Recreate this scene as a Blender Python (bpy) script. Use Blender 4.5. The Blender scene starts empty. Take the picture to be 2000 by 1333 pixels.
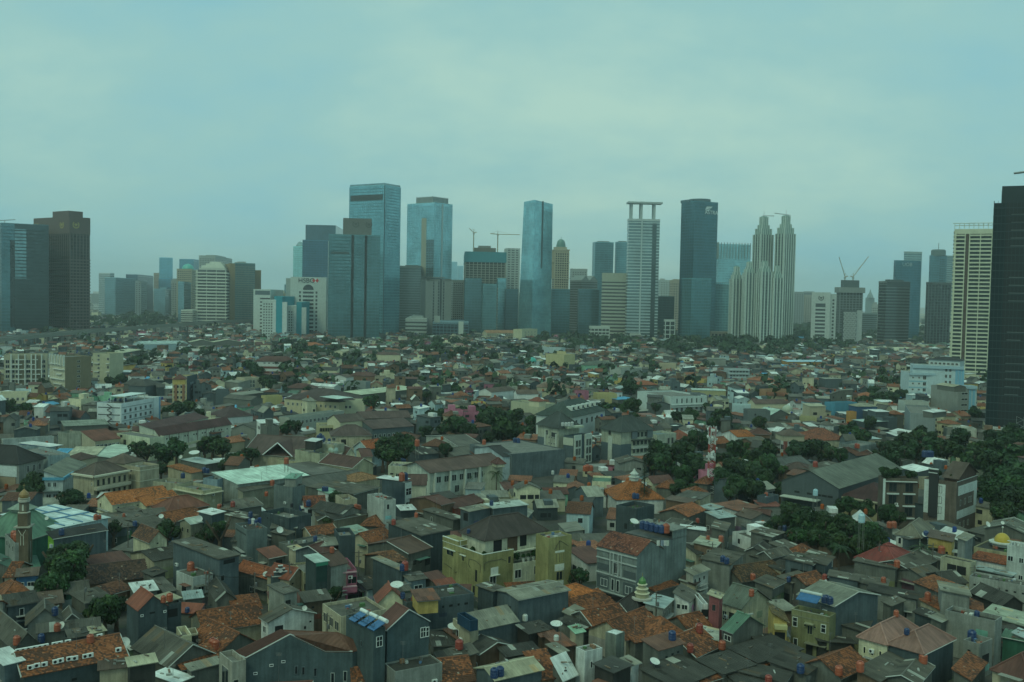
import bpy, math, random
import numpy as np
from mathutils import Matrix, Vector

# ------------------------------------------------------------------ camera, sky, sun, exposure
SC = bpy.context.scene
COL = SC.collection
R = math.radians
CAMH = 62.0
FPX = 2000 * 35 / 36.0
PITCH = math.atan((666.5 - 582.0) / FPX)
ROLL = R(1.1)
_cp, _sp = math.cos(PITCH), math.sin(PITCH)
_fwd = Vector((0, _cp, -_sp)); _r0 = Vector((1, 0, 0)); _u0 = Vector((0, _sp, _cp))
_R = math.cos(ROLL) * _r0 + math.sin(ROLL) * _u0
_U = -math.sin(ROLL) * _r0 + math.cos(ROLL) * _u0
cam_data=bpy.data.cameras.new('camera');cam=bpy.data.objects.new('camera',cam_data);COL.objects.link(cam)
cam_data.lens = 35; cam_data.sensor_width = 36; cam_data.clip_start = 1; cam_data.clip_end = 60000
cm = Matrix.Identity(4)
for i in range(3):
    cm[i][0] = _R[i]; cm[i][1] = _U[i]; cm[i][2] = -_fwd[i]
cm[2][3] = CAMH
cam.matrix_world = cm
SC.camera = cam

SUN_EL, SUN_AZ = R(52), R(215)          # behind the camera, to the left
world = bpy.data.worlds.new('World'); SC.world = world; world.use_nodes = True
wn = world.node_tree.nodes; wl = world.node_tree.links; wn.clear()
def N(nodes, t, **kw):
    n = nodes.new(t)
    for k, v in kw.items():
        setattr(n, k, v)
    return n
wo = N(wn, 'ShaderNodeOutputWorld'); bg = N(wn, 'ShaderNodeBackground'); bg.inputs[1].default_value = 0.1
sky=N(wn,'ShaderNodeTexSky',sky_type='NISHITA',sun_disc=False,sun_elevation=SUN_EL,sun_rotation=SUN_AZ,dust_density=4.0)
tc=N(wn,'ShaderNodeTexCoord');sep=N(wn,'ShaderNodeSeparateXYZ');wl.new(tc.outputs['Generated'],sep.inputs[0])
zz=N(wn,'ShaderNodeMath',operation='MAXIMUM');wl.new(sep.outputs[2],zz.inputs[0]);zz.inputs[1].default_value=0.0
za=N(wn,'ShaderNodeMath',operation='ADD');wl.new(zz.outputs[0],za.inputs[0]);za.inputs[1].default_value=0.42
dv = N(wn, 'ShaderNodeVectorMath', operation='DIVIDE'); wl.new(tc.outputs['Generated'], dv.inputs[0])
cz=N(wn,'ShaderNodeCombineXYZ');wl.new(za.outputs[0],cz.inputs[0]);wl.new(za.outputs[0],cz.inputs[1]);cz.inputs[2].default_value=1e6
wl.new(cz.outputs[0], dv.inputs[1])
def wnoise(scale, detail, off, rough=0.55):
    mp=N(wn,'ShaderNodeMapping');mp.inputs['Location'].default_value=off;mp.inputs['Scale'].default_value=(0.8,1.1,1)
    wl.new(dv.outputs[0], mp.inputs[0])
    n=N(wn,'ShaderNodeTexNoise');n.inputs['Scale'].default_value=scale;n.inputs['Detail'].default_value=detail
    n.inputs['Roughness'].default_value = rough; wl.new(mp.outputs[0], n.inputs['Vector']); return n
n1 = wnoise(1.1, 4, (3.2, 1.1, 0)); n2 = wnoise(3.2, 8, (3.2, 1.1, 3), 0.6)
mixn=N(wn,'ShaderNodeMath',operation='MULTIPLY_ADD');wl.new(n2.outputs[0],mixn.inputs[0]);mixn.inputs[1].default_value=0.45
sc1=N(wn,'ShaderNodeMath',operation='MULTIPLY');wl.new(n1.outputs[0],sc1.inputs[0]);sc1.inputs[1].default_value=0.75
wl.new(sc1.outputs[0], mixn.inputs[2])
ramp = N(wn, 'ShaderNodeValToRGB'); wl.new(mixn.outputs[0], ramp.inputs[0])
e = ramp.color_ramp.elements
e[0].position = 0.46; e[0].color = (0.265, 0.565, 0.610, 1)
e[1].position = 0.74; e[1].color = (0.450, 0.700, 0.600, 1)
m = e.new(0.60); m.color = (0.330, 0.605, 0.580, 1)
sv=N(wn,'ShaderNodeVectorMath',operation='SCALE');wl.new(ramp.outputs[0],sv.inputs[0]);sv.inputs['Scale'].default_value=10.0
wm = N(wn, 'ShaderNodeMix', data_type='RGBA'); wm.inputs['Factor'].default_value = 0.93
wl.new(sky.outputs[0], wm.inputs['A']); wl.new(sv.outputs[0], wm.inputs['B'])
wl.new(wm.outputs['Result'], bg.inputs[0]); wl.new(bg.outputs[0], wo.inputs[0])

sun_d = bpy.data.lights.new('sun', 'SUN'); sun = bpy.data.objects.new('sun', sun_d); COL.objects.link(sun)
sun_d.energy = 0.8; sun_d.angle = R(16); sun_d.color = (0.80, 1.0, 0.62)
sun.rotation_euler = (R(90) - SUN_EL, 0, R(180) - SUN_AZ)
sun.location = (0, 0, 500)
VS = SC.view_settings
SC.display_settings.display_device = 'sRGB'
VS.view_transform='Standard';VS.look='None';VS.exposure=0.0;VS.gamma=1.0;VS.use_curve_mapping=False
SC.render.engine = 'CYCLES'
cy = SC.cycles
cy.max_bounces=5;cy.diffuse_bounces=2;cy.glossy_bounces=2;cy.transmission_bounces=1;cy.volume_bounces=3;cy.transparent_max_bounces=4
cy.sample_clamp_indirect=3.0;cy.use_denoising=True;cy.use_adaptive_sampling=True;cy.adaptive_threshold=0.02
cy.caustics_reflective = False; cy.caustics_refractive = False

# ------------------------------------------------------------------ pixel <-> place
def ray(u, v):
    return _fwd + ((u - 1000) / FPX) * _R + ((666.5 - v) / FPX) * _U
def P(u, v, z=0.0):
    d = ray(u, v)
    t = (z - CAMH) / min(d.z, -1e-4)
    return Vector((d.x * t, d.y * t))
def PY(u, v, Y):
    d = ray(u, v); t = Y / d.y
    return d.x * t, CAMH + d.z * t
def proj(x, y, z):
    q = Vector((x, y, z - CAMH)); w = q.dot(_fwd)
    if w < 1: return (-9999, -9999)
    return 1000 + FPX * q.dot(_R) / w, 666.5 - FPX * q.dot(_U) / w

# ------------------------------------------------------------------ materials
def newmat(name):
    m = bpy.data.materials.new(name); m.use_nodes = True
    nt = m.node_tree; nt.nodes.clear()
    out = N(nt.nodes, 'ShaderNodeOutputMaterial'); b = N(nt.nodes, 'ShaderNodeBsdfPrincipled')
    nt.links.new(b.outputs[0], out.inputs[0])
    return m, nt.nodes, nt.links, b
def colsrc(nd, ln, src):
    if src == 'obj':
        return N(nd, 'ShaderNodeObjectInfo').outputs['Color']
    if src == 'attr':
        return N(nd, 'ShaderNodeAttribute', attribute_name='Col').outputs['Color']
    r = N(nd, 'ShaderNodeRGB'); r.outputs[0].default_value = (*src, 1); return r.outputs[0]
def noise(nd, ln, vec, scale, detail=3, rough=0.55, mscale=None):
    if mscale:
        mp=N(nd,'ShaderNodeMapping');mp.inputs['Scale'].default_value=mscale;ln.new(vec,mp.inputs[0]);vec=mp.outputs[0]
    n=N(nd,'ShaderNodeTexNoise');n.inputs['Scale'].default_value=scale;n.inputs['Detail'].default_value=detail;n.inputs['Roughness'].default_value=rough
    ln.new(vec, n.inputs['Vector']); return n.outputs[0]
def mrange(nd, ln, v, a, b, c, d):
    m = N(nd, 'ShaderNodeMapRange'); ln.new(v, m.inputs[0])
    for i, x in enumerate((a, b, c, d)): m.inputs[i + 1].default_value = x
    return m.outputs[0]
def mul(nd, ln, a, b):
    m = N(nd, 'ShaderNodeMath', operation='MULTIPLY'); ln.new(a, m.inputs[0])
    if isinstance(b, float): m.inputs[1].default_value = b
    else: ln.new(b, m.inputs[1])
    return m.outputs[0]
def tint(nd, ln, col, fac):
    m=N(nd,'ShaderNodeVectorMath',operation='SCALE');ln.new(col,m.inputs[0]);ln.new(fac,m.inputs['Scale']);return m.outputs[0]
def bump(nd, ln, b, h, strength, dist):
    bp=N(nd,'ShaderNodeBump');bp.inputs['Strength'].default_value=strength;bp.inputs['Distance'].default_value=dist
    ln.new(h, bp.inputs['Height']); ln.new(bp.outputs[0], b.inputs['Normal'])

def wall_mat(name, src, dirt=1.0):
    m, nd, ln, b = newmat(name)
    pos = N(nd, 'ShaderNodeNewGeometry').outputs['Position']
    c = colsrc(nd, ln, src)
    a = mrange(nd, ln, noise(nd, ln, pos, 0.35, 5), 0.3, 0.7, 1 - 0.30 * dirt, 1 + 0.14 * dirt)
    s=mrange(nd,ln,noise(nd,ln,pos,1.0,4,0.6,(1.6,1.6,0.12)),0.35,0.7,1 + 0.06 * dirt,1 - 0.30 * dirt)
    f = mrange(nd, ln, noise(nd, ln, pos, 3.0, 3), 0.3, 0.7, 0.9, 1.08)
    ln.new(tint(nd, ln, tint(nd, ln, c, mul(nd, ln, a, s)), f), b.inputs['Base Color'])
    b.inputs['Roughness'].default_value = 0.85; b.inputs['Specular IOR Level'].default_value = 0.25
    bump(nd, ln, b, noise(nd, ln, pos, 4.0, 4), 0.25, 0.05)
    return m
def roof_mat(name, src, line=1.0, tile=False, rough=0.75):
    m, nd, ln, b = newmat(name)
    pos = N(nd, 'ShaderNodeNewGeometry').outputs['Position']
    c = colsrc(nd, ln, src)
    a = mrange(nd, ln, noise(nd, ln, pos, 0.22, 5), 0.3, 0.7, 0.66, 1.22)
    uv = N(nd, 'ShaderNodeUVMap').outputs[0]
    if tile:
        s = mrange(nd, ln, noise(nd, ln, uv, 2.6, 2, 0.5, (1, 0.8, 1)), 0.36, 0.62, 0.42, 1.25)
        h = noise(nd, ln, uv, 3.2, 2)
    else:
        s = mrange(nd, ln, noise(nd, ln, uv, 1.0, 3, 0.6, (1.15, 0.16, 1)), 0.35, 0.65, 0.74, 1.16)
        w=N(nd,'ShaderNodeTexWave',wave_type='BANDS',bands_direction='X');w.inputs['Scale'].default_value=0.85;w.inputs['Distortion'].default_value=0.0
        ln.new(uv, w.inputs['Vector']); h = w.outputs[1]
    col = tint(nd, ln, c, mul(nd, ln, a, s))
    if not tile and line:
        rs = mrange(nd, ln, noise(nd, ln, pos, 0.5, 4, 0.65), 0.62, 0.76, 0, 0.55)
        mx=N(nd,'ShaderNodeMix',data_type='RGBA');ln.new(rs,mx.inputs['Factor']);ln.new(col,mx.inputs['A']);mx.inputs['B'].default_value=(0.11,0.075,0.05,1);col=mx.outputs['Result']
    ln.new(col,b.inputs['Base Color']);b.inputs['Roughness'].default_value=rough;b.inputs['Specular IOR Level'].default_value=0.3
    bump(nd, ln, b, h, 0.5, 0.06)
    return m
def plain(name, src, rough=0.7, metal=0.0, var=0.12, spec=0.4):
    m, nd, ln, b = newmat(name)
    pos = N(nd, 'ShaderNodeNewGeometry').outputs['Position']
    c = colsrc(nd, ln, src)
    f = mrange(nd, ln, noise(nd, ln, pos, 1.7, 4), 0.3, 0.7, 1 - var, 1 + var)
    ln.new(tint(nd,ln,c,f),b.inputs['Base Color']);b.inputs['Roughness'].default_value=rough;b.inputs['Metallic'].default_value=metal
    b.inputs['Specular IOR Level'].default_value = spec
    return m
def tower_glass(name):
    m, nd, ln, b = newmat(name)
    pos = N(nd, 'ShaderNodeNewGeometry').outputs['Position']
    c = colsrc(nd, ln, 'obj')
    f = mrange(nd, ln, noise(nd, ln, pos, 0.05, 4, 0.6, (1, 1, 0.8)), 0.3, 0.7, 0.72, 1.25)
    # each pane's slightly different catch of the sky, put in as random base colour
    mp=N(nd,'ShaderNodeVectorMath',operation='SNAP');ln.new(pos,mp.inputs[0]);mp.inputs[1].default_value=(3.0,3.0,4.0)
    wn_ = N(nd, 'ShaderNodeTexWhiteNoise', noise_dimensions='3D'); ln.new(mp.outputs[0], wn_.inputs['Vector'])
    g = mrange(nd, ln, wn_.outputs[0], 0, 1, 0.86, 1.14)
    ln.new(tint(nd, ln, c, mul(nd, ln, f, g)), b.inputs['Base Color'])
    b.inputs['Metallic'].default_value=0.6;b.inputs['Roughness'].default_value=0.14;b.inputs['Specular IOR Level'].default_value=0.7
    bump(nd, ln, b, noise(nd, ln, pos, 0.18, 2), 0.12, 0.6)
    return m
M = {}
M['wall'] = wall_mat('painted_wall', 'obj'); M['wall_a'] = wall_mat('house_walls', 'attr', 0.8)
M['clean'] = wall_mat('tower_wall', 'obj', 0.35)
M['roof'] = roof_mat('sheet_roof', 'obj'); M['roof_a'] = roof_mat('roof_sheets', 'attr')
M['sheet'] = roof_mat('corrugated_sheet', 'obj', 0.0)
M['tileflat']=roof_mat('tile_roof','obj',tile=True,rough=0.85);M['tile_a']=roof_mat('far_tile_roofs','attr',tile=True,rough=0.85)
M['tile'] = plain('clay_tile', 'attr', 0.85, var=0.25, spec=0.2)
M['trim'] = plain('trim_paint', 'obj', 0.7); M['metal'] = plain('grey_metal', 'obj', 0.45, 0.5)
M['plastic'] = plain('tank_plastic', 'obj', 0.4, var=0.06); M['frame'] = plain('window_frame', 'obj', 0.6)
M['attr'] = plain('mixed_paint', 'attr', 0.75)
M['glass'] = plain('window_glass', (0.018, 0.026, 0.03), 0.12, 0.0, 0.3, 0.6)
M['hole'] = plain('dark_opening', (0.012, 0.014, 0.015), 0.9)
M['tglass'] = tower_glass('curtain_wall_glass')
M['tank'] = plain('solar_panel', (0.03, 0.12, 0.27), 0.15, 0.2, 0.15, 0.6)
def leaf_mat():
    m, nd, ln, b = newmat('leaves')
    c = colsrc(nd, ln, 'attr'); oc = N(nd, 'ShaderNodeObjectInfo').outputs['Color']
    mm=N(nd,'ShaderNodeVectorMath',operation='MULTIPLY');ln.new(c,mm.inputs[0]);ln.new(oc,mm.inputs[1])
    pos = N(nd, 'ShaderNodeNewGeometry').outputs['Position']
    f = mrange(nd, ln, noise(nd, ln, pos, 0.9, 3), 0.3, 0.7, 0.7, 1.3)
    ln.new(tint(nd,ln,mm.outputs[0],f),b.inputs['Base Color']);b.inputs['Roughness'].default_value=0.6;b.inputs['Specular IOR Level'].default_value=0.25
    return m
M['leaf'] = leaf_mat()
M['bark'] = plain('bark', (0.09, 0.065, 0.045), 0.9, var=0.3)
def ground_mat():
    m, nd, ln, b = newmat('ground')
    pos = N(nd, 'ShaderNodeNewGeometry').outputs['Position']
    n = noise(nd, ln, pos, 0.12, 6, 0.65)
    r = N(nd, 'ShaderNodeValToRGB'); ln.new(n, r.inputs[0]); e = r.color_ramp.elements
    e[0].position=0.36;e[0].color=(0.04,0.055,0.026,1);e[1].position=0.62;e[1].color=(0.085,0.08,0.07,1)
    x = e.new(0.48); x.color = (0.055, 0.055, 0.048, 1)
    f = mrange(nd, ln, noise(nd, ln, pos, 1.5, 4), 0.3, 0.7, 0.75, 1.2)
    ln.new(tint(nd, ln, r.outputs[0], f), b.inputs['Base Color']); b.inputs['Roughness'].default_value = 0.9
    return m
M['ground'] = ground_mat()

# ------------------------------------------------------------------ mesh building
class MB:
    def __init__(s):
        s.v = []; s.f = []; s.uv = []; s.c = []; s.m = []
    def poly(s, pts, col=None, mi=0, uv=None):
        i = len(s.v); s.v.extend([tuple(p) for p in pts]); n = len(pts); s.f.append(tuple(range(i, i + n)))
        if uv is None:
            a=pts[0];b=pts[1];dx=[b[k] - a[k] for k in range(3)];L=math.sqrt(sum(t * t for t in dx)) or 1.0
            dx = [t / L for t in dx]; uv = []
            for p in pts:
                q = [p[k] - a[k] for k in range(3)]; t = sum(q[k] * dx[k] for k in range(3))
                uv.append((t, math.sqrt(max(0.0, sum(k * k for k in q) - t * t))))
        s.uv.extend(uv); s.c.append(col or (1, 1, 1)); s.m.append(mi)
    def box(s, f, x0, x1, y0, y1, z0, z1, col=None, mi=0, bottom=True):
        p = [f.pt(x, y, z) for z in (z0, z1) for x, y in ((x0, y0), (x1, y0), (x1, y1), (x0, y1))]
        for q in ((0, 1, 5, 4), (1, 2, 6, 5), (2, 3, 7, 6), (3, 0, 4, 7), (4, 5, 6, 7)):
            s.poly([p[k] for k in q], col, mi)
        if bottom: s.poly([p[k] for k in (3, 2, 1, 0)], col, mi)
    def bar(s, a, b, r, col=None, mi=0, n=4):
        a=Vector(a);b=Vector(b);d=(b - a).normalized();u=d.orthogonal().normalized();w=d.cross(u)
        ra=[a + r * (math.cos(t) * u + math.sin(t) * w) for t in [2 * math.pi * (k + 0.5) / n for k in range(n)]]
        rb = [q + (b - a) for q in ra]
        for k in range(n):
            j = (k + 1) % n; s.poly([ra[k], ra[j], rb[j], rb[k]], col, mi)
        s.poly(ra[::-1], col, mi); s.poly(rb, col, mi)
    def lathe(s, prof, n=12, c=(0, 0, 0), col=None, mi=0):
        rings=[[(c[0] + r * math.cos(2 * math.pi * k / n),c[1] + r * math.sin(2 * math.pi * k / n),c[2] + z) for k in range(n)] for r,z in prof]
        for a, b in zip(rings[:-1], rings[1:]):
            for k in range(n):
                j = (k + 1) % n; s.poly([a[k], a[j], b[j], b[k]], col, mi)
        s.poly(rings[0][::-1], col, mi); s.poly(rings[-1], col, mi)
    def mesh(s, name, mats):
        me = bpy.data.meshes.new(name)
        me.from_pydata(s.v, [], s.f)
        if not isinstance(mats, (list, tuple)): mats = [mats]
        for x in mats: me.materials.append(x)
        if len(mats) > 1: me.polygons.foreach_set('material_index', s.m)
        uvl = me.uv_layers.new(name='UVMap'); uvl.data.foreach_set('uv', np.array(s.uv, 'f').ravel())
        at = me.attributes.new('Col', 'FLOAT_COLOR', 'FACE')
        ca=np.ones((len(s.c),4),'f');ca[:,:3]=np.array(s.c,'f');at.data.foreach_set('color',ca.ravel())
        me.update(); return me
    def build(s, name, mats, parent=None, color=None, kind=None):
        return link(name, s.mesh(name, mats), parent, color, kind)
def link(name, data, parent=None, color=None, kind=None, mat=None):
    o = bpy.data.objects.new(name, data); COL.objects.link(o)
    if parent is not None: o.parent = parent
    if color is not None: o.color = (*color, 1)
    if kind: o['kind'] = kind
    if mat is not None: o.matrix_basis = mat
    return o
def empty(name, x, y, z=0.0):
    o=bpy.data.objects.new(name,None);COL.objects.link(o);o.location=(x,y,z);o.empty_display_size=0.5;return o
def tag(o, label, cat, group=None):
    o['label'] = label; o['category'] = cat
    if group: o['group'] = group
    return o

class Fr:
    #"""Ground-plan rectangle: A corner, ex along the front, ey away from the viewer; points come out relative to (cx, cy).
    def __init__(s, A, ex, ey, w, d):
        s.A = Vector(A[:2]); s.ex = Vector(ex[:2]); s.ey = Vector(ey[:2]); s.w = w; s.d = d
        c = s.A + s.ex * (w / 2) + s.ey * (d / 2); s.cx, s.cy = c.x, c.y
    def pt(s, x, y, z):
        q = s.A + s.ex * x + s.ey * y
        return (q.x - s.cx, q.y - s.cy, z)
    def wpt(s, x, y):
        return s.A + s.ex * x + s.ey * y
    def side(s, k):
        """start xy, direction, outward normal, length of wall k: F front, S near side, R far side, K back"""
        if k == 'F': return s.wpt(0, 0), s.ex, -s.ey, s.w
        if k == 'S': return s.wpt(0, 0), s.ey, -s.ex, s.d
        if k == 'R': return s.wpt(s.w, 0), s.ey, s.ex, s.d
        return s.wpt(0, s.d), s.ex, s.ey, s.w
    def local(s, k, t, z, out=0.0):
        o, d, n, L = s.side(k); q = o + d * t + n * out
        return Vector((q.x - s.cx, q.y - s.cy, z))
    def mat(s, k, t, z, out=0.0):
        o, d, n, L = s.side(k); q = s.local(k, t, z, out)
        x = Vector((n.y, -n.x, 0)); m = Matrix.Identity(4)      # x along the wall, y inward, z up
        for i in range(3):
            m[i][0] = (-x)[i]; m[i][1] = (-n.x, -n.y, 0)[i]; m[i][2] = (0, 0, 1)[i]; m[i][3] = q[i]
        return m
    def sub(s, x0, x1, y0, y1):
        f = Fr(s.wpt(x0, y0), s.ex, s.ey, x1 - x0, y1 - y0); f.cx, f.cy = s.cx, s.cy; return f
def rect(A, B, C, h, hc=None):
    a = P(*A, h); b = P(*B, h); ab = b - a
    if isinstance(C, (int, float)):
        ex = ab.normalized(); ey = Vector((-ex.y, ex.x))
        if ey.dot(a) < 0: ey = -ey
        return Fr(a, ex, ey, ab.length, C)
    c = P(*C, hc or h); ac = c - a
    sg = 1.0 if ab.x * ac.y - ab.y * ac.x > 0 else -1.0
    t1 = math.atan2(ab.y, ab.x); t2 = math.atan2(ac.y, ac.x) - sg * math.pi / 2
    v = Vector((math.cos(t1), math.sin(t1))) * ab.length + Vector((math.cos(t2), math.sin(t2))) * ac.length
    t = math.atan2(v.y, v.x); ex = Vector((math.cos(t), math.sin(t))); ey = Vector((-ex.y, ex.x)) * sg
    return Fr(a, ex, ey, max(1.5, ab.dot(ex)), max(1.5, ac.dot(ey)))
# ------------------------------------------------------------------ palettes (real-world base colours)
WALL={'sl': ('slate grey',(.066,.088,.094)),'gr': ('grey concrete',(.15,.155,.135)),'lg': ('light grey',(.27,.28,.25)),'wh': ('white',(.72,.74,.70)),
 'cr': ('cream',(.66,.62,.43)),'be': ('beige',(.46,.41,.29)),'ol': ('olive yellow',(.36,.335,.15)),'pk': ('pink',(.52,.19,.27)),'lm': ('lime green',(.20,.42,.06)),
 'kh': ('khaki',(.25,.25,.13)),'bg': ('blue-grey',(.105,.135,.145)),'br': ('brown brick',(.20,.13,.085)),'mg': ('mint green',(.25,.48,.33)),'bl': ('blue',(.08,.22,.42)),
 'dk': ('dark timber',(.05,.05,.045)),'yo': ('yellow',(.52,.38,.13)),'db': ('dark brown',(.12,.09,.065)),'gn': ('dark green',(.045,.15,.10)),'lb': ('pale blue',(.45,.58,.60)),'rd': ('brick red',(.28,.08,.055))}
ROOF={'g': ('grey corrugated',(.118,.113,.092)),'d': ('dark grey',(.062,.061,.052)),'p': ('pale grey',(.25,.25,.20)),'w': ('white',(.66,.70,.66)),'t': ('orange tiled',(.25,.095,.045)),
 'b': ('brown tiled',(.14,.065,.04)),'m': ('maroon',(.115,.052,.04)),'r': ('brick-red',(.24,.075,.045)),'n': ('green',(.11,.20,.14)),'k': ('black',(.035,.034,.032)),'e': ('beige',(.42,.40,.28)),
 'u': ('rusty',(.20,.10,.07)),'s': ('silvery',(.36,.44,.43)),'i': ('pinkish brown',(.27,.15,.12)),'h': ('brown',(.115,.082,.062)),'c': ('flat concrete',(.21,.21,.185)),'z': ('grey-green tiled',(.12,.14,.11)),'l': ('blue',(.10,.35,.55))}
TILED = 'tb'
HOUSES = []      # every building: root, frame, height, description ...
LAB=[]         # things that get a label from where they stand: (object, description, category, group, (u, v))
rng = random.Random(11)
def jit(c, s=0.12, r=None):
    k = 1 + (r or rng).uniform(-s, s); return tuple(max(0.0, x * k) for x in c)

# ------------------------------------------------------------------ occupied ground
OX, OY, OC = 1300, 40, 1.0
OCC = np.zeros((2600, 2500), bool)       # x -1300..1300, y 40..2540
def occ_mark(fr, pad=0.0):
    n = int((fr.w + 2 * pad) / 0.7) + 2; m = int((fr.d + 2 * pad) / 0.7) + 2
    a = np.linspace(-pad, fr.w + pad, n); b = np.linspace(-pad, fr.d + pad, m); A, B = np.meshgrid(a, b)
    x = fr.A.x + fr.ex.x * A + fr.ey.x * B; y = fr.A.y + fr.ex.y * A + fr.ey.y * B
    i = (x + OX).astype(int); j = (y - OY).astype(int); ok = (i >= 0) & (i < 2600) & (j >= 0) & (j < 2500)
    OCC[i[ok], j[ok]] = True
def occ_free(fr, frac=0.06):
    a = np.linspace(0, fr.w, 7); b = np.linspace(0, fr.d, 7); A, B = np.meshgrid(a, b)
    x = fr.A.x + fr.ex.x * A + fr.ey.x * B; y = fr.A.y + fr.ex.y * A + fr.ey.y * B
    i = np.clip((x + OX).astype(int), 0, 2599); j = np.clip((y - OY).astype(int), 0, 2499)
    return OCC[i, j].mean() <= frac

# ------------------------------------------------------------------ shared pieces
_cache = {}
def cached(key, fn):
    if key not in _cache: _cache[key] = fn()
    return _cache[key]
class Flat:            # a frame for pieces built round their own origin
    cx = cy = 0
    def pt(s, x, y, z): return (x, y, z)
FL = Flat()
def frame_mesh(w, h, style):
    def mk():
        b = MB(); t = 0.09 if style != 'thin' else 0.06; a = w / 2
        b.box(FL, -a, -a + t, -0.07, 0.03, 0, h); b.box(FL, a - t, a, -0.07, 0.03, 0, h)
        b.box(FL, -a + t, a - t, -0.07, 0.03, h - t, h); b.box(FL, -a + t, a - t, -0.09, 0.03, 0, t)
        nv = 1 if w < 1.0 else (2 if w < 2.2 else int(w / 1.0))
        for k in range(1,nv): b.box(FL,-a + w * k / nv - t * .4,-a + w * k / nv + t * .4,-0.06,0.02,t,h - t)
        if style == 'grid': b.box(FL, -a + t, a - t, -0.06, 0.02, h * .55, h * .55 + t * .8)
        return b.mesh('window_frame', M['frame'])
    return cached(('fr', round(w, 1), round(h, 1), style), mk)
def pane_mesh(w, h):
    def mk():
        b=MB();a=w / 2 - 0.02;b.box(FL,-a,a,-0.025,0.0,0.02,h - 0.02);return b.mesh('pane',M['glass'])
    return cached(('pane', round(w, 1), round(h, 1)), mk)
def winmesh(w, h):
    def mk():
        b = MB(); a = w / 2; t = 0.1
        b.box(FL, -a, a, -0.03, 0.0, 0, h, mi=1)
        b.box(FL,-a,-a + t,-0.08,0,0,h);b.box(FL,a - t,a,-0.08,0,0,h);b.box(FL,-a + t,a - t,-0.08,0,h - t,h);b.box(FL,-a + t,a - t,-0.1,0,0,t)
        if w > 1.1: b.box(FL, -t / 2, t / 2, -0.07, 0, t, h - t)
        return b.mesh('window', [M['frame'], M['glass']])
    return cached(('win', round(w, 1), round(h, 1)), mk)
def window(root, fr, k, t, z, w, h, col=(.6, .6, .55), near=True, style='std', hood=None):
    """a window on wall k at distance t along it, sill at z"""
    if near:
        o = link('window', frame_mesh(w, h, style), root, col, mat=fr.mat(k, t, z, 0.01))
        link('pane', pane_mesh(w, h), o, mat=Matrix.Translation((0, -0.002, 0)))
    else:
        o = link('window', winmesh(round(w, 1), round(h, 1)), root, col, mat=fr.mat(k, t, z, 0.005))
    if hood:
        b = MB(); b.box(FL, -w / 2 - .15, w / 2 + .15, -0.6, 0, h + .08, h + .18)
        link('window_hood',cached(('hood',round(w,1),round(h,1)),lambda: b.mesh('window_hood',M['trim'])),root,hood,mat=fr.mat(k,t,z,0.004))
    return o
def door(root, fr, k, t, w=0.9, h=2.1, col=(.12, .10, .08), z=0):
    def mk():
        b = MB(); b.box(FL, -w / 2, w / 2, -0.05, 0, 0, h); return b.mesh('door', M['trim'])
    return link('door', cached(('door', w, h), mk), root, col, mat=fr.mat(k, t, z, 0.004))
def opening(root, fr, k, t, z, w, h, name='opening'):
    def mk():
        b = MB(); b.box(FL, -w / 2, w / 2, -0.02, 0, 0, h); return b.mesh('opening', M['hole'])
    return link(name, cached(('open', round(w, 1), round(h, 1)), mk), root, mat=fr.mat(k, t, z, 0.003))
def slab(root, fr, k, t0, t1, z0, z1, out, name, col, inn=0.0, mat='trim'):
    """a band or balcony on wall k from t0 to t1 standing OUT metres proud"""
    b=MB();o,d,n,L=fr.side(k);g=Fr(o + d * t0 - n * inn,d,n,t1 - t0,out + inn);g.cx,g.cy=fr.cx,fr.cy
    b.box(g, 0, t1 - t0, 0, out + inn, z0, z1); return b.build(name, M[mat], root, col)
def aircon(root, m, col=(.7, .72, .68)):
    def mk():
        b = MB(); b.box(FL, -.42, .42, -.34, -.02, 0, .6); return b.mesh('air_conditioner', M['trim'])
    def mg():
        b = MB(); n = 10
        b.poly([(-.1 + .23 * math.cos(2 * math.pi * k / n),-.345,.3 + .23 * math.sin(2 * math.pi * k / n)) for k in range(n)]);return b.mesh('fan_grille',M['hole'])
    o = link('air_conditioner', cached('ac', mk), root, col, mat=m)
    link('fan_grille', cached('acg', mg), o); return o

# ------------------------------------------------------------------ roofs
SHEETS = [0]
def sheet_mesh():
    def mk():
        b = MB(); n = 10
        zs = [0.022 * (1 if k % 2 else -1) for k in range(n + 1)]
        for k in range(n):
            x0, x1 = k / n, (k + 1) / n
            b.poly([(x0,0,zs[k]),(x1,0,zs[k + 1]),(x1,1,zs[k + 1]),(x0,1,zs[k])],uv=[(x0 * .95,0),(x1 * .95,0),(x1 * .95,2.2),(x0 * .95,2.2)])
        b.poly([(k / n, 0, zs[k]) for k in range(n + 1)][::-1] + [(1, 0, -.05), (0, 0, -.05)][::-1])
        return b.mesh('roof_sheet', M['sheet'])
    return cached('sheet', mk)
def inside(p, poly):
    c = False; n = len(poly)
    for i in range(n):
        a, b = poly[i], poly[i - 1]
        if (a[1] > p[1]) != (b[1] > p[1]) and p[0] < (b[0] - a[0]) * (p[1] - a[1]) / (b[1] - a[1]) + a[0]: c=not c
    return c
def slope_axes(poly):
    p=[Vector(q) for q in poly];a=(p[1] - p[0]).normalized();n=(p[1] - p[0]).cross(p[-1] - p[0]).normalized()
    if n.z < 0: n = -n
    u = n.cross(a).normalized()
    if u.z < 0 or (abs(u.z) < 1e-6 and u.dot(p[-1] - p[0]) < 0): u = -u
    if u.dot(p[-1] - p[0]) < 0: u = -u
    q = [((x - p[0]).dot(a), (x - p[0]).dot(u)) for x in p]
    return p[0], a, u, n, q
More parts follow.
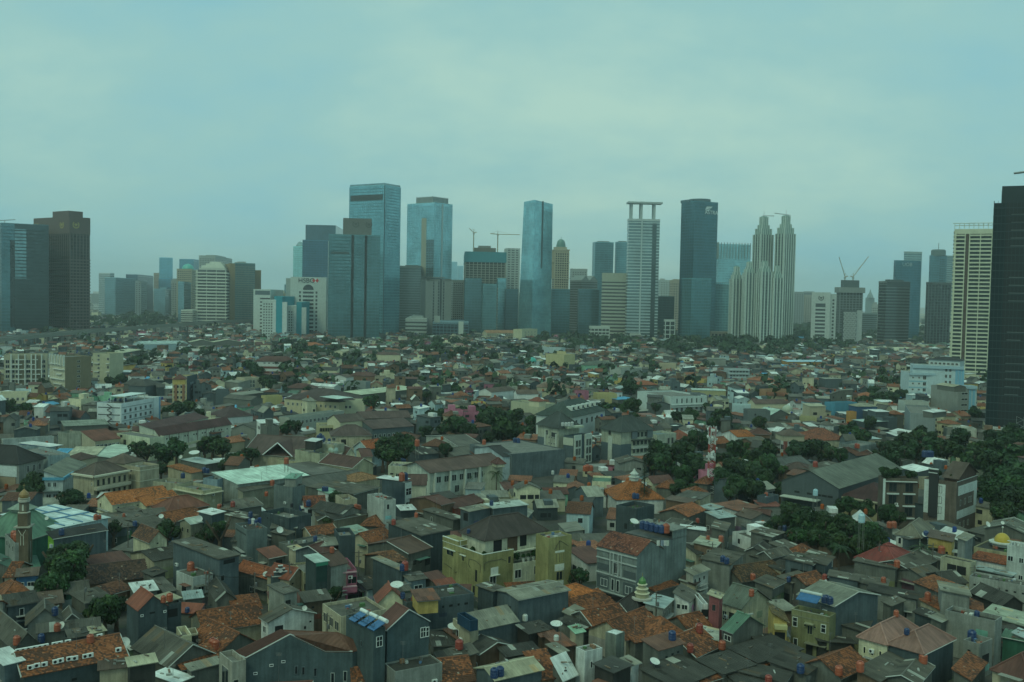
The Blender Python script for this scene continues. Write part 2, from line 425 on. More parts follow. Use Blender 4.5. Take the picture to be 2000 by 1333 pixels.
def lay_sheets(roof, poly, col, r, skylights=0.03):
    o, a, u, n, q = slope_axes(poly)
    a0 = min(t[0] for t in q); a1 = max(t[0] for t in q); b0 = min(t[1] for t in q); b1 = max(t[1] for t in q)
    sa, sb = 0.95, 2.1
    while ((a1 - a0) / sa) * ((b1 - b0) / sb) > 130: sa *= 1.15; sb *= 1.15
    na=max(1,round((a1 - a0) / sa));nb=max(1,round((b1 - b0) / sb));sa=(a1 - a0) / na;sb=(b1 - b0) / nb
    rect4 = len(poly) == 4 and abs(q[3][0] - q[0][0]) < .3 and abs(q[2][0] - q[1][0]) < .3
    w = a.cross(u); sg = 1 if w.dot(n) > 0 else -1
    patch = {}
    for i in range(na):
        for j in range(nb):
            c = (a0 + sa * (i + .5), b0 + sb * (j + .5))
            if not rect4 and not inside(c, q): continue
            m = Matrix.Identity(4); h = 0.035 + 0.012 * (i % 2) + r.uniform(0, .012)
            org = o + a * (a0 + sa * i - .02) + u * (b0 + sb * j - .06) + n * (h + .012 * (nb - j))
            tl = (u + n * r.uniform(-.008, .012)).normalized()
            for k in range(3):
                m[k][0] = a[k] * (sa * 1.03); m[k][1] = tl[k] * (sb * 1.05); m[k][2] = n[k]; m[k][3] = org[k]
            x = r.random()
            if x < skylights: cc = jit((.36, .38, .33), .2, r)
            elif x < skylights + .05: cc = tuple(t * .6 for t in col)
            elif x < skylights + .09: cc = (col[0] * 1.25, col[1] * 1.0, col[2] * .8)
            else: cc = jit(col, .17, r)
            link('roof_sheet', sheet_mesh(), roof, cc, mat=m); SHEETS[0] += 1
def lay_tiles(roof, poly, col, r, old=.35):
    o, a, u, n, q = slope_axes(poly); b = MB()
    a0 = min(t[0] for t in q); a1 = max(t[0] for t in q); b0 = min(t[1] for t in q); b1 = max(t[1] for t in q)
    ta, tb = 0.30, 0.34; na = int((a1 - a0) / ta) + 1; nb = int((b1 - b0) / tb) + 1
    ph = r.uniform(0, 50)
    for j in range(nb):
        for i in range(na):
            ca = a0 + ta * (i + .5 + .5 * (j % 2)); cb = b0 + tb * (j + .5)
            if not inside((ca, cb), q): continue
            cl = math.sin(ca * .9 + ph) * math.sin(cb * 1.3 + ph * .7) + math.sin(ca * .37 + cb * .5 + ph)
            dark = r.random() < old + .22 * cl
            c = (col[0] * .40, col[1] * .55, col[2] * .78) if dark else jit(col, .28, r)
            if r.random() < .005: c = (.3, .25, .19)
            z1 = .055 + r.uniform(0, .03); z0 = .02
            p0 = o + a * (ca - ta / 2) + u * (cb - tb * .62); p1 = p0 + a * (ta * .94); up = u * (tb * 1.1)
            b.poly([p0 + n * z1, p1 + n * z1, p1 + up + n * z0, p0 + up + n * z0], c)
            b.poly([p0, p1, p1 + n * z1, p0 + n * z1], tuple(x * .8 for x in c))
    if b.f: b.build('roof_tiles', M['tile'], roof, kind='stuff')
def roof_polys(fr, roof, h, rise, ov):
    w, d = fr.w, fr.d; p = fr.pt
    if roof == 's':
        k=rise / d;return [[p(-ov,-ov,h - k * ov),p(w + ov,-ov,h - k * ov),p(w + ov,d + ov,h + rise + k * ov),p(-ov,d + ov,h + rise + k * ov)]],[]
    if roof == 'q':       # falls towards the S side
        k=rise / w;return [[p(-ov,d + ov,h - k * ov),p(-ov,-ov,h - k * ov),p(w + ov,-ov,h + rise + k * ov),p(w + ov,d + ov,h + rise + k * ov)]],[]
    if roof == 'x':
        k = rise / (d / 2); e = h - k * ov; t = h + rise
        return [[p(-ov,-ov,e),p(w + ov,-ov,e),p(w + ov,d / 2,t),p(-ov,d / 2,t)],[p(w + ov,d + ov,e),p(-ov,d + ov,e),p(-ov,d / 2,t),p(w + ov,d / 2,t)]],[(p(-ov,d / 2,t),p(w + ov,d / 2,t))]
    if roof == 'y':
        k = rise / (w / 2); e = h - k * ov; t = h + rise
        return [[p(-ov,d + ov,e),p(-ov,-ov,e),p(w / 2,-ov,t),p(w / 2,d + ov,t)],[p(w + ov,-ov,e),p(w + ov,d + ov,e),p(w / 2,d + ov,t),p(w / 2,-ov,t)]],[(p(w / 2,-ov,t),p(w / 2,d + ov,t))]
    if roof == 'h':
        m = min(w, d) / 2; k = rise / m; e = h - k * ov; t = h + rise
        if w >= d: r0, r1 = p(m, d / 2, t), p(w - m, d / 2, t)
        else: r0, r1 = p(w / 2, m, t), p(w / 2, d - m, t)
        a, b, c, g = p(-ov, -ov, e), p(w + ov, -ov, e), p(w + ov, d + ov, e), p(-ov, d + ov, e)
        if w >= d: return [[a,b,r1,r0],[b,c,r1],[c,g,r0,r1],[g,a,r0]],[(r0,r1),(a,r0),(b,r1),(g,r0),(c,r1)]
        return [[a,b,r0],[b,c,r1,r0],[c,g,r1],[g,a,r0,r1]],[(r0,r1),(a,r0),(b,r0),(c,r1),(g,r1)]
def roof_slab(polys, mb, th=0.1, col=None, mi=0):
    for q in polys:
        lo = [(x, y, z - th) for x, y, z in q]
        mb.poly(q, col, mi)
        mb.poly(lo[::-1], col, mi)
        for i in range(len(q)):
            j = (i + 1) % len(q); mb.poly([lo[i], lo[j], q[j], q[i]], col, mi)
def wall_shell(mb, fr, roof, h, rise, z0=0.0, col=None, mi=0):
    w, d = fr.w, fr.d; p = fr.pt
    def wl(*pts): mb.poly([p(*q) for q in pts], col, mi)
    hb = h + rise if roof == 's' else h
    hr = h + rise if roof == 'q' else h
    F=[(0,0,z0),(w,0,z0),(w,0,hr),(0,0,h)];K=[(w,d,z0),(0,d,z0),(0,d,hb),(w,d,max(hb,hr))]
    S=[(0,d,z0),(0,0,z0),(0,0,h),(0,d,hb)];Rr=[(w,0,z0),(w,d,z0),(w,d,max(hb,hr)),(w,0,hr)]
    if roof == 'y': F = F[:3] + [(w / 2, 0, h + rise)] + F[3:]; K = K[:3] + [(w / 2, d, h + rise)] + K[3:]
    if roof == 'x': S = S[:3] + [(0, d / 2, h + rise)] + S[3:]; Rr = Rr[:3] + [(w, d / 2, h + rise)] + Rr[3:]
    for q in (F, K, S, Rr): wl(*q)

# ------------------------------------------------------------------ a building
ORD = ['', '']
def pix_of(fr, z):
    return proj(fr.cx, fr.cy, z)
def house(A,B,C,h,roof='x',rc='g',wc='gr',rise=1.6,near=True,name='house',label=None,cat='house',desc=None,wins=(),auto=0.6,ov=0.35,group=None,z0=0.0,fr=None,mark=True,seed=None,parapet=0.9,wcol=None,rcol=None,trim=None,sky=.03,old=.35,geo=True,root=None):
    fr = fr or rect(A, B, C, h, h + rise if roof == 's' else None)
    if name == 'house' and cat == 'house' and root is None: name=('shack' if roof in 'sq' else 'cottage') if h < 4.7 else ('townhouse' if h >= 7.6 else 'house')
    sub = root is not None
    if sub: fr.cx, fr.cy = root.location.x, root.location.y
    r = random.Random(seed if seed is not None else int(fr.cx * 31 + fr.cy * 17 + h * 7))
    if not sub: root = empty(name, fr.cx, fr.cy, 0)
    wn_, wv = WALL[wc]; rn, rv = ROOF[rc]
    wv = wcol or jit(wv, .08, r); rv = rcol or jit(rv, .1, r)
    b = MB(); wall_shell(b, fr, roof if roof != 'f' else 'f', h, rise if roof != 'f' else 0, z0)
    if roof == 'f':      # parapet: inner face and top
        t = .16; zi = h - parapet; w, d = fr.w, fr.d
        for q in ([(0,0),(w,0),(w,t),(0,t)],[(0,d - t),(w,d - t),(w,d),(0,d)],[(0,t),(t,t),(t,d - t),(0,d - t)],[(w - t,t),(w,t),(w,d - t),(w - t,d - t)]):
            b.poly([fr.pt(x, y, h) for x, y in q])
        for x0,y0,x1,y1 in ((t,t,w - t,t),(w - t,t,w - t,d - t),(w - t,d - t,t,d - t),(t,d - t,t,t)):
            b.poly([fr.pt(x0, y0, h), fr.pt(x1, y1, h), fr.pt(x1, y1, zi), fr.pt(x0, y0, zi)])
    b.build('wall', M['wall'] if near else M['clean'], root, wv)
    if roof == 'f':
        b=MB();b.box(fr,.16,fr.w - .16,.16,fr.d - .16,h - parapet - .2,h - parapet);ro=b.build('roof',M['wall'],root,rv)
    else:
        polys, ridges = roof_polys(fr, roof, h, rise, ov)
        b = MB(); roof_slab(polys, b)
        tl = rc in TILED
        ro = b.build('roof', M['tileflat'] if tl else M['roof'], root, rv)
        if near and geo:
            for q in polys:
                if tl: lay_tiles(ro, q, rv, r, old)
                elif rc in 'gdpuse': lay_sheets(ro, q, rv, r, sky)
        if near and ridges:
            for a, c in ridges:
                b = MB(); up = Vector((0, 0, .06)); b.bar(Vector(a) + up, Vector(c) + up, .13, n=6)
                b.build('ridge_cap', M['trim'], ro, tuple(x * (.8 if tl else 1.2) for x in rv))
        tcol = trim or ((.42, .44, .40) if r.random() < .4 else None)
        if near and tcol and roof in 'xyq':
            for q in polys[:2]:
                for i, j in ((1, 2), (0, 3)):
                    if r.random() < .7:
                        b=MB();b.bar(Vector(q[i]) + Vector((0,0,.02)),Vector(q[j]) + Vector((0,0,.02)),.1);b.build('barge_board',M['trim'],root,tcol)
        if near and r.random() < .5 and roof != 'q':
            q=polys[0];b=MB();b.bar(Vector(q[0]) - Vector((0,0,.08)),Vector(q[1]) - Vector((0,0,.08)),.08);b.build('gutter',M['trim'],root,tcol or (.16,.16,.15))
    for k, t, z, w_, h_, *rest in wins:
        if rest and rest[0] == 'o': opening(root, fr, k, fr.side(k)[3] * t, z, w_, h_)
        else: window(root,fr,k,fr.side(k)[3] * t,z,w_,h_,(.68,.7,.66) if (rest and rest[0] == 'w') else tuple(x * 1.1 for x in wv),near,rest[1] if len(rest) > 1 else 'std')
    if not wins and auto > 0:
        for k in 'FS':
            L = fr.side(k)[3]; zf = z0 + 1.0
            while zf + 1.4 < h and L > 2.5:
                t = r.uniform(.9, 2.2)
                while t < L - .8:
                    if r.random() < auto * .6:
                        x = r.random()
                        if x < .3: opening(root, fr, k, t, zf + .6, .5, .35, 'vent')
                        elif x < .85: window(root,fr,k,t,zf,r.choice((.6,.9,1.2)),1.2,(.5,.5,.46) if r.random() < .5 else wv,near and fr.cy < 330)
                        else: opening(root, fr, k, t, zf - .8, 1.6, 1.9)
                    t += r.uniform(1.6, 3.4)
                zf += 3.0
    if near and auto > 0 and not sub and z0 == 0:
        for k in 'FS':
            L = fr.side(k)[3]; x = r.random()
            if L < 3: continue
            if x < .30: slab(root,fr,k,0,L,0,r.uniform(1.0,3.2),.012,'wall_base',jit(tuple(t * r.uniform(.6,1.25) for t in wv),.15,r),mat='wall')
            if r.random() < .5: t=r.uniform(.2,L - 2.2);z=r.uniform(.5,max(.6,h - 2.6));slab(root,fr,k,t,t + r.uniform(.8,2.0),z,z + r.uniform(.6,1.8),.016,'plaster_patch',jit(tuple(q * r.choice((.65,.8,1.2,1.35)) for q in wv),.1,r),mat='wall')
            if h > 5.4 and r.random() < .22:
                t=r.uniform(.1,.3) * L;t1=r.uniform(.6,.95) * L;slab(root,fr,k,t,t1,2.9,3.05,.9,'balcony',wv);slab(root,fr,k,t,t1,3.75,3.82,.9,'handrail',(.3,.31,.29))
            if r.random() < .3: t=r.uniform(.05,.3) * L;z=2.4 if h < 5.5 or r.random() < .6 else 5.2;slab(root,fr,k,t,t + r.uniform(.35,.65) * L,z,z + .07,r.uniform(.8,1.6),'awning',jit(r.choice([(.12,.12,.1),(.3,.3,.25),(.2,.09,.06),(.08,.16,.13),(.45,.47,.42)]),.15,r))
    if mark: occ_mark(fr)
    zt = h + (rise if roof != 'f' else -parapet)
    H_=dict(root=root,fr=fr,h=h,roof=roof,rise=rise,zf=h - parapet if roof == 'f' else None,near=near,name=name)
    HOUSES.append(H_)
    if sub: pass
    elif label: tag(root, label, cat, group)
    else:
        st = 'low' if h < 4.6 else ('two-storey' if h < 7.6 else 'tall')
        rw={'f': 'flat roof','s': 'lean-to roof','q': 'lean-to roof','x': 'gable roof','y': 'gable roof','h': 'hip roof'}[roof]
        LAB.append((root,desc or f'{st} {wn_} house, {rn} {rw}',cat,group or 'houses of the kampung',pix_of(fr,h)))
    H_['wv'] = wv; H_['rv'] = rv
    return H_
def roof_z(H_, x, y):
    fr = H_['fr']; q = Vector((x, y)) - fr.A; a = q.dot(fr.ex); b = q.dot(fr.ey)
    if not (-.2 <= a <= fr.w + .2 and -.2 <= b <= fr.d + .2): return None
    h, s, k = H_['h'], H_['rise'], H_['roof']
    if k == 'f': return H_['zf']
    if k == 's': return h + s * b / fr.d
    if k == 'q': return h + s * a / fr.w
    if k == 'x': return h + s * (1 - abs(b - fr.d / 2) / (fr.d / 2))
    if k == 'y': return h + s * (1 - abs(a - fr.w / 2) / (fr.w / 2))
    m = min(fr.w, fr.d) / 2; return h + s * min(1, min(a, fr.w - a, b, fr.d - b) / m)
def on_roof(u, v):
    """where the sight line through a pixel first meets a roof: (x, y, z, house)"""
    best = None; d = ray(u, v)
    for H_ in HOUSES:
        lo, hi = H_['h'] - 1.5, H_['h'] + H_['rise'] + .1
        for k in range(41):
            z = hi + (lo - hi) * k / 40; t = (z - CAMH) / d.z; x, y = d.x * t, d.y * t
            if k == 0 and (abs(x - H_['fr'].wpt(H_['fr'].w / 2,0).x) > 60 or abs(y - H_['fr'].A.y) > 80): break
            zz = roof_z(H_, x, y)
            if zz is not None and zz >= z:
                if best is None or t < best[0]: best = (t, x, y, zz, H_)
                break
    if best: return best[1:]
    p = P(u, v, 4); return (p.x, p.y, 4.0, None)

# ------------------------------------------------------------------ labels that say which one
LANDMARKS = []     # (phrase, u, v)
def landmark(phrase, u, v): LANDMARKS.append((phrase, u, v))
ORDN=['nearest','second','third','fourth','fifth','sixth','seventh','eighth','ninth','tenth','eleventh','twelfth','thirteenth','fourteenth','fifteenth','sixteenth','seventeenth','eighteenth','nineteenth','twentieth']
def label_all():
    buckets = {}
    for it in LAB:
        o, desc, cat, group, (u, v) = it
        L = min(LANDMARKS, key=lambda l: math.hypot((u - l[1]) * .8, (v - l[2]) * 1.5))
        du, dvv = (u - L[1]) * .55, v - L[2]
        if abs(du) > abs(dvv): dr = 'left of' if du < 0 else 'right of'
        else: dr = 'behind' if dvv < 0 else 'in front of'
        buckets.setdefault((desc, dr, L[0]), []).append((math.hypot(u - L[1], v - L[2]), it))
    for (desc, dr, ph), its in buckets.items():
        its.sort(key=lambda t: t[0])
        for i, (dd, (o, _, cat, group, uv)) in enumerate(its):
            s=f'{desc}, {dr} the {ph}' if len(its) == 1 else f'{desc}, {ORDN[i] if i < 20 else "number %d" % (i + 1)} {dr} the {ph}'
            for w in ('two-storey ', ' corrugated', 'low '):
                if len(s.replace('-',' ').split()) > 16: s=s.replace(w,'',1) if w != ' corrugated' else s.replace(w,'')
            tag(o, s, cat, group)
# ------------------------------------------------------------------ houses of the near kampung, read off the photograph corner by corner
TILE = [0, 0, 6.567]
def at(x0, y0, k=6.567): TILE[:] = [x0, y0, k]
def px(q): return (TILE[0] + q[0] / TILE[2], TILE[1] + q[1] / TILE[2])
def hs(A, B, C, h, *a, **k):
    if not isinstance(C, (int, float)): C = px(C)
    return house(px(A), px(B), C, h, *a, **k)

# ---- bottom row, left
at(0, 1130)
AC=hs((300,1245),(1620,985),9,6.5,'x','t','sl',2.0,label='long slate house with orange tiled roof carrying rows of white air conditioners',old=.42,wins=[('F',.13,4.2,.7,.4,'o'),('F',.3,4.2,.7,.4,'o'),('F',.48,4.2,.7,.4,'o'),('F',.82,4.4,.4,.3,'o')])
hs((60, 1100), (310, 1055), (-175, 950), 8, 's', 'w', 'bg', .5, geo=True, trim=(.6, .62, .6))
hs((200, 880), (475, 805), (-120, 540), 4.5, 'y', 'g', 'gr', 2.0)
hs((355, 580), (800, 570), (210, 470), 5, 'y', 'g', 'lg', 2.3, auto=0)
hs((770, 600), (1080, 570), (700, 510), 4.3, 'y', 'g', 'gr', 1.8)
hs((490, 690), (1275, 620), (410, 612), 5.5, 's', 'g', 'gr', .6)
hs((900, 760), (1125, 735), (830, 675), 7, 's', 'g', 'bg', .4, wins=[('F', .5, 4.9, .8, .5, 'o')])
hs((1130, 708), (1350, 668), (1070, 660), 5, 's', 'e', 'cr', .4)
hs((100, 345), (475, 285), (65, 225), 6, 's', 'd', 'bg', 1.0, wins=[('F', .47, 3.6, .8, 1.5, 'w')])
hs((490, 340), (800, 302), (480, 185), 5, 's', 'h', 'br', .8, auto=0)
hs((60, 205), (365, 155), 6, 5.5, 'h', 't', 'be', 1.5)
hs((150, 372), (-160, 300), (230, 300), 5, 's', 't', 'lg', 2)
hs((845, 180), (1130, 140), (820, 110), 5, 'x', 'g', 'gn', 1.2)
hs((1090, 312), (1400, 225), (940, 195), 4.5, 's', 'g', 'gr', .8)
hs((1395, 205), (1680, 130), (1240, 110), 4.2, 's', 'b', 'br', .9)
hs((1280, 1160), (1690, 1140), (1200, 1095), 6, 's', 'h', 'be', .5, auto=0)
at(240, 1130)
hs((160, 178), (440, 140), (100, 60), 5, 's', 'w', 'gr', .4)
TALLRED=hs((200,402),(560,330),(70,288),9.5,'y','r','sl',2.0,label='tall blank slate house under a small brick-red gable roof',wins=[('F',.12,8.2,.5,.4,'w'),('F',.48,8.4,.9,.3,'o'),('F',.92,8.2,.5,.4,'w')],ov=.2,trim=(.45,.45,.4))
hs((570, 335), (750, 305), (460, 245), 9.3, 'f', 'c', 'sl', wins=[('F', .4, 7.0, 1.6, 1.4, 'o')])
hs((540, 300), (722, 245), (410, 235), 9.6, 's', 'e', 'gr', .3, z0=8.6, mark=False)
BIGGREY=hs((590,1118),(1110,930),(240,845),4.5,'y','g','gr',2.4,label='large low house with a wide ribbed grey gable roof, beside the orange twin tanks')
hs((1050, 680), (1800, 560), 9, 4.2, 'x', 't', 'be', 2.2, old=.5)
hs((1240, 940), (1700, 800), (900, 745), 4, 'y', 't', 'gr', 2.3, old=.5)
hs((770, 1160), (1250, 1050), 5, 4, 's', 't', 'gr', 1.2)
hs((690, 1335), (790, 1232), (475, 1185), 4, 's', 'w', 'gr', .3)
hs((880, 1172), (1260, 1085), (800, 1118), 5, 's', 'p', 'gr', .3)
hs((90, 1115), (430, 1080), (0, 1040), 8.6, 's', 'e', 'dk', .4, wins=[('F', .35, 4.8, 1.6, 1.4, 'o')])
hs((760, 740), (835, 725), (700, 620), 6.5, 'f', 'c', 'cr', wins=[('F', .5, 4, .7, .5, 'o')])
hs((845, 720), (965, 700), (830, 640), 5.8, 'f', 'c', 'be', wins=[('F', .5, 3.6, 1.5, 1.9, 'o')])
hs((1430, 420), (1770, 380), 5, 4.2, 's', 't', 'be', 1.2)
hs((700, 420), (950, 440), (760, 320), 4.6, 's', 'r', 'gr', .8)
hs((800, 260), (1030, 260), (690, 190), 5.2, 's', 's', 'gr', .5)
hs((1215, 270), (1465, 290), (930, 100), 5.6, 'y', 'd', 'gr', 1.3, wins=[('F', .5, 2.6, 2.2, 1.4, 'w')])
# ---- behind and beside the big slate house
at(480, 1130)
hs((1222,492),(1840,420),(900,335),9,'f','g','be',parapet=.5,label='beige house with flat grey roof and three wide openings behind the big slate house',wins=[('S',.2,6.2,1.7,1.6),('S',.5,6.2,1.7,1.6),('S',.82,6.2,1.7,1.6)])
at(720, 1130)
CREAMG=hs((125,297),(480,310),(-25,215),8,'y','r','cr',2.2,label='cream gable-fronted house with a small brick-red roof, behind the solar heaters',wins=[('F',.9,5,.4,.4,'o')])
at(480, 1130)
hs((290,552),(875,440),(200,492),6,'y','g','wh',1.5,label='white panelled house with low grey gable roof and one square dark window',wins=[('F',.23,3.4,1.5,1.5,'o'),('F',.8,3.4,.4,.5,'o'),('F',.92,4.4,.4,.3,'o'),('S',.5,3.6,1.2,1.2,'w')])
hs((495,190),(710,176),(215,105),9,'s','g','cr',.3,wcol=(.30,.31,.27),wins=[('F',.3,4.2,.6,.5,'o'),('F',.3,6.6,1.0,1.0,'o')])
hs((765, 300), (1080, 255), (710, 185), 6, 's', 'g', 'db', .7, sky=.08)
hs((1380, 1340), (1860, 1300), (1380, 1185), 4.5, 's', 't', 'gr', 1.4, old=.42)
at(720, 1130)
LONGW=hs((480,310),(1350,190),7,8,'f','d','bg',parapet=.4,label='long blue-grey wall of a house with a row of small vents near its top',wins=[('F',.08 + .115 * i,6.1,.7 if i % 2 else .4,.4,'o') for i in range(8)])
hs((640, 285), (880, 250), (610, 150), 9.6, 's', 'u', 'yo', .3, z0=7.2, mark=False)
hs((300, 175), (545, 150), (210, 85), 8, 's', 'g', 'mg', .5)
at(720, 960)
hs((530,1142),(740,1112),(440,1070),8.5,'s','g','lb',.5,wins=[('F',.52,6.0,1.8,1.4,'w')],wcol=(.22,.28,.30))
hs((835, 1152), (975, 1110), (750, 1047), 8, 's', 'm', 'gr', .8)
hs((910, 1238), (1115, 1198), (862, 1145), 7.6, 's', 'r', 'bg', .8)
at(960, 1130)
HANGAR=hs((345,268),(955,128),(115,140),8,'x','p','bg',.5,label='bluish corrugated storehouse with stained side wall and pale low roof, before the olive building',auto=0,wins=[('S',.45,3.5,1.6,2.6,'o')])
at(720, 1130)
hs((1600, 162), (1750, 125), (1385, 95), 8, 's', 'g', 'sl', .3, auto=0)
hs((1340, 660), (1920, 545), (1190, 480), 5.5, 's', 'p', 'bg', 1.6, auto=0)
hs((1300, 640), (1400, 615), (1095, 510), 7, 'f', 'c', 'be', wins=[('S', .7, 4.2, .8, 1.4, 'w')])
hs((1300, 545), (1400, 540), (1110, 450), 8.8, 'f', 'k', 'bl', z0=7, wcol=(.02, .06, .11), mark=False, auto=0)
hs((1430, 960), (1760, 820), (1350, 840), 4, 'y', 'd', 'br', 1.2)
hs((940, 1065), (1440, 960), (800, 1000), 5, 's', 'g', 'br', .7, auto=0)
hs((940, 1340), (1350, 1290), 8, 4, 'x', 't', 'br', 2.2, old=.6)
hs((340, 1200), (945, 1080), 4, 7, 'f', 'd', 'lg', parapet=.25, auto=0)
hs((830, 860), (1100, 840), (800, 700), 3.8, 's', 'd', 'gr', .5)
hs((1180, 800), (1350, 790), (930, 670), 4.2, 's', 'u', 'gr', .5)
at(960, 1130)
hs((50,1295),(628,1150),(-166,1140),6,'x','e','bg',.9,label='blue-grey shed with pale beige roof at the front edge, two blue tanks on it',auto=.1)
hs((1198,940),(1425,893),(1082,882),8,'f','c','wh',parapet=.2,label='small white box house with one narrow window and pipes down its corner',wins=[('F',.38,5.2,.5,1.1,'w')],wcol=(.60,.62,.58))
hs((1600,727),(1725,690),(1450,690),8,'f','w','gr',parapet=.02,label='square grey box room with flat white top standing among orange tiled roofs',auto=0,wcol=(.18,.20,.17))
hs((910,1275),(1135,1217),(745,1070),4.6,'s','w','gr',2.2,geo=False,label='lean-to with one large sloping white sheet roof, beside the white box house')
hs((640, 1290), (900, 1250), 6, 4.3, 's', 't', 'br', 2)
hs((1560, 1200), (1805, 1110), (1310, 1100), 7, 's', 'd', 'dk', .3, geo=False)
hs((1800, 1105), (1915, 1085), (1655, 1040), 6, 's', 'p', 'wh', .3)
hs((480, 705), (755, 640), (350, 600), 4.6, 's', 'd', 'dk', .4)
hs((640, 742), (830, 720), (590, 680), 4.2, 's', 'u', 'db', .3)
hs((1080, 692), (1230, 690), (980, 650), 6, 's', 'n', 'be', .5, rcol=(.28, .46, .32))
hs((1150, 652), (1330, 600), (840, 545), 4, 's', 'd', 'gr', .5)
hs((870, 947), (960, 920), (735, 850), 5, 's', 'p', 'dk', .3)
hs((1030, 478), (1240, 405), (900, 450), 4.5, 's', 'p', 'gr', .4)
hs((930, 390), (1500, 240), 9, 4.5, 'h', 't', 'be', 2.4, rcol=(.45, .15, .05), old=.25)
hs((1130, 450), (1600, 330), 5, 4, 's', 't', 'be', 1.6)
hs((1330, 640), (1800, 540), 8, 4, 'x', 't', 'gr', 2.0, old=.4)
hs((200, 1000), (640, 940), (60, 900), 3.8, 's', 'd', 'gr', .5)
hs((860, 880), (1060, 850), 5, 4, 's', 'u', 'db', .4)
at(1200, 1130)
hs((150, 778), (605, 590), 8, 4.2, 'x', 't', 'be', 2.2, old=.45)
hs((510, 780), (960, 740), 8, 4.2, 'h', 't', 'gr', 2.2, old=.3)
hs((960, 660), (1230, 600), 6, 4, 'x', 't', 'gr', 1.6)
hs((1040, 995), (1350, 850), 8, 4, 'x', 't', 'gr', 2.2, old=.45)
hs((270, 815), (480, 770), 6, 4, 's', 't', 'gr', 1.4)
RUST=hs((565,912),(990,865),(265,812),7,'s','u','gr',.6,label='raw concrete house with rust-brown flat sheet roof and white barred window',geo=False,wins=[('F',.12,2.6,1.2,1.2,'w','grid'),('F',.33,5.2,.5,.3,'o'),('F',.57,5.4,.5,.3,'o'),('F',.8,5.5,.5,.3,'o')])
hs((1310, 785), (1385, 660), (1060, 750), 4.6, 's', 'p', 'gr', .5, rcol=(.42, .44, .37))
GREENR=hs((1520,685),(1930,600),(1370,640),6.5,'y','n','gr',2.2,label='stained grey house with dark green ribbed gable roof above the low dark roofs',wins=[('S',.5,4.6,1.6,1.0,'w')])
hs((800, 1400), (1365, 1235), (290, 1190), 4.5, 's', 'd', 'gr', .8, auto=0)
hs((1390, 1220), (1775, 1095), (1085, 1040), 4.6, 's', 'd', 'gr', .5, auto=0)
hs((1130, 1330), (1830, 1115), 1.4, 4.0, 's', 't', 'br', .5)
at(1440, 1130)
hs((265, 1075), (785, 890), (-75, 885), 4.6, 's', 'd', 'gr', .5, auto=0)
hs((880, 1225), (1215, 1085), (380, 1095), 4.2, 's', 'd', 'gr', .5, auto=0)
hs((600, 1335), (840, 1240), (-50, 1230), 4, 's', 'd', 'gr', .5, auto=0)
hs((1330, 1260), (1690, 1100), 7, 4, 'x', 't', 'gr', 1.8, old=.45)
hs((270, 1140), (800, 905), 1.3, 4.0, 's', 't', 'br', .4)
hs((60, 1380), (400, 1330), 6, 3.8, 's', 'd', 'gr', .5)
hs((450, 720), (640, 830), (130, 700), 4.4, 's', 'd', 'gr', .4)
KH=hs((1250,345),(1705,180),(870,180),9.5,'y','p','bg',1.5,label='tall blue-grey shed house with pale ribbed roof behind the khaki front',auto=0,rcol=(.24,.25,.2))
hs((640,550),(735,420),(490,505),7,'s','b','yo',1.2,label='narrow brown-roofed house with yellow awnings beside the khaki front',wins=[('S',.5,3.4,1.8,1.6,'o')],rcol=(.16,.11,.05))
hs((1640, 690), (1870, 530), (1300, 620), 5, 's', 'd', 'gr', .8)
hs((1500, 830), (1560, 760), (1110, 850), 3.6, 's', 'd', 'dk', .4)
at(1700, 1130)
PINK1=hs((215,828),(650,640),(-163,737),7,'h','i','cr',2.1,near=True,label='cream house under the left of two pinkish-brown ribbed hip roofs',wins=[('S',.22,4.2,.5,1.2),('S',.5,4.2,.5,1.2),('S',.78,4.2,.5,1.2),('S',.3,.6,1.8,2.2),('S',.75,.6,1.0,2.2)])
PINK2=hs((680,948),(1085,765),(220,825),7,'h','i','sl',2.1,label='slate house under the right of two pinkish-brown ribbed hip roofs',auto=0)
hs((110, 1308), (630, 1075), (-197, 1185), 4.8, 's', 'g', 'br', .7, auto=0)
hs((600, 1350), (990, 1165), (150, 1315), 4.8, 'x', 'g', 'gr', .8)
hs((1280, 1290), (1570, 1090), (1050, 1195), 4, 's', 't', 'gr', .9, old=.5)
MARO=hs((2060,1300),(2430,1080),(1600,1135),5.5,'h','m','be',2.6,label='beige house with dark maroon hip roof and white gutter in the corner of the view',wins=[('S',.3,2.2,1.6,2.2,'o'),('S',.75,2.2,1.2,1.4)])
hs((1600,548),(1690,487),(960,405),8,'f','d','lg',parapet=.7,label='long pale grey two-storey house with tanks and a teal sign on its end',auto=.35)
hs((785, 510), (960, 470), (540, 450), 6, 's', 'd', 'sl', .4, auto=.1)
hs((905, 552), (1003, 508), (778, 497), 6.4, 's', 'p', 'gr', .3)
hs((1380, 745), (1440, 690), (905, 595), 4.5, 's', 'd', 'gr', .4)
hs((1400,845),(1590,780),(1180,790),6,'f','c','lg',parapet=.8,label='small pale balcony house with a dark tank and water tub on its terrace',wins=[('S',.62,1.6,.5,3,'o'),('F',.5,2.2,2.4,1.6,'o')])
hs((1990, 610), (2100, 480), (1450, 452), 5, 's', 'p', 'gr', .6, rcol=(.40, .46, .36))
hs((1272, 220), (1460, 125), (940, 213), 8, 's', 'p', 'lg', .5, auto=.4)
hs((1690, 335), (1800, 255), (1470, 155), 5, 'y', 'd', 'dk', 1.5)
hs((590, 268), (735, 198), (-40, 180), 5, 's', 'd', 'lg', .5)
hs((260, 345), (495, 292), (150, 318), 5, 's', 'g', 'gr', .3, sky=.3)
hs((945, 1312 - 1116), (1065, 1245 - 1116), (700, 1145 - 1116), 5, 'q', 't', 'gr', 1.0)
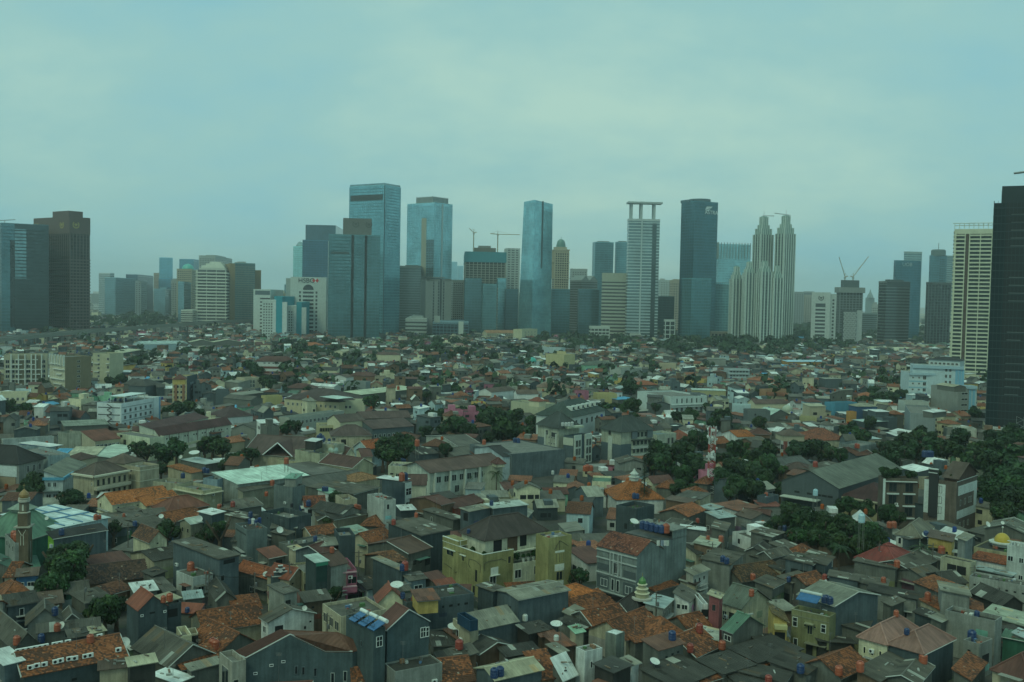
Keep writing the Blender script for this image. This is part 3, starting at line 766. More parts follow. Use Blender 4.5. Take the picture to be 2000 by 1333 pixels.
hs((940, 425), (1120, 380), 5, 4, 's', 't', 'be', 1.0)
hs((1440, 445), (1550, 330), (1300, 420), 5, 's', 't', 'be', .6)
hs((1700, 740), (2050, 830), (1690, 640), 4.5, 's', 'n', 'gn', .4)
hs((1960, 750), (2060, 700), (1900, 720), 5, 's', 's', 'lg', .3)
hs((1860, 720), (2000, 690), (1690, 620), 4.6, 's', 'd', 'gr', .3, sky=.1)

# ---- second row
at(0, 960)
hs((190,665),(400,640),(60,545),9,'f','d','lg',parapet=.5,label='pale mosque annex with two orange tanks, at the foot of the minaret',wins=[('S',.2,6.8,1.0,1.2),('S',.5,6.8,1.0,1.2),('S',.8,6.8,1.0,1.2)])
hs((250, 985), (500, 960), (200, 850), 4.2, 's', 'n', 'gn', .3, rcol=(.055, .14, .10))
hs((120, 960), (220, 900), (-60, 800), 4.6, 's', 'n', 'gr', .4, rcol=(.07, .14, .11))
hs((420,592),(840,455),14,7,'h','n','gn',5.2,geo=False,name='mosque',label='green pyramid-roofed mosque hall beside the minaret',cat='mosque',auto=0)
PAV=hs((720,470),(1410,338),(0,300),8,'s','w','lb',.5,geo=False,label='wide pale pavilion roof with blue seams behind the minaret',name='pavilion',cat='pavilion',auto=0,ov=.5,rcol=(.58,.68,.66))
SCHOOL=hs((690,600),(1412,508),(505,540),10,'s','k','bg',.8,geo=False,label='blue-grey house with near-black roof and a lime green end wall, behind the big tree',auto=0)
hs((1200, 960), (1650, 870), (1130, 830), 5, 's', 'm', 'db', .8)
hs((1080, 1190), (1890, 1090), 9, 4, 'x', 'b', 'br', 2.4, old=.3, rcol=(.10, .062, .045))
hs((100, 400), (360, 395), (20, 310), 4.5, 's', 'g', 'bg', .5)
hs((30, 420), (230, 480), (0, 330), 4.8, 's', 'b', 'br', 1)
hs((210,1090),(470,1085),(165,1000),5.5,'s','h','bl',.5,desc='two-storey blue shop, grey lean-to roof',wins=[('F',.2,3,1.3,1.2,'w'),('F',.7,3,1.3,1.2,'w')])
hs((60, 1090), (180, 1090), 8, 5, 'x', 't', 'be', 1.8)
hs((1420, 480), (1920, 390), (1415, 310), 4.6, 's', 'g', 'bg', .8)
at(240, 960)
hs((345,640),(578,610),(105,555),7.5,'y','b','cr',2,label='cream gable house with brown tiled roof and a blue tank on its corner',auto=0,wins=[('F',.45,6.6,.4,.3,'o')],rcol=(.17,.085,.05))
hs((400, 890), (720, 800), (180, 770), 4.5, 'x', 'd', 'be', 1.2)
WORK=hs((1240,868),(1458,805),(690,632),10,'s','g','bg',.7,label='long blue-grey workshop house with a rooftop canopy at its front end',auto=0,wins=[('F',.15,5.5,.9,1.2),('F',.5,8.7,2.6,.8,'o')])
hs((1590,500),(1890,490),(1345,420),9,'f','d','bg',parapet=.4,label='bare concrete block house with a line of vents, right of the workshop house',wcol=(.15,.185,.18),wins=[('S',.1 + .1 * i,7.6,.4,.4,'o') for i in range(9)])
hs((900, 1105), (1130, 1040), (735, 1010), 7, 'f', 'g', 'wh', parapet=.15, wcol=(.46, .48, .44), auto=.2)
hs((870,415),(1110,370),(740,375),8,'x','w','sl',.8,geo=False,label='cream-fronted house with a curved pale roof beside two trees',wins=[('S',.25,5.6,.8,1.1),('S',.75,5.6,.8,1.1)],wcol=(.3,.29,.21),rcol=(.55,.62,.54))
hs((1140,297),(1265,250),(1010,247),10,'s','w','sl',.3,geo=False,auto=0,desc='tall slate house, white flat roof')
hs((570, 252), (1090, 170), (390, 190), 5, 'h', 'm', 'br', 2.6, rcol=(.17, .068, .045))
at(0, 960)
hs((1445,165),(2180,62),9,6,'x','t','cr',2.2,label='long cream house with a bright orange tiled gable roof, beside the cream hotel',rcol=(.42,.15,.055),old=.12)
at(240, 960)
hs((300, 182), (740, 88), 7, 5, 'x', 't', 'cr', 1.8, rcol=(.42, .15, .055), old=.12)
hs((610, 392), (1020, 310), 7, 4.5, 'x', 't', 'gr', 1.8, old=.4)
hs((310, 322), (550, 282), (270, 250), 4.8, 'x', 'g', 'gr', 1)
hs((100, 300), (310, 260), 6, 4.5, 's', 'g', 'gr', .6)
hs((380, 470), (500, 380), (40, 320), 4.5, 'x', 'g', 'bg', .9)
hs((1420, 250), (1520, 215), (1250, 230), 6.5, 's', 'g', 'gr', .4)
hs((1560, 350), (1680, 300), (1360, 290), 6.5, 's', 'g', 'gr', .4, sky=.2)
hs((1500, 210), (1720, 150), (1390, 130), 6, 'x', 'g', 'gr', 1.2)
hs((380, 1080), (540, 1020), (270, 1030), 5, 's', 'd', 'gr', .5)
hs((540, 1290), (690, 1280), (330, 1130), 4.8, 's', 'g', 'gr', .4)
hs((1500, 640), (1400, 640), 7, 5, 's', 'g', 'gr', .4)
hs((1480, 900), (1640, 860), 5, 5, 's', 'd', 'gr', .3)
at(480, 960)
hs((300,852),(480,800),(200,735),6.5,'s','r','gr',1.0,wins=[('F',.6,3.6,1.6,2.0,'o')],rcol=(.19,.07,.045))
hs((330, 1118), (410, 1052), (0, 965), 5, 'y', 't', 'gr', 1.4, rcol=(.3, .10, .05), old=.15)
hs((560, 1120), (760, 1055), 6, 6, 'y', 'r', 'be', 1.6)
hs((745,1048),(895,1032),8,7,'f','c','cr',parapet=.4,wins=[('F',.45,3.6,1.9,1.2,'o')],wcol=(.36,.34,.22))
hs((990, 820), (1070, 748), (720, 730), 9, 'x', 'm', 'bg', 1.4)
hs((640, 760), (740, 740), (560, 710), 8, 's', 'e', 'be', .3)
hs((570, 700), (1100, 590), (440, 650), 7.5, 'f', 'g', 'gr', parapet=.3, auto=.2)
hs((1200,572),(1405,560),7,12,'f','c','sl',auto=0,label='narrow tall slate block beside hanging blue cloth')
hs((950,702),(1275,665),(905,620),10,'s','p','dk',.5,label='open laundry terrace under a pale sheet roof with blue cloth hung in front')
TERR=hs((550,345),(850,290),(190,260),9,'f','c','sl',parapet=1.2,label='slate house with a cluttered roof terrace and potted plants',auto=.15)
hs((1135, 362), (1610, 275), 8, 6, 's', 'd', 'br', .8, wcol=(.26, .23, .165), auto=0)
hs((930,370),(1130,362),8,5.6,'y','d','br',1.0,wcol=(.26,.22,.155),wins=[('F',.3,2.8,1.2,1.0,'o')])
hs((1250, 285), (1380, 215), (940, 190), 7, 'y', 'd', 'lg', 1.2, auto=0)
hs((1450, 582), (1650, 547), (1230, 465), 6, 's', 's', 'gr', .8, rcol=(.26, .34, .28))
hs((850, 570), (1180, 520), 6, 5, 'x', 't', 'be', 1.4)
hs((1480, 430), (1760, 440), 7, 5, 'h', 't', 'gr', 1.6)
hs((760, 190), (1020, 180), 8, 6, 'x', 't', 'wh', 1.8, rcol=(.25, .085, .045))
hs((520, 560), (650, 520), (320, 530), 6, 's', 'g', 'gr', .4)
hs((330, 470), (640, 480), (300, 410), 6.4, 's', 'g', 'gr', .4, sky=.15)
at(720, 960)
hs((195,118),(325,92),(30,30),11,'f','c','wh',parapet=.2,label='pale cube-shaped room on top of a house with one dark window',z0=0,wins=[('F',.35,8.6,.8,1.4)],wcol=(.44,.46,.42))
hs((20, 670), (330, 590), 7, 6, 'x', 't', 'be', 1.8)
hs((510,795),(755,705),(30,665),7,'x','m','gr',1.6,rcol=(.105,.062,.045),label='broad maroon-brown roofed house with a railed balcony, left of the olive building')
hs((300, 912), (385, 842), (55, 790), 7, 'x', 't', 'gr', 1.0, rcol=(.22, .10, .05))
hs((425,1012),(470,1000),(65,850),10,'s','p','sl',.3,label='thin slate party wall house with a pale patched lower wall and white top',auto=0)
hs((672,562),(985,470),(330,385),9,'s','g','sl',.8,label='slate house with broad grey sheet roof and planted balcony, behind the olive building',auto=0)
hs((1290, 257), (1570, 207), (1170, 217), 9, 's', 'p', 'bg', .3, wins=[('S', .4, 6.4, 1.6, 2, 'o')])
hs((1600, 215), (1985, 150), (1580, 150), 9, 's', 'w', 'bg', .3, geo=False, auto=0, rcol=(.45, .5, .45))
hs((1085, 362), (1190, 330), (735, 228), 6, 's', 'g', 'gr', .5, sky=.12)
hs((930, 172), (1120, 140), (500, 100), 7, 'x', 'm', 'br', 1.2)
hs((1100, 215), (1470, 120), 7, 5.5, 'x', 'm', 'rd', 1.4)
hs((900, 350), (1060, 300), 6, 4.6, 'x', 'g', 'gr', 1)
hs((430, 350), (330, 345), (30, 280), 5, 's', 'g', 'gr', .5)
hs((600, 230), (420, 240), 5, 6, 's', 'w', 'sl', .3)
at(1200, 960)
SLATE=hs((285,225),(630,190),(-62,195),11,'f','d','sl',parapet=1.0,label='big plain slate block with sunken roof terrace, behind the grey shophouse',wins=[('S',.5,5.5,.9,1.4,'o')])
hs((940, 320), (1060, 215), (630, 245), 5, 'x', 't', 'gr', 1.4, rcol=(.33, .12, .055), old=.2)
hs((1340, 345), (1545, 320), (1180, 265), 5, 's', 's', 'gr', .6)
hs((1240, 240), (1340, 190), (1130, 190), 5, 's', 's', 'gr', .4)
hs((1160, 500), (1300, 470), (855, 492), 7, 's', 'w', 'gr', .4, geo=False, auto=.2, wcol=(.15, .16, .15))
hs((1420, 505), (1480, 410), (1250, 465), 6.5, 's', 'g', 'gr', .5)
hs((1285, 715), (1435, 640), (1010, 670), 6, 's', 'p', 'br', .5, rcol=(.42, .45, .36))
hs((1050, 790), (1250, 740), (840, 700), 4.5, 'x', 'd', 'be', 1)
hs((1480,937),(1755,815),(1090,885),7,'s','g','lg',.4,label='pale long block with flat grey roof and a small turquoise balcony tower',auto=.15)
hs((1010,1064),(1272,1008),(880,1027),6.5,'s','p','wh',.5,wins=[('F',.14,4.6,.5,.7,'o'),('F',.42,4.6,.5,.7,'o'),('F',.72,4.6,.5,.7,'o')],wcol=(.5,.5,.44))
hs((1040, 1195), (1212, 1130), (820, 1160), 4.5, 's', 'u', 'be', .5, rcol=(.08, .06, .05))
hs((520, 1275), (810, 1190), 6, 4.5, 's', 't', 'gr', 1.4, old=.45)
hs((860, 360), (1060, 420), (700, 440), 4.6, 'x', 'g', 'gr', 1)
hs((960, 150), (1110, 110), (640, 110), 5.5, 's', 'h', 'br', .4)
hs((1560, 290), (1760, 350), 7, 4.6, 'x', 'h', 'lg', 1.2)
hs((1650, 300), (1980, 330), 7, 4.4, 'x', 'm', 'gr', 1.2)
at(1200, 1130)
hs((960,290),(1175,195),(740,215),6,'s','h','wh',1.2,wins=[('S',.3,4.2,1.2,1.0),('S',.7,4.2,.8,1.0)],rcol=(.13,.12,.095))
hs((620,372),(892,280),(350,352),6.2,'s','s','lg',.4,geo=False,label='pale grey house with flat whitish roof and a porch, beside the mosque cupola',wins=[('F',.2,3.4,.7,1.6),('F',.45,3.4,.6,1.6),('F',.7,3.4,.6,1.6),('S',.7,3.2,1.0,2.0,'o')])
hs((1345,248),(1440,200),(1205,215),9,'s','e','pk',.4,wcol=(.30,.10,.105),label='narrow dusty pink tower house with beige roof and one hooded window',wins=[('S',.5,6.4,.8,1.3)])
BIGT=hs((1630,375),(1985,270),(1350,290),6.5,'y','z','cr',2.6,geo=True,label='cream house under a large grey-green ribbed gable roof beside the pink tower house',trim=(.1,.08,.07),wins=[('S',.35,3.2,2.0,1.8,'o'),('S',.75,3.2,1.0,1.8)])
hs((1130, 330), (1200, 330), 7, 6, 'f', 'w', 'wh', z0=0, wins=[('F', .5, 3.6, 1.4, 1.4, 'o')])
at(1440, 960)
hs((960,937),(1100,860),(615,862),7,'s','g','bg',.3,wins=[('S',.3,3.6,1.6,1.8,'o'),('S',.65,3.6,1.6,1.8,'o')])
hs((1130,942),(1358,855),(965,932),7,'s','g','sl',.3,wins=[('F',.86,5,.5,1.3,'w'),('S',.5,4.6,.9,.7,'o')])
at(1700, 960)
REDHIP=hs((345,948),(545,822),(-160,830),5.5,'h','r','gr',3.0,geo=True,label='low house with a large brick-red hip roof, beside the white tank on a pole',rcol=(.22,.05,.04),old=.05)
hs((320,990),(400,945),(-210,890),5.2,'s','g','gr',.3,desc='long grey row house, grey lean-to roof',auto=.7)
at(1440, 960)
hs((440, 585), (650, 535), (150, 525), 6, 's', 'g', 'gr', .4, sky=.15)
hs((310, 785), (385, 700), (130, 745), 5, 'x', 'd', 'gr', 1)
hs((430, 845), (610, 765), (330, 790), 5.4, 'x', 'g', 'gr', 1)
hs((590, 735), (745, 685), (440, 660), 5, 's', 'g', 'gr', .6)
hs((830, 805), (950, 748), (650, 760), 5, 'h', 't', 'gr', 1.4, old=.4)
hs((1050, 862), (1215, 805), (850, 830), 5.5, 's', 'g', 'gr', .4, sky=.2)
hs((60, 1150), (610, 1062), 8, 4, 'x', 'b', 'gr', 2.0, rcol=(.13, .075, .04), old=.4)
hs((450, 1235), (645, 1165), (210, 1160), 5, 's', 'g', 'gr', .6)
hs((700, 1172), (930, 1085), (560, 1085), 4.6, 's', 'g', 'gr', .5)
hs((880, 1190), (1130, 1130), 5, 5, 'x', 't', 'gr', 1.2)
hs((1540, 1145), (1650, 1085), (1170, 1100), 5.5, 's', 'g', 'bg', .4)
hs((1900, 1230), (2050, 1150), (1480, 1180), 4.6, 's', 'g', 'gr', .4)
hs((180, 820), (410, 880), 5, 4, 's', 'g', 'gr', .4)
hs((560, 1010), (700, 930), (420, 960), 5, 's', 'd', 'be', .4)
at(1700, 960)
WHIP=hs((640,580),(870,460),(318,548),7.5,'h','z','wh',2.2,label='white house with grey ribbed hip roof behind the red hip roof',wins=[('S',.22,5,1.2,1.6),('S',.5,3.2,.8,3.6),('S',.85,5,.8,1.6)],rcol=(.17,.16,.12))
YOR=hs((1045,642),(1150,560),(740,592),8,'s','h','yo',.5,label='yellow and brick-orange shophouse with orange tanks on its balcony',wins=[('S',.25,4.6,1.2,1.0),('S',.72,4.4,2.6,1.6,'o'),('S',.3,.6,1.6,1.8,'o')])
BLUT=hs((1215,627),(1372,572),(1112,605),11,'s','p','lg',.3,label='narrow tall house with a strip of blue tiles and rooftop canopy',auto=0,wcol=(.22,.24,.23))
CRW=hs((1290,917),(1340,890),(910,830),8,'f','d','cr',parapet=.3,label='cream box house with two big open windows in front of the blue-tiled house',wins=[('S',.3,5,2,1.8,'o'),('S',.62,5,2,1.8,'o'),('S',.3,1.6,1.6,1.6,'o'),('S',.7,1.6,1.8,1.6,'o')],wcol=(.42,.40,.28))
hs((1740, 937), (1800, 880), (1300, 845), 5, 'q', 't', 'wh', .6, rcol=(.3, .10, .05), old=.15)
WR=hs((2080,740),(2200,700),(1752,680),10,'f','c','wh',parapet=1.0,label='white house with balustraded roof at the right edge beside the golden dome',wins=[('S',.42,6.4,1.0,1.2),('S',.42,2.6,1.0,1.2),('S',.85,6.4,1.2,1.2)],wcol=(.56,.60,.56))
hs((1800, 1085), (1830, 1050), (1360, 985), 5.5, 's', 's', 'gr', .2)
hs((2010,1217),(2080,1160),(1270,1085),7,'f','g','lg',parapet=.3,label='long pale grey wall house with small vents in a row, right edge',wins=[('S',.06 + .14 * i,5.2,.5,.35,'o') for i in range(7)],wcol=(.36,.37,.33))
hs((520, 1015), (850, 872), 8, 5, 'x', 'g', 'gr', 1.4, sky=.08)
hs((1990,545),(2080,450),(1470,468),7,'x','g','gr',1.6,label='broad grey-roofed hall behind the golden dome',rcol=(.14,.15,.125))
hs((730, 590), (740, 560), (590, 640), 7, 's', 'g', 'bg', .3)
hs((220, 470), (330, 480), (0, 400), 5.6, 's', 'g', 'gr', .4)
hs((870, 880), (1000, 820), 6, 5, 's', 'g', 'gr', .5)
hs((700, 1110), (940, 1060), 7, 4.4, 'x', 'g', 'gr', 1.2)
hs((1000, 1180), (1230, 1160), 7, 4.6, 'x', 'd', 'gr', 1.4)
# ------------------------------------------------------------------ buildings one would point at
def wgrid(H_, k, t0, t1, n, z0, dz, m, w, h, col=(.6, .62, .58), near=False, skip=None):
    L = H_['fr'].side(k)[3]
    for j in range(m):
        for i in range(n):
            if skip and skip(i, j): continue
            t=L * (t0 + (t1 - t0) * (i + .5) / n);window(H_['root'],H_['fr'],k,t,z0 + dz * j,w,h,col,near)
def bands(H_, k, zs, th, out, name, col, t0=0.0, t1=1.0):
    L = H_['fr'].side(k)[3]
    for z in zs: slab(H_['root'], H_['fr'], k, L * t0, L * t1, z, z + th, out, name, col)
def rel(root,pts): return [(P(u,v,z).x - root.location.x,P(u,v,z).y - root.location.y,z) for u,v,z in pts]
def drop_wall(b, p, q, z0=0.0): b.poly([(p[0], p[1], z0), (q[0], q[1], z0), q, p])

# big slate house: tower box with solar heaters, gable block, and two lower wings round a court
at(480, 1130)
BX=hs((1640,655),(1830,640),(1225,490),13,'f','c','sl',parapet=.2,auto=0,rcol=(.2,.22,.2),wcol=(.075,.105,.11),name='house',
        label='big slate house with solar heaters, maroon roofs and many air conditioners in the foreground',cat='house',wins=[('F',.5,10.2,1.1,1.6,'w','grid'),('S',.42,9.5,.5,.9)])
SR = BX['root']
at(720, 1130)
GB=hs((240,655),(800,560),(35,573),12,'y','m','sl',2.4,root=SR,auto=0,wcol=(.085,.12,.128),rcol=(.13,.058,.045),trim=(.42,.44,.42),ov=.15,
        wins=[('F',.86,9.6,1.0,1.6,'w','grid'),('F',.965,9.6,.6,1.5,'w','grid'),('F',.2,5.2,.5,1.2),('F',.53,5.4,.5,1.2),('F',.08,6,.4,.4,'o'),('F',.41,6.4,.4,.4,'o'),('F',.76,6.4,.4,.4,'o')])
at(480, 1130)
AN=hs((1375,972),(1800,882),6,8,'f','c','sl',root=SR,parapet=.15,auto=0,wcol=(.08,.112,.12),rcol=(.12,.15,.16),wins=[('F',.28,5.4,.5,1.2,'w'),('F',.74,5.6,.5,1.2),('F',.13,6.4,.4,.4,'w')])
for x, z in ((.57, 8.1), (.70, 8.1), (.83, 8.1), (.43, 4.9), (.65, 5.0), (.87, 5.7), (.87, 4.8)):
    aircon(SR, AN['fr'].mat('F', AN['fr'].w * x, z, .02))
b = MB(); bw = MB()
LL,L0,R1,R0,E0,E1,X1,BR=rel(SR,[(454.7,1273.9,8.5),(479.8,1286,8.5),(566.8,1239.6,11.5),(547,1229.7,11.5),(635.3,1272.4,8.6),(688.6,1273,8.6),(722,1262.8,8.6),(660,1235,11.2)])
def roofpart(name, polys, col):
    b = MB(); roof_slab(polys, b, .15); o = b.build(name, M['roof'], SR, col); return o
ra = roofpart('roof', [[L0, R1, R0, LL]], (.13, .058, .045))
rb = roofpart('roof', [[E0, E1, R1], [E1, X1, BR], [E1, BR, R0, R1]], (.145, .072, .05))
for q in ([LL, L0], [L0, R1], [R1, E0], [E0, E1], [E1, X1]):
    low = lambda p: (p[0], p[1], p[2] - .16)
    drop_wall(bw, low(q[0]), low(q[1]))
bw.build('wall', M['wall'], SR, (.085, .12, .128))
for p, q in ((L0, R1), (R1, E0), (E0, E1), (LL, L0)):
    b=MB();b.bar(Vector(p) + Vector((0,0,.03)),Vector(q) + Vector((0,0,.03)),.11);b.build('barge_board',M['trim'],SR,(.40,.43,.40))
n_ = (Vector(R1) - Vector(L0)); n_.z = 0
for i in range(1, 12):     # ribs of the maroon slope
    b=MB();f=i / 12;p=Vector(L0).lerp(Vector(LL),f);q=Vector(R1).lerp(Vector(R0),f);b.bar(p + Vector((0,0,.05)),q + Vector((0,0,.05)),.06);b.build('roof_rib',M['trim'],ra,(.10,.045,.035))
for i in range(1, 10):
    b=MB();f=i / 10;p=Vector(E0).lerp(Vector(E1),f);q=Vector(R1).lerp(Vector(R0),f);b.bar(p + Vector((0,0,.05)),q + Vector((0,0,.05)),.05);b.build('roof_rib',M['trim'],rb,(.10,.05,.038))
class WallLine:      # a wall between two relative points, for hanging windows on it
    def __init__(s, p, q, c):
        s.w=s.d=(Vector(q) - Vector(p)).xy.length;s.A=Vector(p).xy + c;s.ex=(Vector(q) - Vector(p)).xy.normalized();s.ey=Vector((-s.ex.y,s.ex.x));s.cx,s.cy=c.x,c.y
        if s.ey.dot(s.A) < 0: s.ey = -s.ey
    side = Fr.side; local = Fr.local; mat = Fr.mat; wpt = Fr.wpt; pt = Fr.pt
c_ = SR.location.xy
w1 = WallLine(L0, R1, c_)
for t,z in ((.22,5.9),(.58,6.9),(.85,7.3)): window(SR,w1,'F',w1.w * t,z,.6,.4,(.6,.62,.6),True)
w2 = WallLine(R1, E0, c_)
for t in (.18, .38, .72): window(SR, w2, 'F', w2.w * t, 5.6 - t, .45, 1.3, (.1, .13, .14), True)
w3 = WallLine(E0, E1, c_)
for t in (.28, .74): window(SR, w3, 'F', w3.w * t, 3.6 + t * .6, .6, 1.6, (.35, .38, .36), True)
at(240, 1130)
FB=hs((1400,1078),(1575,1037),(1245,945),8.8,'f','c','be',root=SR,parapet=.8,auto=0,wcol=(.36,.34,.28),wins=[('S',.5,4.2,2.6,3.2),('F',.28,3.6,.9,2.6)])

# solar water heaters on its roof: panel, white cylinder, stand
def solar(xy, z, rot, col, label):
    r = empty('solar_water_heater', xy[0], xy[1], z); r.rotation_euler.z = rot
    b=MB();b.poly([(-.95,-1.1,.25),(.95,-1.1,.25),(.95,.9,1.05),(-.95,.9,1.05)]);b.poly([(-.95,-1.1,.15),(-.95,.9,.95),(.95,.9,.95),(.95,-1.1,.15)])
    for p,q in (((-.95,-1.1),(.95,-1.1)),): b.poly([(p[0],p[1],.15),(q[0],q[1],.15),(q[0],q[1],.25),(p[0],p[1],.25)])
    b.build('panel', M['tank'], r)
    b = MB(); b.bar((-1.0, 1.15, 1.2), (1.0, 1.15, 1.2), .3, n=12); b.build('cylinder', M['plastic'], r, col)
    b=MB();[b.bar((x,y,0),(x,y,zz),.03) for x in (-.8,.8) for y,zz in ((-1,.2),(.9,.95))];b.build('stand',M['metal'],r,(.15,.15,.15))
    tag(r, label, 'solar heater', 'solar water heaters on the rooftops'); return r
at(480, 1130)
dS = BX['fr'].ey
for i, (X, Y) in enumerate(((1440, 500), (1560, 555), (1680, 610))):
    p = P(*px((X, Y)), 13.3)
    solar((p.x,p.y),12.8,math.atan2(dS.y,dS.x) - math.pi,(.72,.75,.70),['solar heater with white cylinder farthest from the gable, on the big slate house','middle solar heater of the three on the big slate house','solar heater nearest the maroon gable on the big slate house'][i])
b = MB(); f = BX['fr']      # roof railing
for k in range(9):
    y = f.d * k / 8; b.bar(f.pt(.1, y, 12.9), f.pt(.1, y, 13.8), .025)
for z in (13.35,13.8): b.bar(f.pt(.1,0,z),f.pt(.1,f.d,z),.025);b.bar(f.pt(.1,f.d - .1,z),f.pt(f.w,f.d - .1,z),.025)
b.build('railing', M['metal'], SR, (.03, .035, .035))

# olive yellow building
at(720, 960)
O1=hs((1465,818),(1880,752),(925,640),9.2,'f','c','ol',parapet=.9,auto=0,rcol=(.12,.13,.10),label='olive yellow building with roof garden and cream middle wall',cat='building',name='building',
        wins=[('F',.33,2.6,1.7,1.9,'w'),('F',.86,6.4,.9,1.6),('S',.15,3.2,.7,2.4,'o'),('S',.47,6.4,1.0,1.2),('S',.8,6.6,2.6,1.2),('S',.2,.2,.7,1.9,'o')])
OR = O1['root']; ocol = O1['wv']
f = O1['fr']
slab(OR,f,'F',f.w * .26,f.w * .50,4.6,6.2,.06,'panel',(.66,.68,.6));slab(OR,f,'F',f.w * .24,f.w * .54,4.45,4.6,.35,'window_hood',(.66,.68,.6))
slab(OR,f,'S',f.d * .40,f.d * .54,7.65,7.8,.3,'window_hood',(.66,.68,.6));slab(OR,f,'S',f.d * .66,f.d * .96,7.85,8.0,.3,'window_hood',(.66,.68,.6))
for k, t0, t1 in (('F', 0, 1), ('S', 0, 1)):
    L = f.side(k)[3]; slab(OR, f, k, 0, L, 9.2, 9.32, .05, 'coping', (.68, .70, .62), .2)
g=f.sub(0,f.w * .35,f.d * .60,f.d);b=MB();b.box(g,-.03,g.w,-.01,g.d + .02,9.2,10.2);b.build('wall',M['wall'],OR,ocol)
b=MB();b.box(f.sub(-.08,.25,f.d * .6,f.d),0,.3,-.02,f.d * .4 + .05,10.2,10.32);b.build('coping',M['trim'],OR,(.68,.70,.62))
at(960, 960)
O3=hs((735,602),(1030,558),4.5,13,'f','c','ol',root=OR,parapet=.4,auto=0,wcol=ocol,wins=[('F',.48,7.6,.32,2.0),('F',.33,7.6,.32,2.0),('F',.63,7.6,.32,2.0),('F',.48,3.9,1.7,1.9),('F',.48,.9,1.7,1.9)])
f3 = O3['fr']
for z0,z1 in ((5.9,7.3),(2.9,3.8),(9.7,10.1)): slab(OR,f3,'F',f3.w * .28,f3.w * .68,z0,z1,.07,'panel',(.68,.70,.60))
O2=hs((285,932),(737,858),5,6.2,'f','c','cr',root=OR,parapet=.2,auto=0,wcol=(.66,.66,.50),rcol=(.12,.13,.1),wins=[('F',.12,3.0,1.7,1.9,'w'),('F',.66,3.2,1.7,1.9,'w'),('F',.7,.2,1.4,1.2,'w')])
at(960, 960)
OM=hs((-80,602),(670,470),(-350,492),12,'h','h','cr',3.2,root=OR,near=True,geo=True,auto=0,ov=.6,rcol=(.062,.048,.042),wcol=(.6,.58,.44),wins=[('F',.62,9.0,1.8,2.6,'o'),('F',.2,8.8,2.2,2.4,'o'),('F',.43,8.8,1.6,3.0,'o'),('F',.85,6,1.4,2.4,'o')])
fm=OM['fr'];slab(OR,fm,'F',fm.w * .36,fm.w * .52,8.2,11.8,.12,'timber_panel',(.10,.06,.04));slab(OR,fm,'F',0,fm.w,8.0,8.3,.7,'balcony',(.60,.60,.48))
O4 = hs((500, 700), (735, 660), 5, 8.6, 's', 'h', 'cr', 1.6, root=OR, auto=0, rcol=(.06, .048, .042))
def vine(fr, k, pts):
    b = MB(); q = [fr.local(k, fr.side(k)[3] * t, z, .05) for t, z in pts]
    for a, c in zip(q[:-1], q[1:]): b.bar(a, c, .05)
    b.build('wall_ornament', M['trim'], OR, (.09, .085, .06))
vine(f,'F',[(.05,5.8),(.06,7.4),(.2,7.7),(.62,7.6),(.75,7.1)]);vine(f,'F',[(.52,7.6),(.62,7.9)])
vine(f,'S',[(.05,5.4),(.05,7.0),(.18,7.5),(.32,7.4),(.33,6.2),(.29,5.6)]);vine(f,'S',[(.4,8.2),(.6,7.9)])
vine(f, 'S', [(.75, 4.0), (.86, 4.3), (.96, 4.4)]); vine(f, 'S', [(.62, 3.6), (.68, 3.4)])
vine(f3,'F',[(.25,10.4),(.47,12.2),(.70,11.4),(.86,10.8)]);vine(f3,'F',[(.47,12.2),(.47,10.2)]);vine(f3,'F',[(.06,3.2),(.24,3.0),(.25,4.2)])
# roof garden things
def plant(x, y, z, rad, label, col=(.6, 1.0, .6), pot=None, hgt=1.0):
    r = empty('potted_plant', x, y, z)
    if pot: b = MB(); b.lathe([(.25, 0), (.38, .9), (.34, .9)], 10); b.build('pot', M['plastic'], r, pot)
    PLANTS.append((r,rad,.9 if pot else 0,col,hgt));tag(r,label,'plant','plants on the roof gardens');return r
PLANTS = []
def fpt(fr, x, y): q = fr.wpt(x, y); return q.x, q.y
for i,(fx,fy,rr,cc,lb) in enumerate([(.2,.12,.7,(.7,1,.6),'dark shrub at the near corner of the olive roof garden'),(.52,.3,.8,(3.2,3.0,.9),'yellow-green bush left of the garden umbrella'),(.85,.35,.8,(3.2,3.0,.9),'yellow-green bush right of the garden umbrella'),
        (.25,.42,.8,(.7,1,.6),'leafy shrub by the white railing of the olive roof garden'),(.92,.15,.6,(.8,1,.6),'small shrub at the far corner of the olive roof garden'),(.5,.08,.5,(.7,1,.5),'low shrub along the front coping of the olive roof garden')]):
    x, y = fpt(f, f.w * fx, f.d * fy); plant(x, y, 8.3, rr, lb, cc)
f2 = O2['fr']
for t,lb in ((.32,'plant in the squat white pot on the cream terrace'),(.46,'plant in the tall white pot on the cream terrace'),(.60,'plant in the third white pot on the cream terrace')):
    x, y = fpt(f2, f2.w * t, .7); plant(x, y, 6.0, .6, lb, (.6, 1, .5), (.5, .52, .48))
for t,lb in ((.2,'dense shrub at the left end of the cream terrace'),(.8,'dense shrub beside the olive tower on the cream terrace')):
    x, y = fpt(f2, f2.w * t, 2.2); plant(x, y, 6.0, 1.3, lb, (.5, .9, .5), None, 1.3)
x, y = fpt(f, f.w * .68, f.d * .36); u_ = empty('garden_umbrella', x, y, 8.3)
b=MB();b.lathe([(1.7,2.2),(.9,2.75),(.05,3.2)],12);b.build('canopy',M['trim'],u_,(.06,.085,.07));b=MB();b.bar((0,0,0),(0,0,2.3),.05,n=6);b.build('pole',M['metal'],u_,(.1,.1,.1))
tag(u_, 'dark grey garden umbrella open on the olive roof garden', 'umbrella')
b = MB()
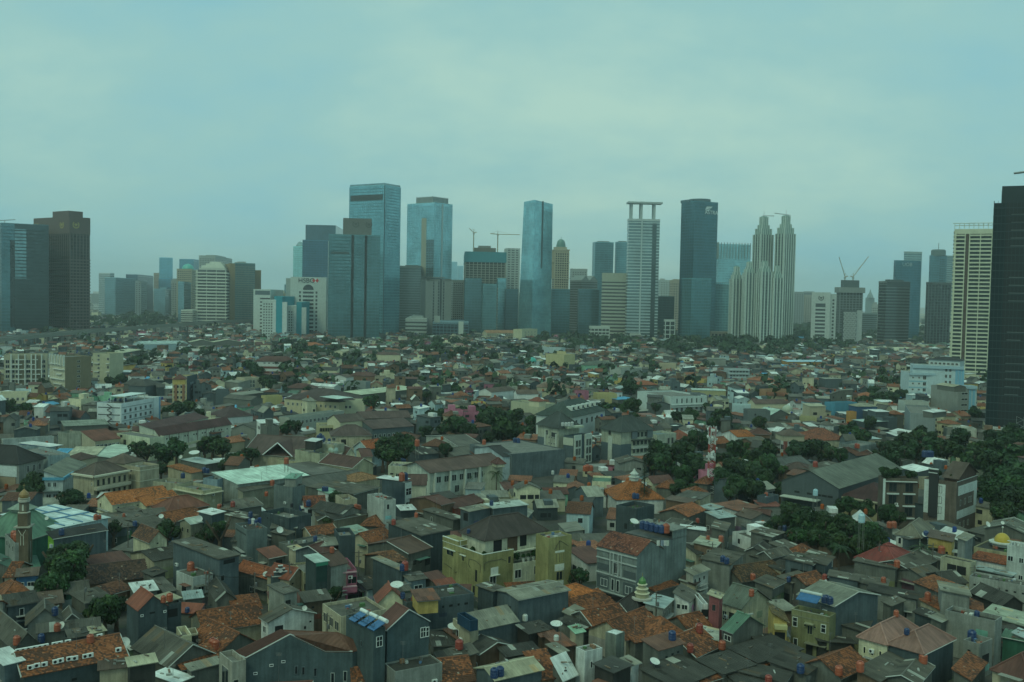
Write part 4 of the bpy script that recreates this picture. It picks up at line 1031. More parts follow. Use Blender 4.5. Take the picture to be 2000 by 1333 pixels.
for k in range(5):
    b.bar(f.pt(.3 + f.w * .0, f.d * (.58 - .0), 8.3 + .0), f.pt(.3, f.d * .58, 10.2), .06)
for fx in (.02, .3, .6): b.bar(f.pt(f.w * fx + .2, f.d * .58, 8.3), f.pt(f.w * fx + .2, f.d * .58, 10.4), .06)
b.bar(f.pt(.2,f.d * .58,10.4),f.pt(f.w * .62,f.d * .58,10.4),.06);b.bar(f.pt(.2,f.d * .58,9.3),f.pt(f.w * .62,f.d * .58,9.3),.05)
b.build('pergola', M['trim'], OR, (.62, .64, .58))

# grey shophouse with brick-red roof and rooftop tanks
at(1200, 960)
G1=hs((290,820),(640,735),(-231,692),12,'x','r','gr',2.3,label='grey shophouse with brick-red roof and a row of blue tanks behind it',cat='shophouse',name='shophouse',auto=0,ov=.15,trim=(.40,.44,.42),wcol=(.20,.235,.225),rcol=(.17,.065,.045),geo=False)
GR = G1['root']; g1 = G1['fr']
# roof ridge runs along the side that faces the street: rebuild heights so that the gable shows on the right
for o_ in list(GR.children): bpy.data.objects.remove(o_, do_unlink=True) if not o_.children else None
for o_ in list(GR.children_recursive): bpy.data.objects.remove(o_, do_unlink=True)
sw = Fr(g1.wpt(0, g1.d), -g1.ey, g1.ex, g1.d, g1.w); sw.cx, sw.cy = g1.cx, g1.cy
b = MB(); wall_shell(b, sw, 'x', 12, 2.3); b.build('wall', M['wall'], GR, (.20, .235, .225))
pl,rd=roof_polys(sw,'x',12,2.3,.15);b=MB();roof_slab(pl,b);ro=b.build('roof',M['tileflat'],GR,(.17,.065,.045));lay_tiles(ro,pl[0],(.19,.075,.05),random.Random(3),.1)
G1['fr'] = sw; G1['roof'] = 'x'
rear=sw.sub(sw.w * .02,sw.w * .98,sw.d + .01,sw.d + 8);b=MB();wall_shell(b,rear,'f',13.4,0);b.build('wall',M['wall'],GR,(.185,.22,.21))
b=MB();b.box(rear,-.3,rear.w + .1,3.2,rear.d + .3,14.9,15.1);b.build('roof',M['wall'],GR,(.24,.25,.22))
b = MB(); b.box(rear, 0, rear.w, 0, rear.d, 13.2, 13.4); b.build('roof_floor', M['wall'], GR, (.15, .15, .14))
b=MB();b.box(rear,rear.w - .3,rear.w,3.4,rear.d,13.4,14.9);b.box(rear,0,rear.w - .3,rear.d - .2,rear.d,13.4,14.9);b.build('wall',M['wall'],GR,(.185,.22,.21))
HOUSES.append(dict(root=GR, fr=rear, h=15.1, roof='f', rise=0, zf=15.1, near=True, name='shophouse'))
dk = (.075, .095, .10); lt = (.40, .44, .42)
for t0,t1,z0,z1 in ((.02,.32,7.2,8.6),(.68,.98,7.0,8.4),(.02,.32,3.6,6.2),(.68,.98,3.4,6.0)): slab(GR,sw,'F',sw.w * t0,sw.w * t1,z0,z1,.05,'panel',dk)
for z in (11.2, 9.6, 6.6, 3.0): slab(GR, sw, 'F', 0, sw.w, z, z + .22, .25, 'ledge', lt)
for t in (.36, .44, .56, .64): slab(GR, sw, 'F', sw.w * t - .1, sw.w * t + .1, 6.8, 11.2, .3, 'pilaster', lt)
for t,z,w_,h_ in ((.2,4.0,1.8,1.6),(.82,3.8,1.8,1.6),(.5,7.2,1.6,2.2),(.42,3.6,.8,2.4),(.55,3.6,.8,2.4)): window(GR,sw,'F',sw.w * t,z,w_,h_,(.6,.63,.6),True)
opening(GR, sw, 'F', sw.w * .5, .1, sw.w * .9, 2.6)
occ_mark(rear)

# pink shophouse, arched shop, green tower shop
at(480, 960)
PK=hs((1100,1022),(1420,996),9,7.6,'f','c','pk',parapet=.9,auto=0,label='pink shophouse with two balcony bands and dark windows',cat='shophouse',name='shophouse',wcol=(.40,.135,.20),wins=[('F',.26,4.6,1.6,1.4),('F',.5,4.7,1.6,1.4),('F',.8,4.7,2.2,1.5),('F',.22,.2,2.6,2.4,'o'),('F',.8,.2,2.6,2.4,'o')])
pf=PK['fr'];slab(PK['root'],pf,'F',0,pf.w,3.2,4.3,.9,'balcony',(.44,.14,.21));slab(PK['root'],pf,'F',0,pf.w,7.0,7.25,.5,'ledge',(.5,.30,.33));slab(PK['root'],pf,'F',0,pf.w,4.3,4.42,.95,'railing',(.5,.3,.34))
slab(PK['root'],pf,'F',pf.w * .56,pf.w * .64,0,3.2,.6,'pilaster',(.45,.13,.22));slab(PK['root'],pf,'F',pf.w * .58,pf.w * .61,4.42,7.0,.6,'pilaster',(.36,.14,.18))
hs((1092,950),(1300,905),7,9.2,'x','m','be',1.6,rcol=(.10,.062,.048),wcol=(.42,.43,.38),auto=.1)
AR=hs((335,1102),(555,1085),8,6,'f','c','sl',parapet=.4,auto=0,label='dark arched shop front with white stepped crest',cat='shop',name='shop',wcol=(.07,.095,.10))
af = AR['fr']
for t0, t1, z1 in ((.12, .88, 6.9), (.25, .75, 7.5), (.38, .62, 8.1)):
    slab(AR['root'],af,'F',af.w * t0,af.w * t1,6.0,z1,.0,'crest',(.07,.095,.10),.4);slab(AR['root'],af,'F',af.w * t0 - .06,af.w * t1 + .06,z1,z1 + .14,.08,'crest_trim',(.6,.62,.58),.45)
slab(AR['root'], af, 'F', 0, af.w, 6.0, 6.14, .08, 'crest_trim', (.6, .62, .58))
b = MB(); n = 12; rr = af.w * .36
pts=[af.local('F',af.w * .5 + rr * math.cos(math.pi * k / n),2.2 + rr * .72 * math.sin(math.pi * k / n),.02) for k in range(n + 1)]
b.poly([af.local('F',af.w * .5 + rr,.05,.02)] + pts + [af.local('F',af.w * .5 - rr,.05,.02)]);b.build('arch_opening',M['hole'],AR['root'])
b=MB();[b.bar(p + Vector((0,0,.08)),q + Vector((0,0,.08)),.1) for p,q in zip(pts[:-1],pts[1:])];b.build('arch_trim',M['trim'],AR['root'],(.58,.6,.56))
b = MB(); q = af.local('F', af.w * .5, 7.15, .05); t_ = af.ex
b.poly([(q.x + .42 * math.cos(2 * math.pi * k / 14) * t_.x,q.y + .42 * math.cos(2 * math.pi * k / 14) * t_.y,q.z + .42 * math.sin(2 * math.pi * k / 14)) for k in range(14)]);b.build('roundel',M['trim'],AR['root'],(.62,.64,.6))
GT=hs((900,908),(1050,886),(765,822),11,'s','w','sl',.3,geo=False,auto=0,label='narrow dark green fronted tower shop with pale flat roof, left of the pink shophouse',cat='shop',name='shop',wcol=(.05,.075,.075),rcol=(.42,.52,.46),wins=[('F',.5,3.6,.7,2.4),('F',.2,4.6,.45,1.0,'w'),('F',.8,4.6,.45,1.0,'w')])
gf=GT['fr'];slab(GT['root'],gf,'F',0,gf.w,10.2,10.9,.3,'fascia',(.04,.22,.14));slab(GT['root'],gf,'F',gf.w * .04,gf.w * .96,7.0,10.1,.06,'glazing',(.02,.05,.045),mat='plastic');slab(GT['root'],gf,'F',0,gf.w,.6,3.2,.25,'lower_front',(.50,.60,.60))

# minaret
at(0, 960)
p = P(47.3, 1057.5, 9); mr = empty('minaret', p.x, p.y, 0); s_ = 10.0 / 91
b = MB(); b.lathe([(1.75, 0), (1.75, 9)], 4);
class F2:
    def __init__(s, a): s.c, s.s = math.cos(a), math.sin(a)
    def pt(s, x, y, z): return (x * s.c - y * s.s, x * s.s + y * s.c, z)
fm_=F2(.12);b=MB();b.box(fm_,-1.2,1.2,-1.2,1.2,0,12.1);b.build('base',M['wall'],mr,(.16,.125,.085))
b = MB(); b.box(fm_, -1.6, 1.6, -1.6, 1.6, 12.1, 12.35); b.build('ledge', M['trim'], mr, (.34, .33, .26))
b = MB(); b.box(fm_, -.98, .98, -.98, .98, 12.35, 15.0); b.build('shaft', M['wall'], mr, (.165, .125, .085))
b=MB();b.lathe([(1.15,0),(1.3,.15),(1.05,.3)],8,(0,0,15.0));b.build('ledge',M['trim'],mr,(.42,.40,.32))
b = MB(); b.box(fm_, -.75, .75, -.75, .75, 15.3, 17.3); b.build('shaft', M['wall'], mr, (.17, .15, .11))
b = MB(); b.box(fm_, -.16, .16, -.80, -.755, 15.6, 16.9); b.build('niche', M['trim'], mr, (.6, .6, .5))
b=MB();b.lathe([(.9,0),(1.25,.12),(1.25,.5),(.95,.62),(1.2,.75),(1.2,.9)],8,(0,0,17.3));b.build('balcony',M['trim'],mr,(.45,.43,.36))
b=MB();b.lathe([(.8,0),(.98,.3),(.98,.7),(.75,1.15),(.4,1.5),(.1,1.8),(.04,1.9)],14,(0,0,18.2));b.build('dome',M['plastic'],mr,(.30,.185,.075))
b=MB();b.bar((0,0,20.0),(0,0,21.2),.05,n=6);b.bar((-.25,0,20.8),(.25,0,20.8),.05);b.build('finial',M['metal'],mr,(.35,.28,.15))
for sx in (-1, 1):
    b = MB(); q = [(sx * .28, 8.4), (sx * .28, 10.3), (sx * .14, 10.6), (sx * .75, 11.7)]
    for a, c in zip(q[:-1], q[1:]): b.bar(fm_.pt(a[0], -1.23, a[1]), fm_.pt(c[0], -1.23, c[1]), .07)
    b.build('white_tracery', M['trim'], mr, (.62, .6, .48))
tag(mr,'brown tiled minaret with golden onion dome, in front of the pale pavilion roof','minaret');landmark('brown minaret',47,1010)
b=MB();mh=[h for h in HOUSES if h['name'] == 'mosque'][0];q=mh['fr'];b.box(q.sub(q.w * .36,q.w * .64,q.d * .36,q.d * .64),0,q.w * .28,0,q.d * .28,11.2,12.2)
g=q.sub(q.w * .33,q.w * .67,q.d * .33,q.d * .67);pl,_=roof_polys(g,'h',12.1,1.3,.2);roof_slab(pl,b);b.build('lantern_roof',M['roof'],mh['root'],(.26,.32,.26))
b=MB();b.box(q,-.5,q.w + .5,-.5,q.d + .5,6.6,6.8);b.build('eave',M['trim'],mh['root'],(.15,.2,.16))
# blue seams of the pavilion roof
f = PAV['fr']
for i,(x0,y0,x1,y1) in enumerate([(.0,.35,1,.35),(.0,.68,1,.68),(.16,0,.16,.35),(.33,.35,.33,.68),(.5,0,.5,.35),(.66,.35,.66,.68),(.83,0,.83,.35),(.2,.68,.2,1),(.55,.68,.55,1),(.85,.68,.85,1),(.33,0,.33,.0)]):
    z=lambda y: 8.16 + .5 * y;b=MB();b.bar(f.pt(f.w * x0,f.d * y0,z(y0)),f.pt(f.w * x1 + .01,f.d * y1,z(y1)),.16);b.build('roof_seam',M['trim'],PAV['root'],(.12,.25,.38))
f = SCHOOL['fr']; slab(SCHOOL['root'], f, 'S', 0, f.d, 0, 10, .04, 'lime_wall', (.19, .40, .055), mat='wall')
for t,z in ((.2,7.4),(.6,7.4),(.25,4.2)): window(SCHOOL['root'],f,'S',f.d * t,z,.9,1.3,(.4,.6,.2),True)
slab(SCHOOL['root'], f, 'S', f.d * .1, f.d * .35, 2.2, 8.6, .5, 'white_fin', (.5, .53, .55))
# low mosque with tiered cupola in front of the grey shophouse
at(1200, 1130)
BM=hs((330,492),(560,330),(-20,365),4.5,'h','k','gr',3.2,label='small mosque with black hip roof carrying a tiered green and gold cupola',cat='mosque',name='mosque',geo=False,trim=(.4,.42,.4),auto=0)
p = P(*px((355, 195)), 7.6); q = BM['root'].location
b=MB();b.lathe([(1.9,0),(1.9,.35),(1.7,.4)],10,(p.x - q.x,p.y - q.y,6.6));b.build('cupola_base',M['trim'],BM['root'],(.42,.40,.34))
b=MB();b.lathe([(1.3,0),(1.3,.7),(1.05,.75),(1.0,1.5),(.75,1.6),(.72,2.3)],10,(p.x - q.x,p.y - q.y,7.0));b.build('cupola_drum',M['trim'],BM['root'],(.34,.32,.20))
for z, r0 in ((7.7, 1.45), (8.5, 1.2), (9.3, .95)):
    b=MB();b.lathe([(r0,0),(r0,.12),(r0 - .2,.2)],10,(p.x - q.x,p.y - q.y,z));b.build('cupola_ring',M['trim'],BM['root'],(.55,.52,.36))
b=MB();b.lathe([(.62,0),(.72,.3),(.66,.8),(.35,1.2),(.1,1.5)],12,(p.x - q.x,p.y - q.y,9.3));b.build('cupola_dome',M['plastic'],BM['root'],(.08,.20,.06))
b=MB();b.bar((p.x - q.x,p.y - q.y,10.7),(p.x - q.x,p.y - q.y,11.5),.06,n=6);b.build('finial',M['metal'],BM['root'],(.4,.33,.15))
# mosque with golden dome at the right
at(1700, 960)
GD=hs((1770,790),(1900,640),(1370,690),5.6,'f','d','cr',parapet=.3,label='cream mosque hall with a golden dome on a white ring',cat='mosque',name='mosque',wcol=(.40,.36,.22),wins=[('S',.14 + .12 * i,3.4,.4,.4,'o') for i in range(6)])
p = P(*px((1690, 655)), 6.4); q = GD['root'].location; c = (p.x - q.x, p.y - q.y, 5.6)
b=MB();b.lathe([(2.2,0),(2.2,.7),(2.9,.75),(2.9,1.0),(2.0,1.05)],20,c);b.build('dome_ring',M['trim'],GD['root'],(.5,.52,.46))
b=MB();b.lathe([(1.75 * math.cos(t),1.05 + 2.0 * math.sin(t)) for t in [math.pi / 2 * k / 8 for k in range(8)]] + [(.06,3.05)],24,c);b.build('dome',M['plastic'],GD['root'],(.48,.33,.04))
b=MB();b.bar((c[0],c[1],8.6),(c[0],c[1],9.9),.06,n=6);b.build('finial',M['metal'],GD['root'],(.5,.48,.4))
b=MB();b.lathe([(.1,-.25),(.28,0),(.1,.25)],8,(c[0],c[1],10.0));b.build('finial_ball',M['trim'],GD['root'],(.5,.52,.46))
b = MB(); f = WR['fr']
for k, L in (('S', f.d), ('F', f.w)):
    for i in range(int(L / .7)):
        slab(WR['root'], f, k, i * .7 + .1, i * .7 + .4, 10.0, 10.7, 0, 'baluster', (.56, .6, .56), .15)
    slab(WR['root'], f, k, 0, L, 10.7, 10.85, .05, 'handrail', (.6, .63, .6), .25)

# khaki fronted house
at(1440, 1130)
K2=hs((1185,497),(1250,440),(705,388),8.2,'f','c','kh',parapet=.8,auto=0,label='khaki fronted house with carved windows and tanks on its terrace',wins=[('S',.15,5.2,.9,1.5,'w','grid'),('S',.5,4.4,1.0,1.6),('S',.9,5.2,.9,1.7,'w','grid'),('S',.87,1.6,.8,1.6,'w'),('S',.15,.2,2.2,2.2,'o'),('S',.5,.2,1.2,2.4,'o'),('S',.63,5.6,.5,.5),('S',.37,5.6,.5,.5)])
kf=K2['fr'];slab(K2['root'],kf,'S',kf.d * .38,kf.d * .62,6.3,6.45,.8,'window_hood',(.3,.3,.19));slab(K2['root'],kf,'S',kf.d * .05,kf.d * .6,2.9,3.05,.9,'canopy',(.2,.2,.14));slab(K2['root'],kf,'S',0,kf.d,8.2,8.32,.1,'coping',(.4,.4,.3));slab(K2['root'],kf,'S',0,kf.d,7.1,7.25,.08,'ledge',(.2,.2,.13))
d_ = kf.ey
for i, (X, Y) in enumerate(((850, 235), (985, 265))):
    p=P(*px((X,Y)),10.8);solar((p.x,p.y),10.2,math.atan2(d_.y,d_.x) + math.pi,(.5,.54,.5),['left white solar heater above the khaki front','right white solar heater above the khaki front'][i])
for t in (.3, .75):     # awnings of the yellow house
    h_ = [x for x in HOUSES if x['root'].get('label', '').startswith('narrow brown-roofed')][0]; hf = h_['fr']
    slab(h_['root'],hf,'S',.1,hf.d - .1,5.8 if t < .5 else 2.8,6.5 if t < .5 else 3.3,1.2,'awning',(.46,.42,.20))

# brown and white apartment building on the right
at(1700, 800)
B1=hs((1110,935),(1385,850),(690,880),14.5,'f','c','db',parapet=.4,auto=0,label='brown apartment building with white panels and brown gable roof, roof gardens on top',cat='apartment building',name='apartment_building',wcol=(.155,.125,.10),rcol=(.1,.1,.09))
BR_ = B1['root']; bf = B1['fr']
B2=hs((620,890),(700,860),(215,905),14,'f','c','db',root=BR_,parapet=1.0,auto=0,wcol=(.13,.11,.085),rcol=(.08,.09,.07))
b2 = B2['fr']
wt = (.55, .60, .56)
at(1700, 800)
slab(BR_,bf,'R' if False else 'F',bf.w * .08,bf.w * 1.0,10.6,13.2,.06,'white_panel',wt);slab(BR_,bf,'F',bf.w * .05,bf.w * .98,4.2,6.4,.06,'white_panel',wt);slab(BR_,bf,'F',bf.w * .86,bf.w * 1.0,6.4,10.6,.06,'white_panel',wt)
for z,ts in ((11.0,(.17,.38,.62,.72)),(7.6,(.2,.42,.62,.72)),(4.6,(.17,.38,.6,.72)),(1.4,(.2,.4,.6))):
    for t in ts: window(BR_, bf, 'F', bf.w * t, z, .9, 1.7, (.35, .37, .34), False)
S = bf.d
slab(BR_,bf,'S',S * .70,S * 1.0,5.0,14.2,.07,'white_panel',wt);slab(BR_,bf,'S',S * .34,S * .56,3.2,13.4,.07,'white_panel',wt);slab(BR_,bf,'S',S * .56,S * .84,4.2,17.2,.5,'dark_shaft',(.028,.03,.03));slab(BR_,bf,'S',S * .56,S * .86,17.2,17.5,.7,'coping',wt);slab(BR_,bf,'S',S * .58,S * .86,16.2,16.4,.7,'coping',wt)
for z in (8.0, 10.9, 5.2):
    window(BR_, bf, 'S', S * .52, z, 1.4, 2.0, (.03, .03, .03), False)
L2 = b2.d
for z in (3.4, 6.8, 10.2):
    for t in (.26, .72):
        window(BR_,b2,'S',L2 * t,z,2.2,2.5,(.05,.05,.045),False);slab(BR_,b2,'S',L2 * (t - .17),L2 * (t + .17),z - .7,z - .35,.5,'balcony',wt)
for t in (.05, .5): slab(BR_, b2, 'S', L2 * t, L2 * (t + .44), 13.0, 13.2, .6, 'canopy', wt)
slab(BR_, b2, 'S', L2 * .94, L2 * 1.0, 0, 13.8, .35, 'white_fin', wt)
rg=bf.sub(bf.w * .05,bf.w * .98,bf.d * .02,bf.d * .42);pl,_=roof_polys(Fr(rg.wpt(0,rg.d),-rg.ey,rg.ex,rg.d,rg.w),'x',15.6,3.4,.6)
rr_=Fr(rg.wpt(0,rg.d),-rg.ey,rg.ex,rg.d,rg.w);rr_.cx,rr_.cy=bf.cx,bf.cy;pl,_=roof_polys(rr_,'x',15.6,3.4,.6);b=MB();roof_slab(pl,b);b.build('roof',M['roof'],BR_,(.10,.072,.055));b=MB();wall_shell(b,rr_,'x',15.5,3.2,14.3);b.build('wall',M['wall'],BR_,(.10,.06,.045))
slab(BR_, bf, 'F', 0, bf.w, 14.5, 14.65, .12, 'coping', wt)
at(1700, 800)
PORCH=hs((1020,1275),(1105,1185),(560,1205),6.5,'s','d','sl',.9,geo=False,auto=0,label='slate annex with long grey roof and laundry behind its parapet, before the brown apartment building',wins=[('S',.12 + .13 * i,4.4,.6,1.2,'w') for i in range(5)])

# hall with maroon roof, lime panel and orange lattice portal beside the grey warehouse
at(1440, 800)
WHf = rect(px((1300, 1008)), px((480, 925)), px((2300, 780)), 8.5)
WH=house(None,None,None,8.5,'y','g','sl',4.0,fr=WHf,near=False,name='warehouse',cat='warehouse',label='large warehouse with wide grey gable roof and slate gable end',rcol=(.135,.145,.115),auto=0,wcol=(.09,.11,.115))
for t in (.14, .24, .34, .5, .72): opening(WH['root'], WHf, 'F', WHf.w * t, 5.2, 1.6, .6)
slab(WH['root'], WHf, 'F', WHf.w * .3, WHf.w * .95, 3.9, 4.2, 3.0, 'canopy', (.5, .54, .46))
HM=hs((1880,1192),(2150,1110),(1330,1095),6,'h','m','yo',4.0,near=False,name='hall',cat='hall',label='hall with dark maroon hip roof and pale yellow pillared walls',rcol=(.065,.03,.028),wcol=(.40,.36,.22),auto=0)
hf = HM['fr']
for t in (.12, .36, .6, .84): opening(HM['root'], hf, 'S', hf.d * t, 2.6, hf.d * .15, 2.4)
slab(HM['root'], hf, 'S', 0, hf.d, 5.4, 5.8, .5, 'fascia', (.50, .47, .32))
p = P(*px((1130, 1250)), 0); q = P(*px((1330, 1250)), 0)
gp=Fr(p,(q - p).normalized(),Vector((-(q - p).normalized().y,(q - p).normalized().x)),(q - p).length,2.5);gr_=empty('entrance_portal',gp.cx,gp.cy)
b=MB();b.box(gp,-3.2,-1.2,0,2.5,0,8.2);b.build('lime_pylon',M['wall'],gr_,(.22,.25,.07));b=MB();b.box(gp,-1.2,gp.w + 1,.2,2.3,6.2,7.6);b.build('orange_fascia',M['trim'],gr_,(.36,.06,.035));b=MB();b.box(gp,-1.2,gp.w,.8,1.6,3.4,6.2);b.build('glazing',M['glass'],gr_)
b = MB(); b.box(gp, -2.4, -2.0, -.03, 0, 1.0, 6.8); b.build('slot', M['hole'], gr_)
for i in range(9):
    b=MB();b.bar(gp.pt(-.5 + i * 1.0,1,7.6),gp.pt(.5 + i * 1.0,1.0,9.6),.16);b.bar(gp.pt(.5 + i * 1.0,1.15,7.6),gp.pt(-.5 + i * 1.0,1.15,9.6),.16);b.build('lattice',M['trim'],gr_,(.20,.30,.06))
tag(gr_, 'lime green and orange entrance portal with criss-cross lattice beside the warehouse', 'portal')
# ------------------------------------------------------------------ larger buildings of the middle distance
def ms(A, B, C, h, *a, **k):
    k.setdefault('near', False); k.setdefault('auto', 0); return hs(A, B, C, h, *a, **k)
GRP = 'mid-rise buildings among the houses'
def mid(lb, name='apartment_building', cat='building'): return dict(label=lb, name=name, cat=cat, group=GRP)
at(0, 640)
a=ms((835,378),(1185,370),(605,352),23,'f','c','be',**mid('beige apartment block with a blank brown end wall and white balconies'),wcol=(.22,.19,.125))
wgrid(a,'F',.44,.58,1,2.0,2.9,7,1.8,1.5,(.6,.62,.56));wgrid(a,'S',.03,.97,6,1.5,2.9,7,1.5,2.0)
slab(a['root'], a['fr'], 'S', 0, a['fr'].d, 0, 23, .05, 'balcony_wall', (.50, .47, .34))
for z in range(6): bands(a,'S',[3.6 + z * 2.9],.5,1.0,'balcony',(.62,.64,.58),.02 + .17 * (z % 2),.5 + .2 * (z % 3))
for t in (.02,.2,.38,.56,.74,.92): slab(a['root'],a['fr'],'S',a['fr'].d * t,a['fr'].d * t + .6,17.5,24,1.0,'white_fin',(.6,.63,.58))
c=ms((50,354),(602,352),16,21.5,'f','c','be',**mid('wide beige apartment block with staggered white balconies at the left edge'),wcol=(.45,.42,.30))
wgrid(c, 'F', .02, .98, 8, 1.5, 3.0, 6, 2.2, 2.0)
for z in range(6): bands(c,'F',[3.4 + z * 3.0],.55,1.0,'balcony',(.62,.64,.58),.04 + .11 * (z % 3),.42 + .1 * (z % 2));bands(c,'F',[3.4 + z * 3.0],.55,1.0,'balcony',(.62,.64,.58),.5 + .08 * (z % 3),.74 + .05 * (z % 4))
for t in (.15,.32,.47,.62,.72,.86): slab(c['root'],c['fr'],'F',c['fr'].w * t,c['fr'].w * t + .7,0,22,1.1,'white_fin',(.6,.63,.58))
for t,w_ in ((.33,.13),(.64,.09),(.74,.12)): slab(c['root'],c['fr'],'F',c['fr'].w * t,c['fr'].w * (t + w_),0,21.2,.12,'brown_panel',(.2,.17,.11))
e=ms((1190,328),(1405,336),14,22,'f','c','be',**mid('pale beige apartment wing with a strip of narrow windows, right of the brown end wall'),wcol=(.48,.46,.32))
wgrid(e, 'F', .25, .45, 1, 1.5, 2.6, 8, 1.6, 1.5); wgrid(e, 'F', .84, .98, 1, 2.0, 5.2, 4, 1.6, 1.8)
for z in (5,10.2,15.4): bands(e,'F',[z],.5,.9,'balcony',(.62,.64,.58),.1,.38);bands(e,'F',[z],.5,.9,'balcony',(.62,.64,.58),.82,1.0)
landmark('beige apartment blocks', 130, 735)
wh=ms((1555,975),(2054,885),(1245,962),12,'f','c','wh',**mid('white four-storey hotel with rows of square dark windows and an outside stair','hotel','hotel'),wcol=(.68,.74,.74),parapet=.8)
wgrid(wh,'F',.03,.80,6,1.6,3.0,3,1.7,1.6,(.55,.6,.6));bands(wh,'F',[3.9,6.9,9.9],.22,.12,'ledge',(.2,.24,.24),.02,.8);bands(wh,'S',[3.6,6.6,9.8],.35,.1,'ledge',(.05,.06,.06),.05,.95)
slab(wh['root'],wh['fr'],'F',wh['fr'].w * .80,wh['fr'].w * .82,0,12,.2,'pilaster',(.5,.55,.55));slab(wh['root'],wh['fr'],'F',wh['fr'].w * .965,wh['fr'].w,0,12,.15,'blue_strip',(.16,.34,.50))
b = MB(); f = wh['fr']
for k in range(8): z=1.2 + k * 1.3;q0=f.local('S',f.d * (.32 if k % 2 else .52),z,1.2);q1=f.local('S',f.d * (.52 if k % 2 else .32),z + 1.3,1.2);b.bar(q0,q1,.22)
b.build('outside_stair',M['metal'],wh['root'],(.06,.06,.06));b=MB();b.box(f,f.w * .25,f.w * .8,f.d * .3,f.d * .95,14.0,14.2);[b.box(f,f.w * x,f.w * x + .2,f.d * y,f.d * y + .2,11.2,14.0) for x in (.26,.5,.78) for y in (.32,.9)];b.build('roof_canopy',M['trim'],wh['root'],(.6,.68,.66));landmark('white hotel',252,805)
ms((1035,1147),(1242,1152),(420,1082),6.5,'y','m','bg',2.4,label='long grey-walled shed with dark maroon gable roof, left of the white hotel',name='shed',cat='shed')
a=ms((-20,842),(342,838),10,8.5,'f','g','cr',**mid('stained old cream building with rooftop plants at the left edge','building'));wgrid(a,'F',.05,.95,5,4.5,3,1,1.2,1.6);wgrid(a,'F',.05,.95,5,1.4,3,1,1.2,1.6)
at(0, 800)
a=ms((240,682),(565,612),(-420,640),9.8,'h','k','lg',4.0,**mid('grey and pinkish building with wide black hip roof at the left edge','building'),near=True,ov=.6,wcol=(.30,.31,.28),geo=False)
wgrid(a,'F',.25,.95,3,6.2,3.4,1,1.0,2.0,(.4,.4,.38),True);wgrid(a,'F',.35,.5,1,2.2,3.4,1,1.0,2.0,(.4,.4,.38),True);wgrid(a,'S',.08,.5,3,5.8,3.4,1,1.0,2.0,(.5,.5,.48),True)
slab(a['root'],a['fr'],'S',a['fr'].d * .05,a['fr'].d,0,5.2,.3,'pinkish_panel',(.32,.25,.17));slab(a['root'],a['fr'],'S',a['fr'].d * .03,a['fr'].d,5.4,8.6,.2,'white_panel',(.55,.6,.58))
ms((615,600),(855,560),(300,480),10,'f','c','lb',**mid('pale blue-grey building under a thin white canopy roof','building'),near=True,wcol=(.36,.44,.44),wins=[('F',.25,6.4,1.8,.9,'o'),('F',.75,6.6,1.8,1.4,'o'),('F',.5,3.4,.8,1.8)])
ms((640, 478), (855, 460), (180, 440), 13.5, 's', 'w', 'bl', .2, root=HOUSES[-1]['root'], z0=13.2, mark=False)
a=ms((805,872),(1290,690),(500,820),7.6,'s','g','wh',2.0,**mid('white house with wide grey roof edged in bright blue','building'),near=True,geo=False,wcol=(.5,.56,.55),rcol=(.17,.18,.14),wins=[('S',.42,4.8,1.0,1.4),('S',.72,4.8,1.0,1.4),('S',.4,1.6,1.2,1.2),('S',.75,1.4,1.4,1.4)])
slab(a['root'],a['fr'],'S',-.3,a['fr'].d + .3,6.8,7.6,.45,'blue_fascia',(.10,.32,.46));slab(a['root'],a['fr'],'F',-.3,a['fr'].w * .4,6.8,7.6,.45,'blue_fascia',(.10,.32,.46));slab(a['root'],a['fr'],'S',a['fr'].d * .2,a['fr'].d,3.6,3.8,1.2,'canopy',(.14,.18,.17))
a=ms((1205,852),(1640,772),(950,812),8.8,'h','h','be',2.8,**mid('beige guest house with dark brown hip roof and long open galleries','guest_house'),near=True,geo=False,ov=.7,wcol=(.45,.40,.28),rcol=(.10,.075,.06));CH=a
for z in (5.6,2.2): wgrid(a,'F',.04,.96,6,z,3,1,.9,1.9,(.2,.17,.12),True);bands(a,'F',[z - 1.0],.9,1.2,'gallery',(.48,.43,.32),0,1)
slab(a['root'],a['fr'],'F',-.6,a['fr'].w,8.3,8.8,.8,'fascia',(.55,.52,.40));slab(a['root'],a['fr'],'S',-.6,a['fr'].d,8.3,8.8,.8,'fascia',(.55,.52,.40));wgrid(a,'S',.02,.18,1,2.4,3.4,2,.5,1.0,(.6,.6,.5),True)
g=ms((1795,742),(2016,700),(1630,705),9.6,'f','c','be',root=a['root'],near=True,wcol=(.43,.38,.27),parapet=.8,wins=[('S',.6,5.6,.6,1.6),('S',.6,2.2,.6,1.6)])
for k in 'FS': slab(a['root'],g['fr'],k,0,g['fr'].side(k)[3],5.2,5.4,.1,'ledge',(.55,.52,.4));slab(a['root'],g['fr'],k,0,g['fr'].side(k)[3],8.4,8.6,.1,'ledge',(.55,.52,.4))
landmark('beige guest house', 205, 935)
ms((1600,688),(1765,632),(1390,648),9.6,'h','h','be',2.2,**mid('brown domed hip roof of a house behind the beige guest house','building'),rcol=(.11,.08,.06))
a=ms((1220,402),(1455,352),(1190,265),7.5,'s','r','be',2.6,**mid('brick-red sloping roof over a row of cluttered balconies','building'),rcol=(.16,.06,.04));wgrid(a,'F',.02,.98,6,4.2,3,1,1.2,1.8);wgrid(a,'F',.02,.98,6,1.0,3,1,1.2,1.8)
a=ms((1035,312),(1218,292),(700,300),9,'f','c','gr',**mid('stained concrete block beside the brick-red balcony roof','building'),near=True,wcol=(.30,.32,.26));wgrid(a,'F',.05,.95,4,1.0,3,2,1.4,1.9)
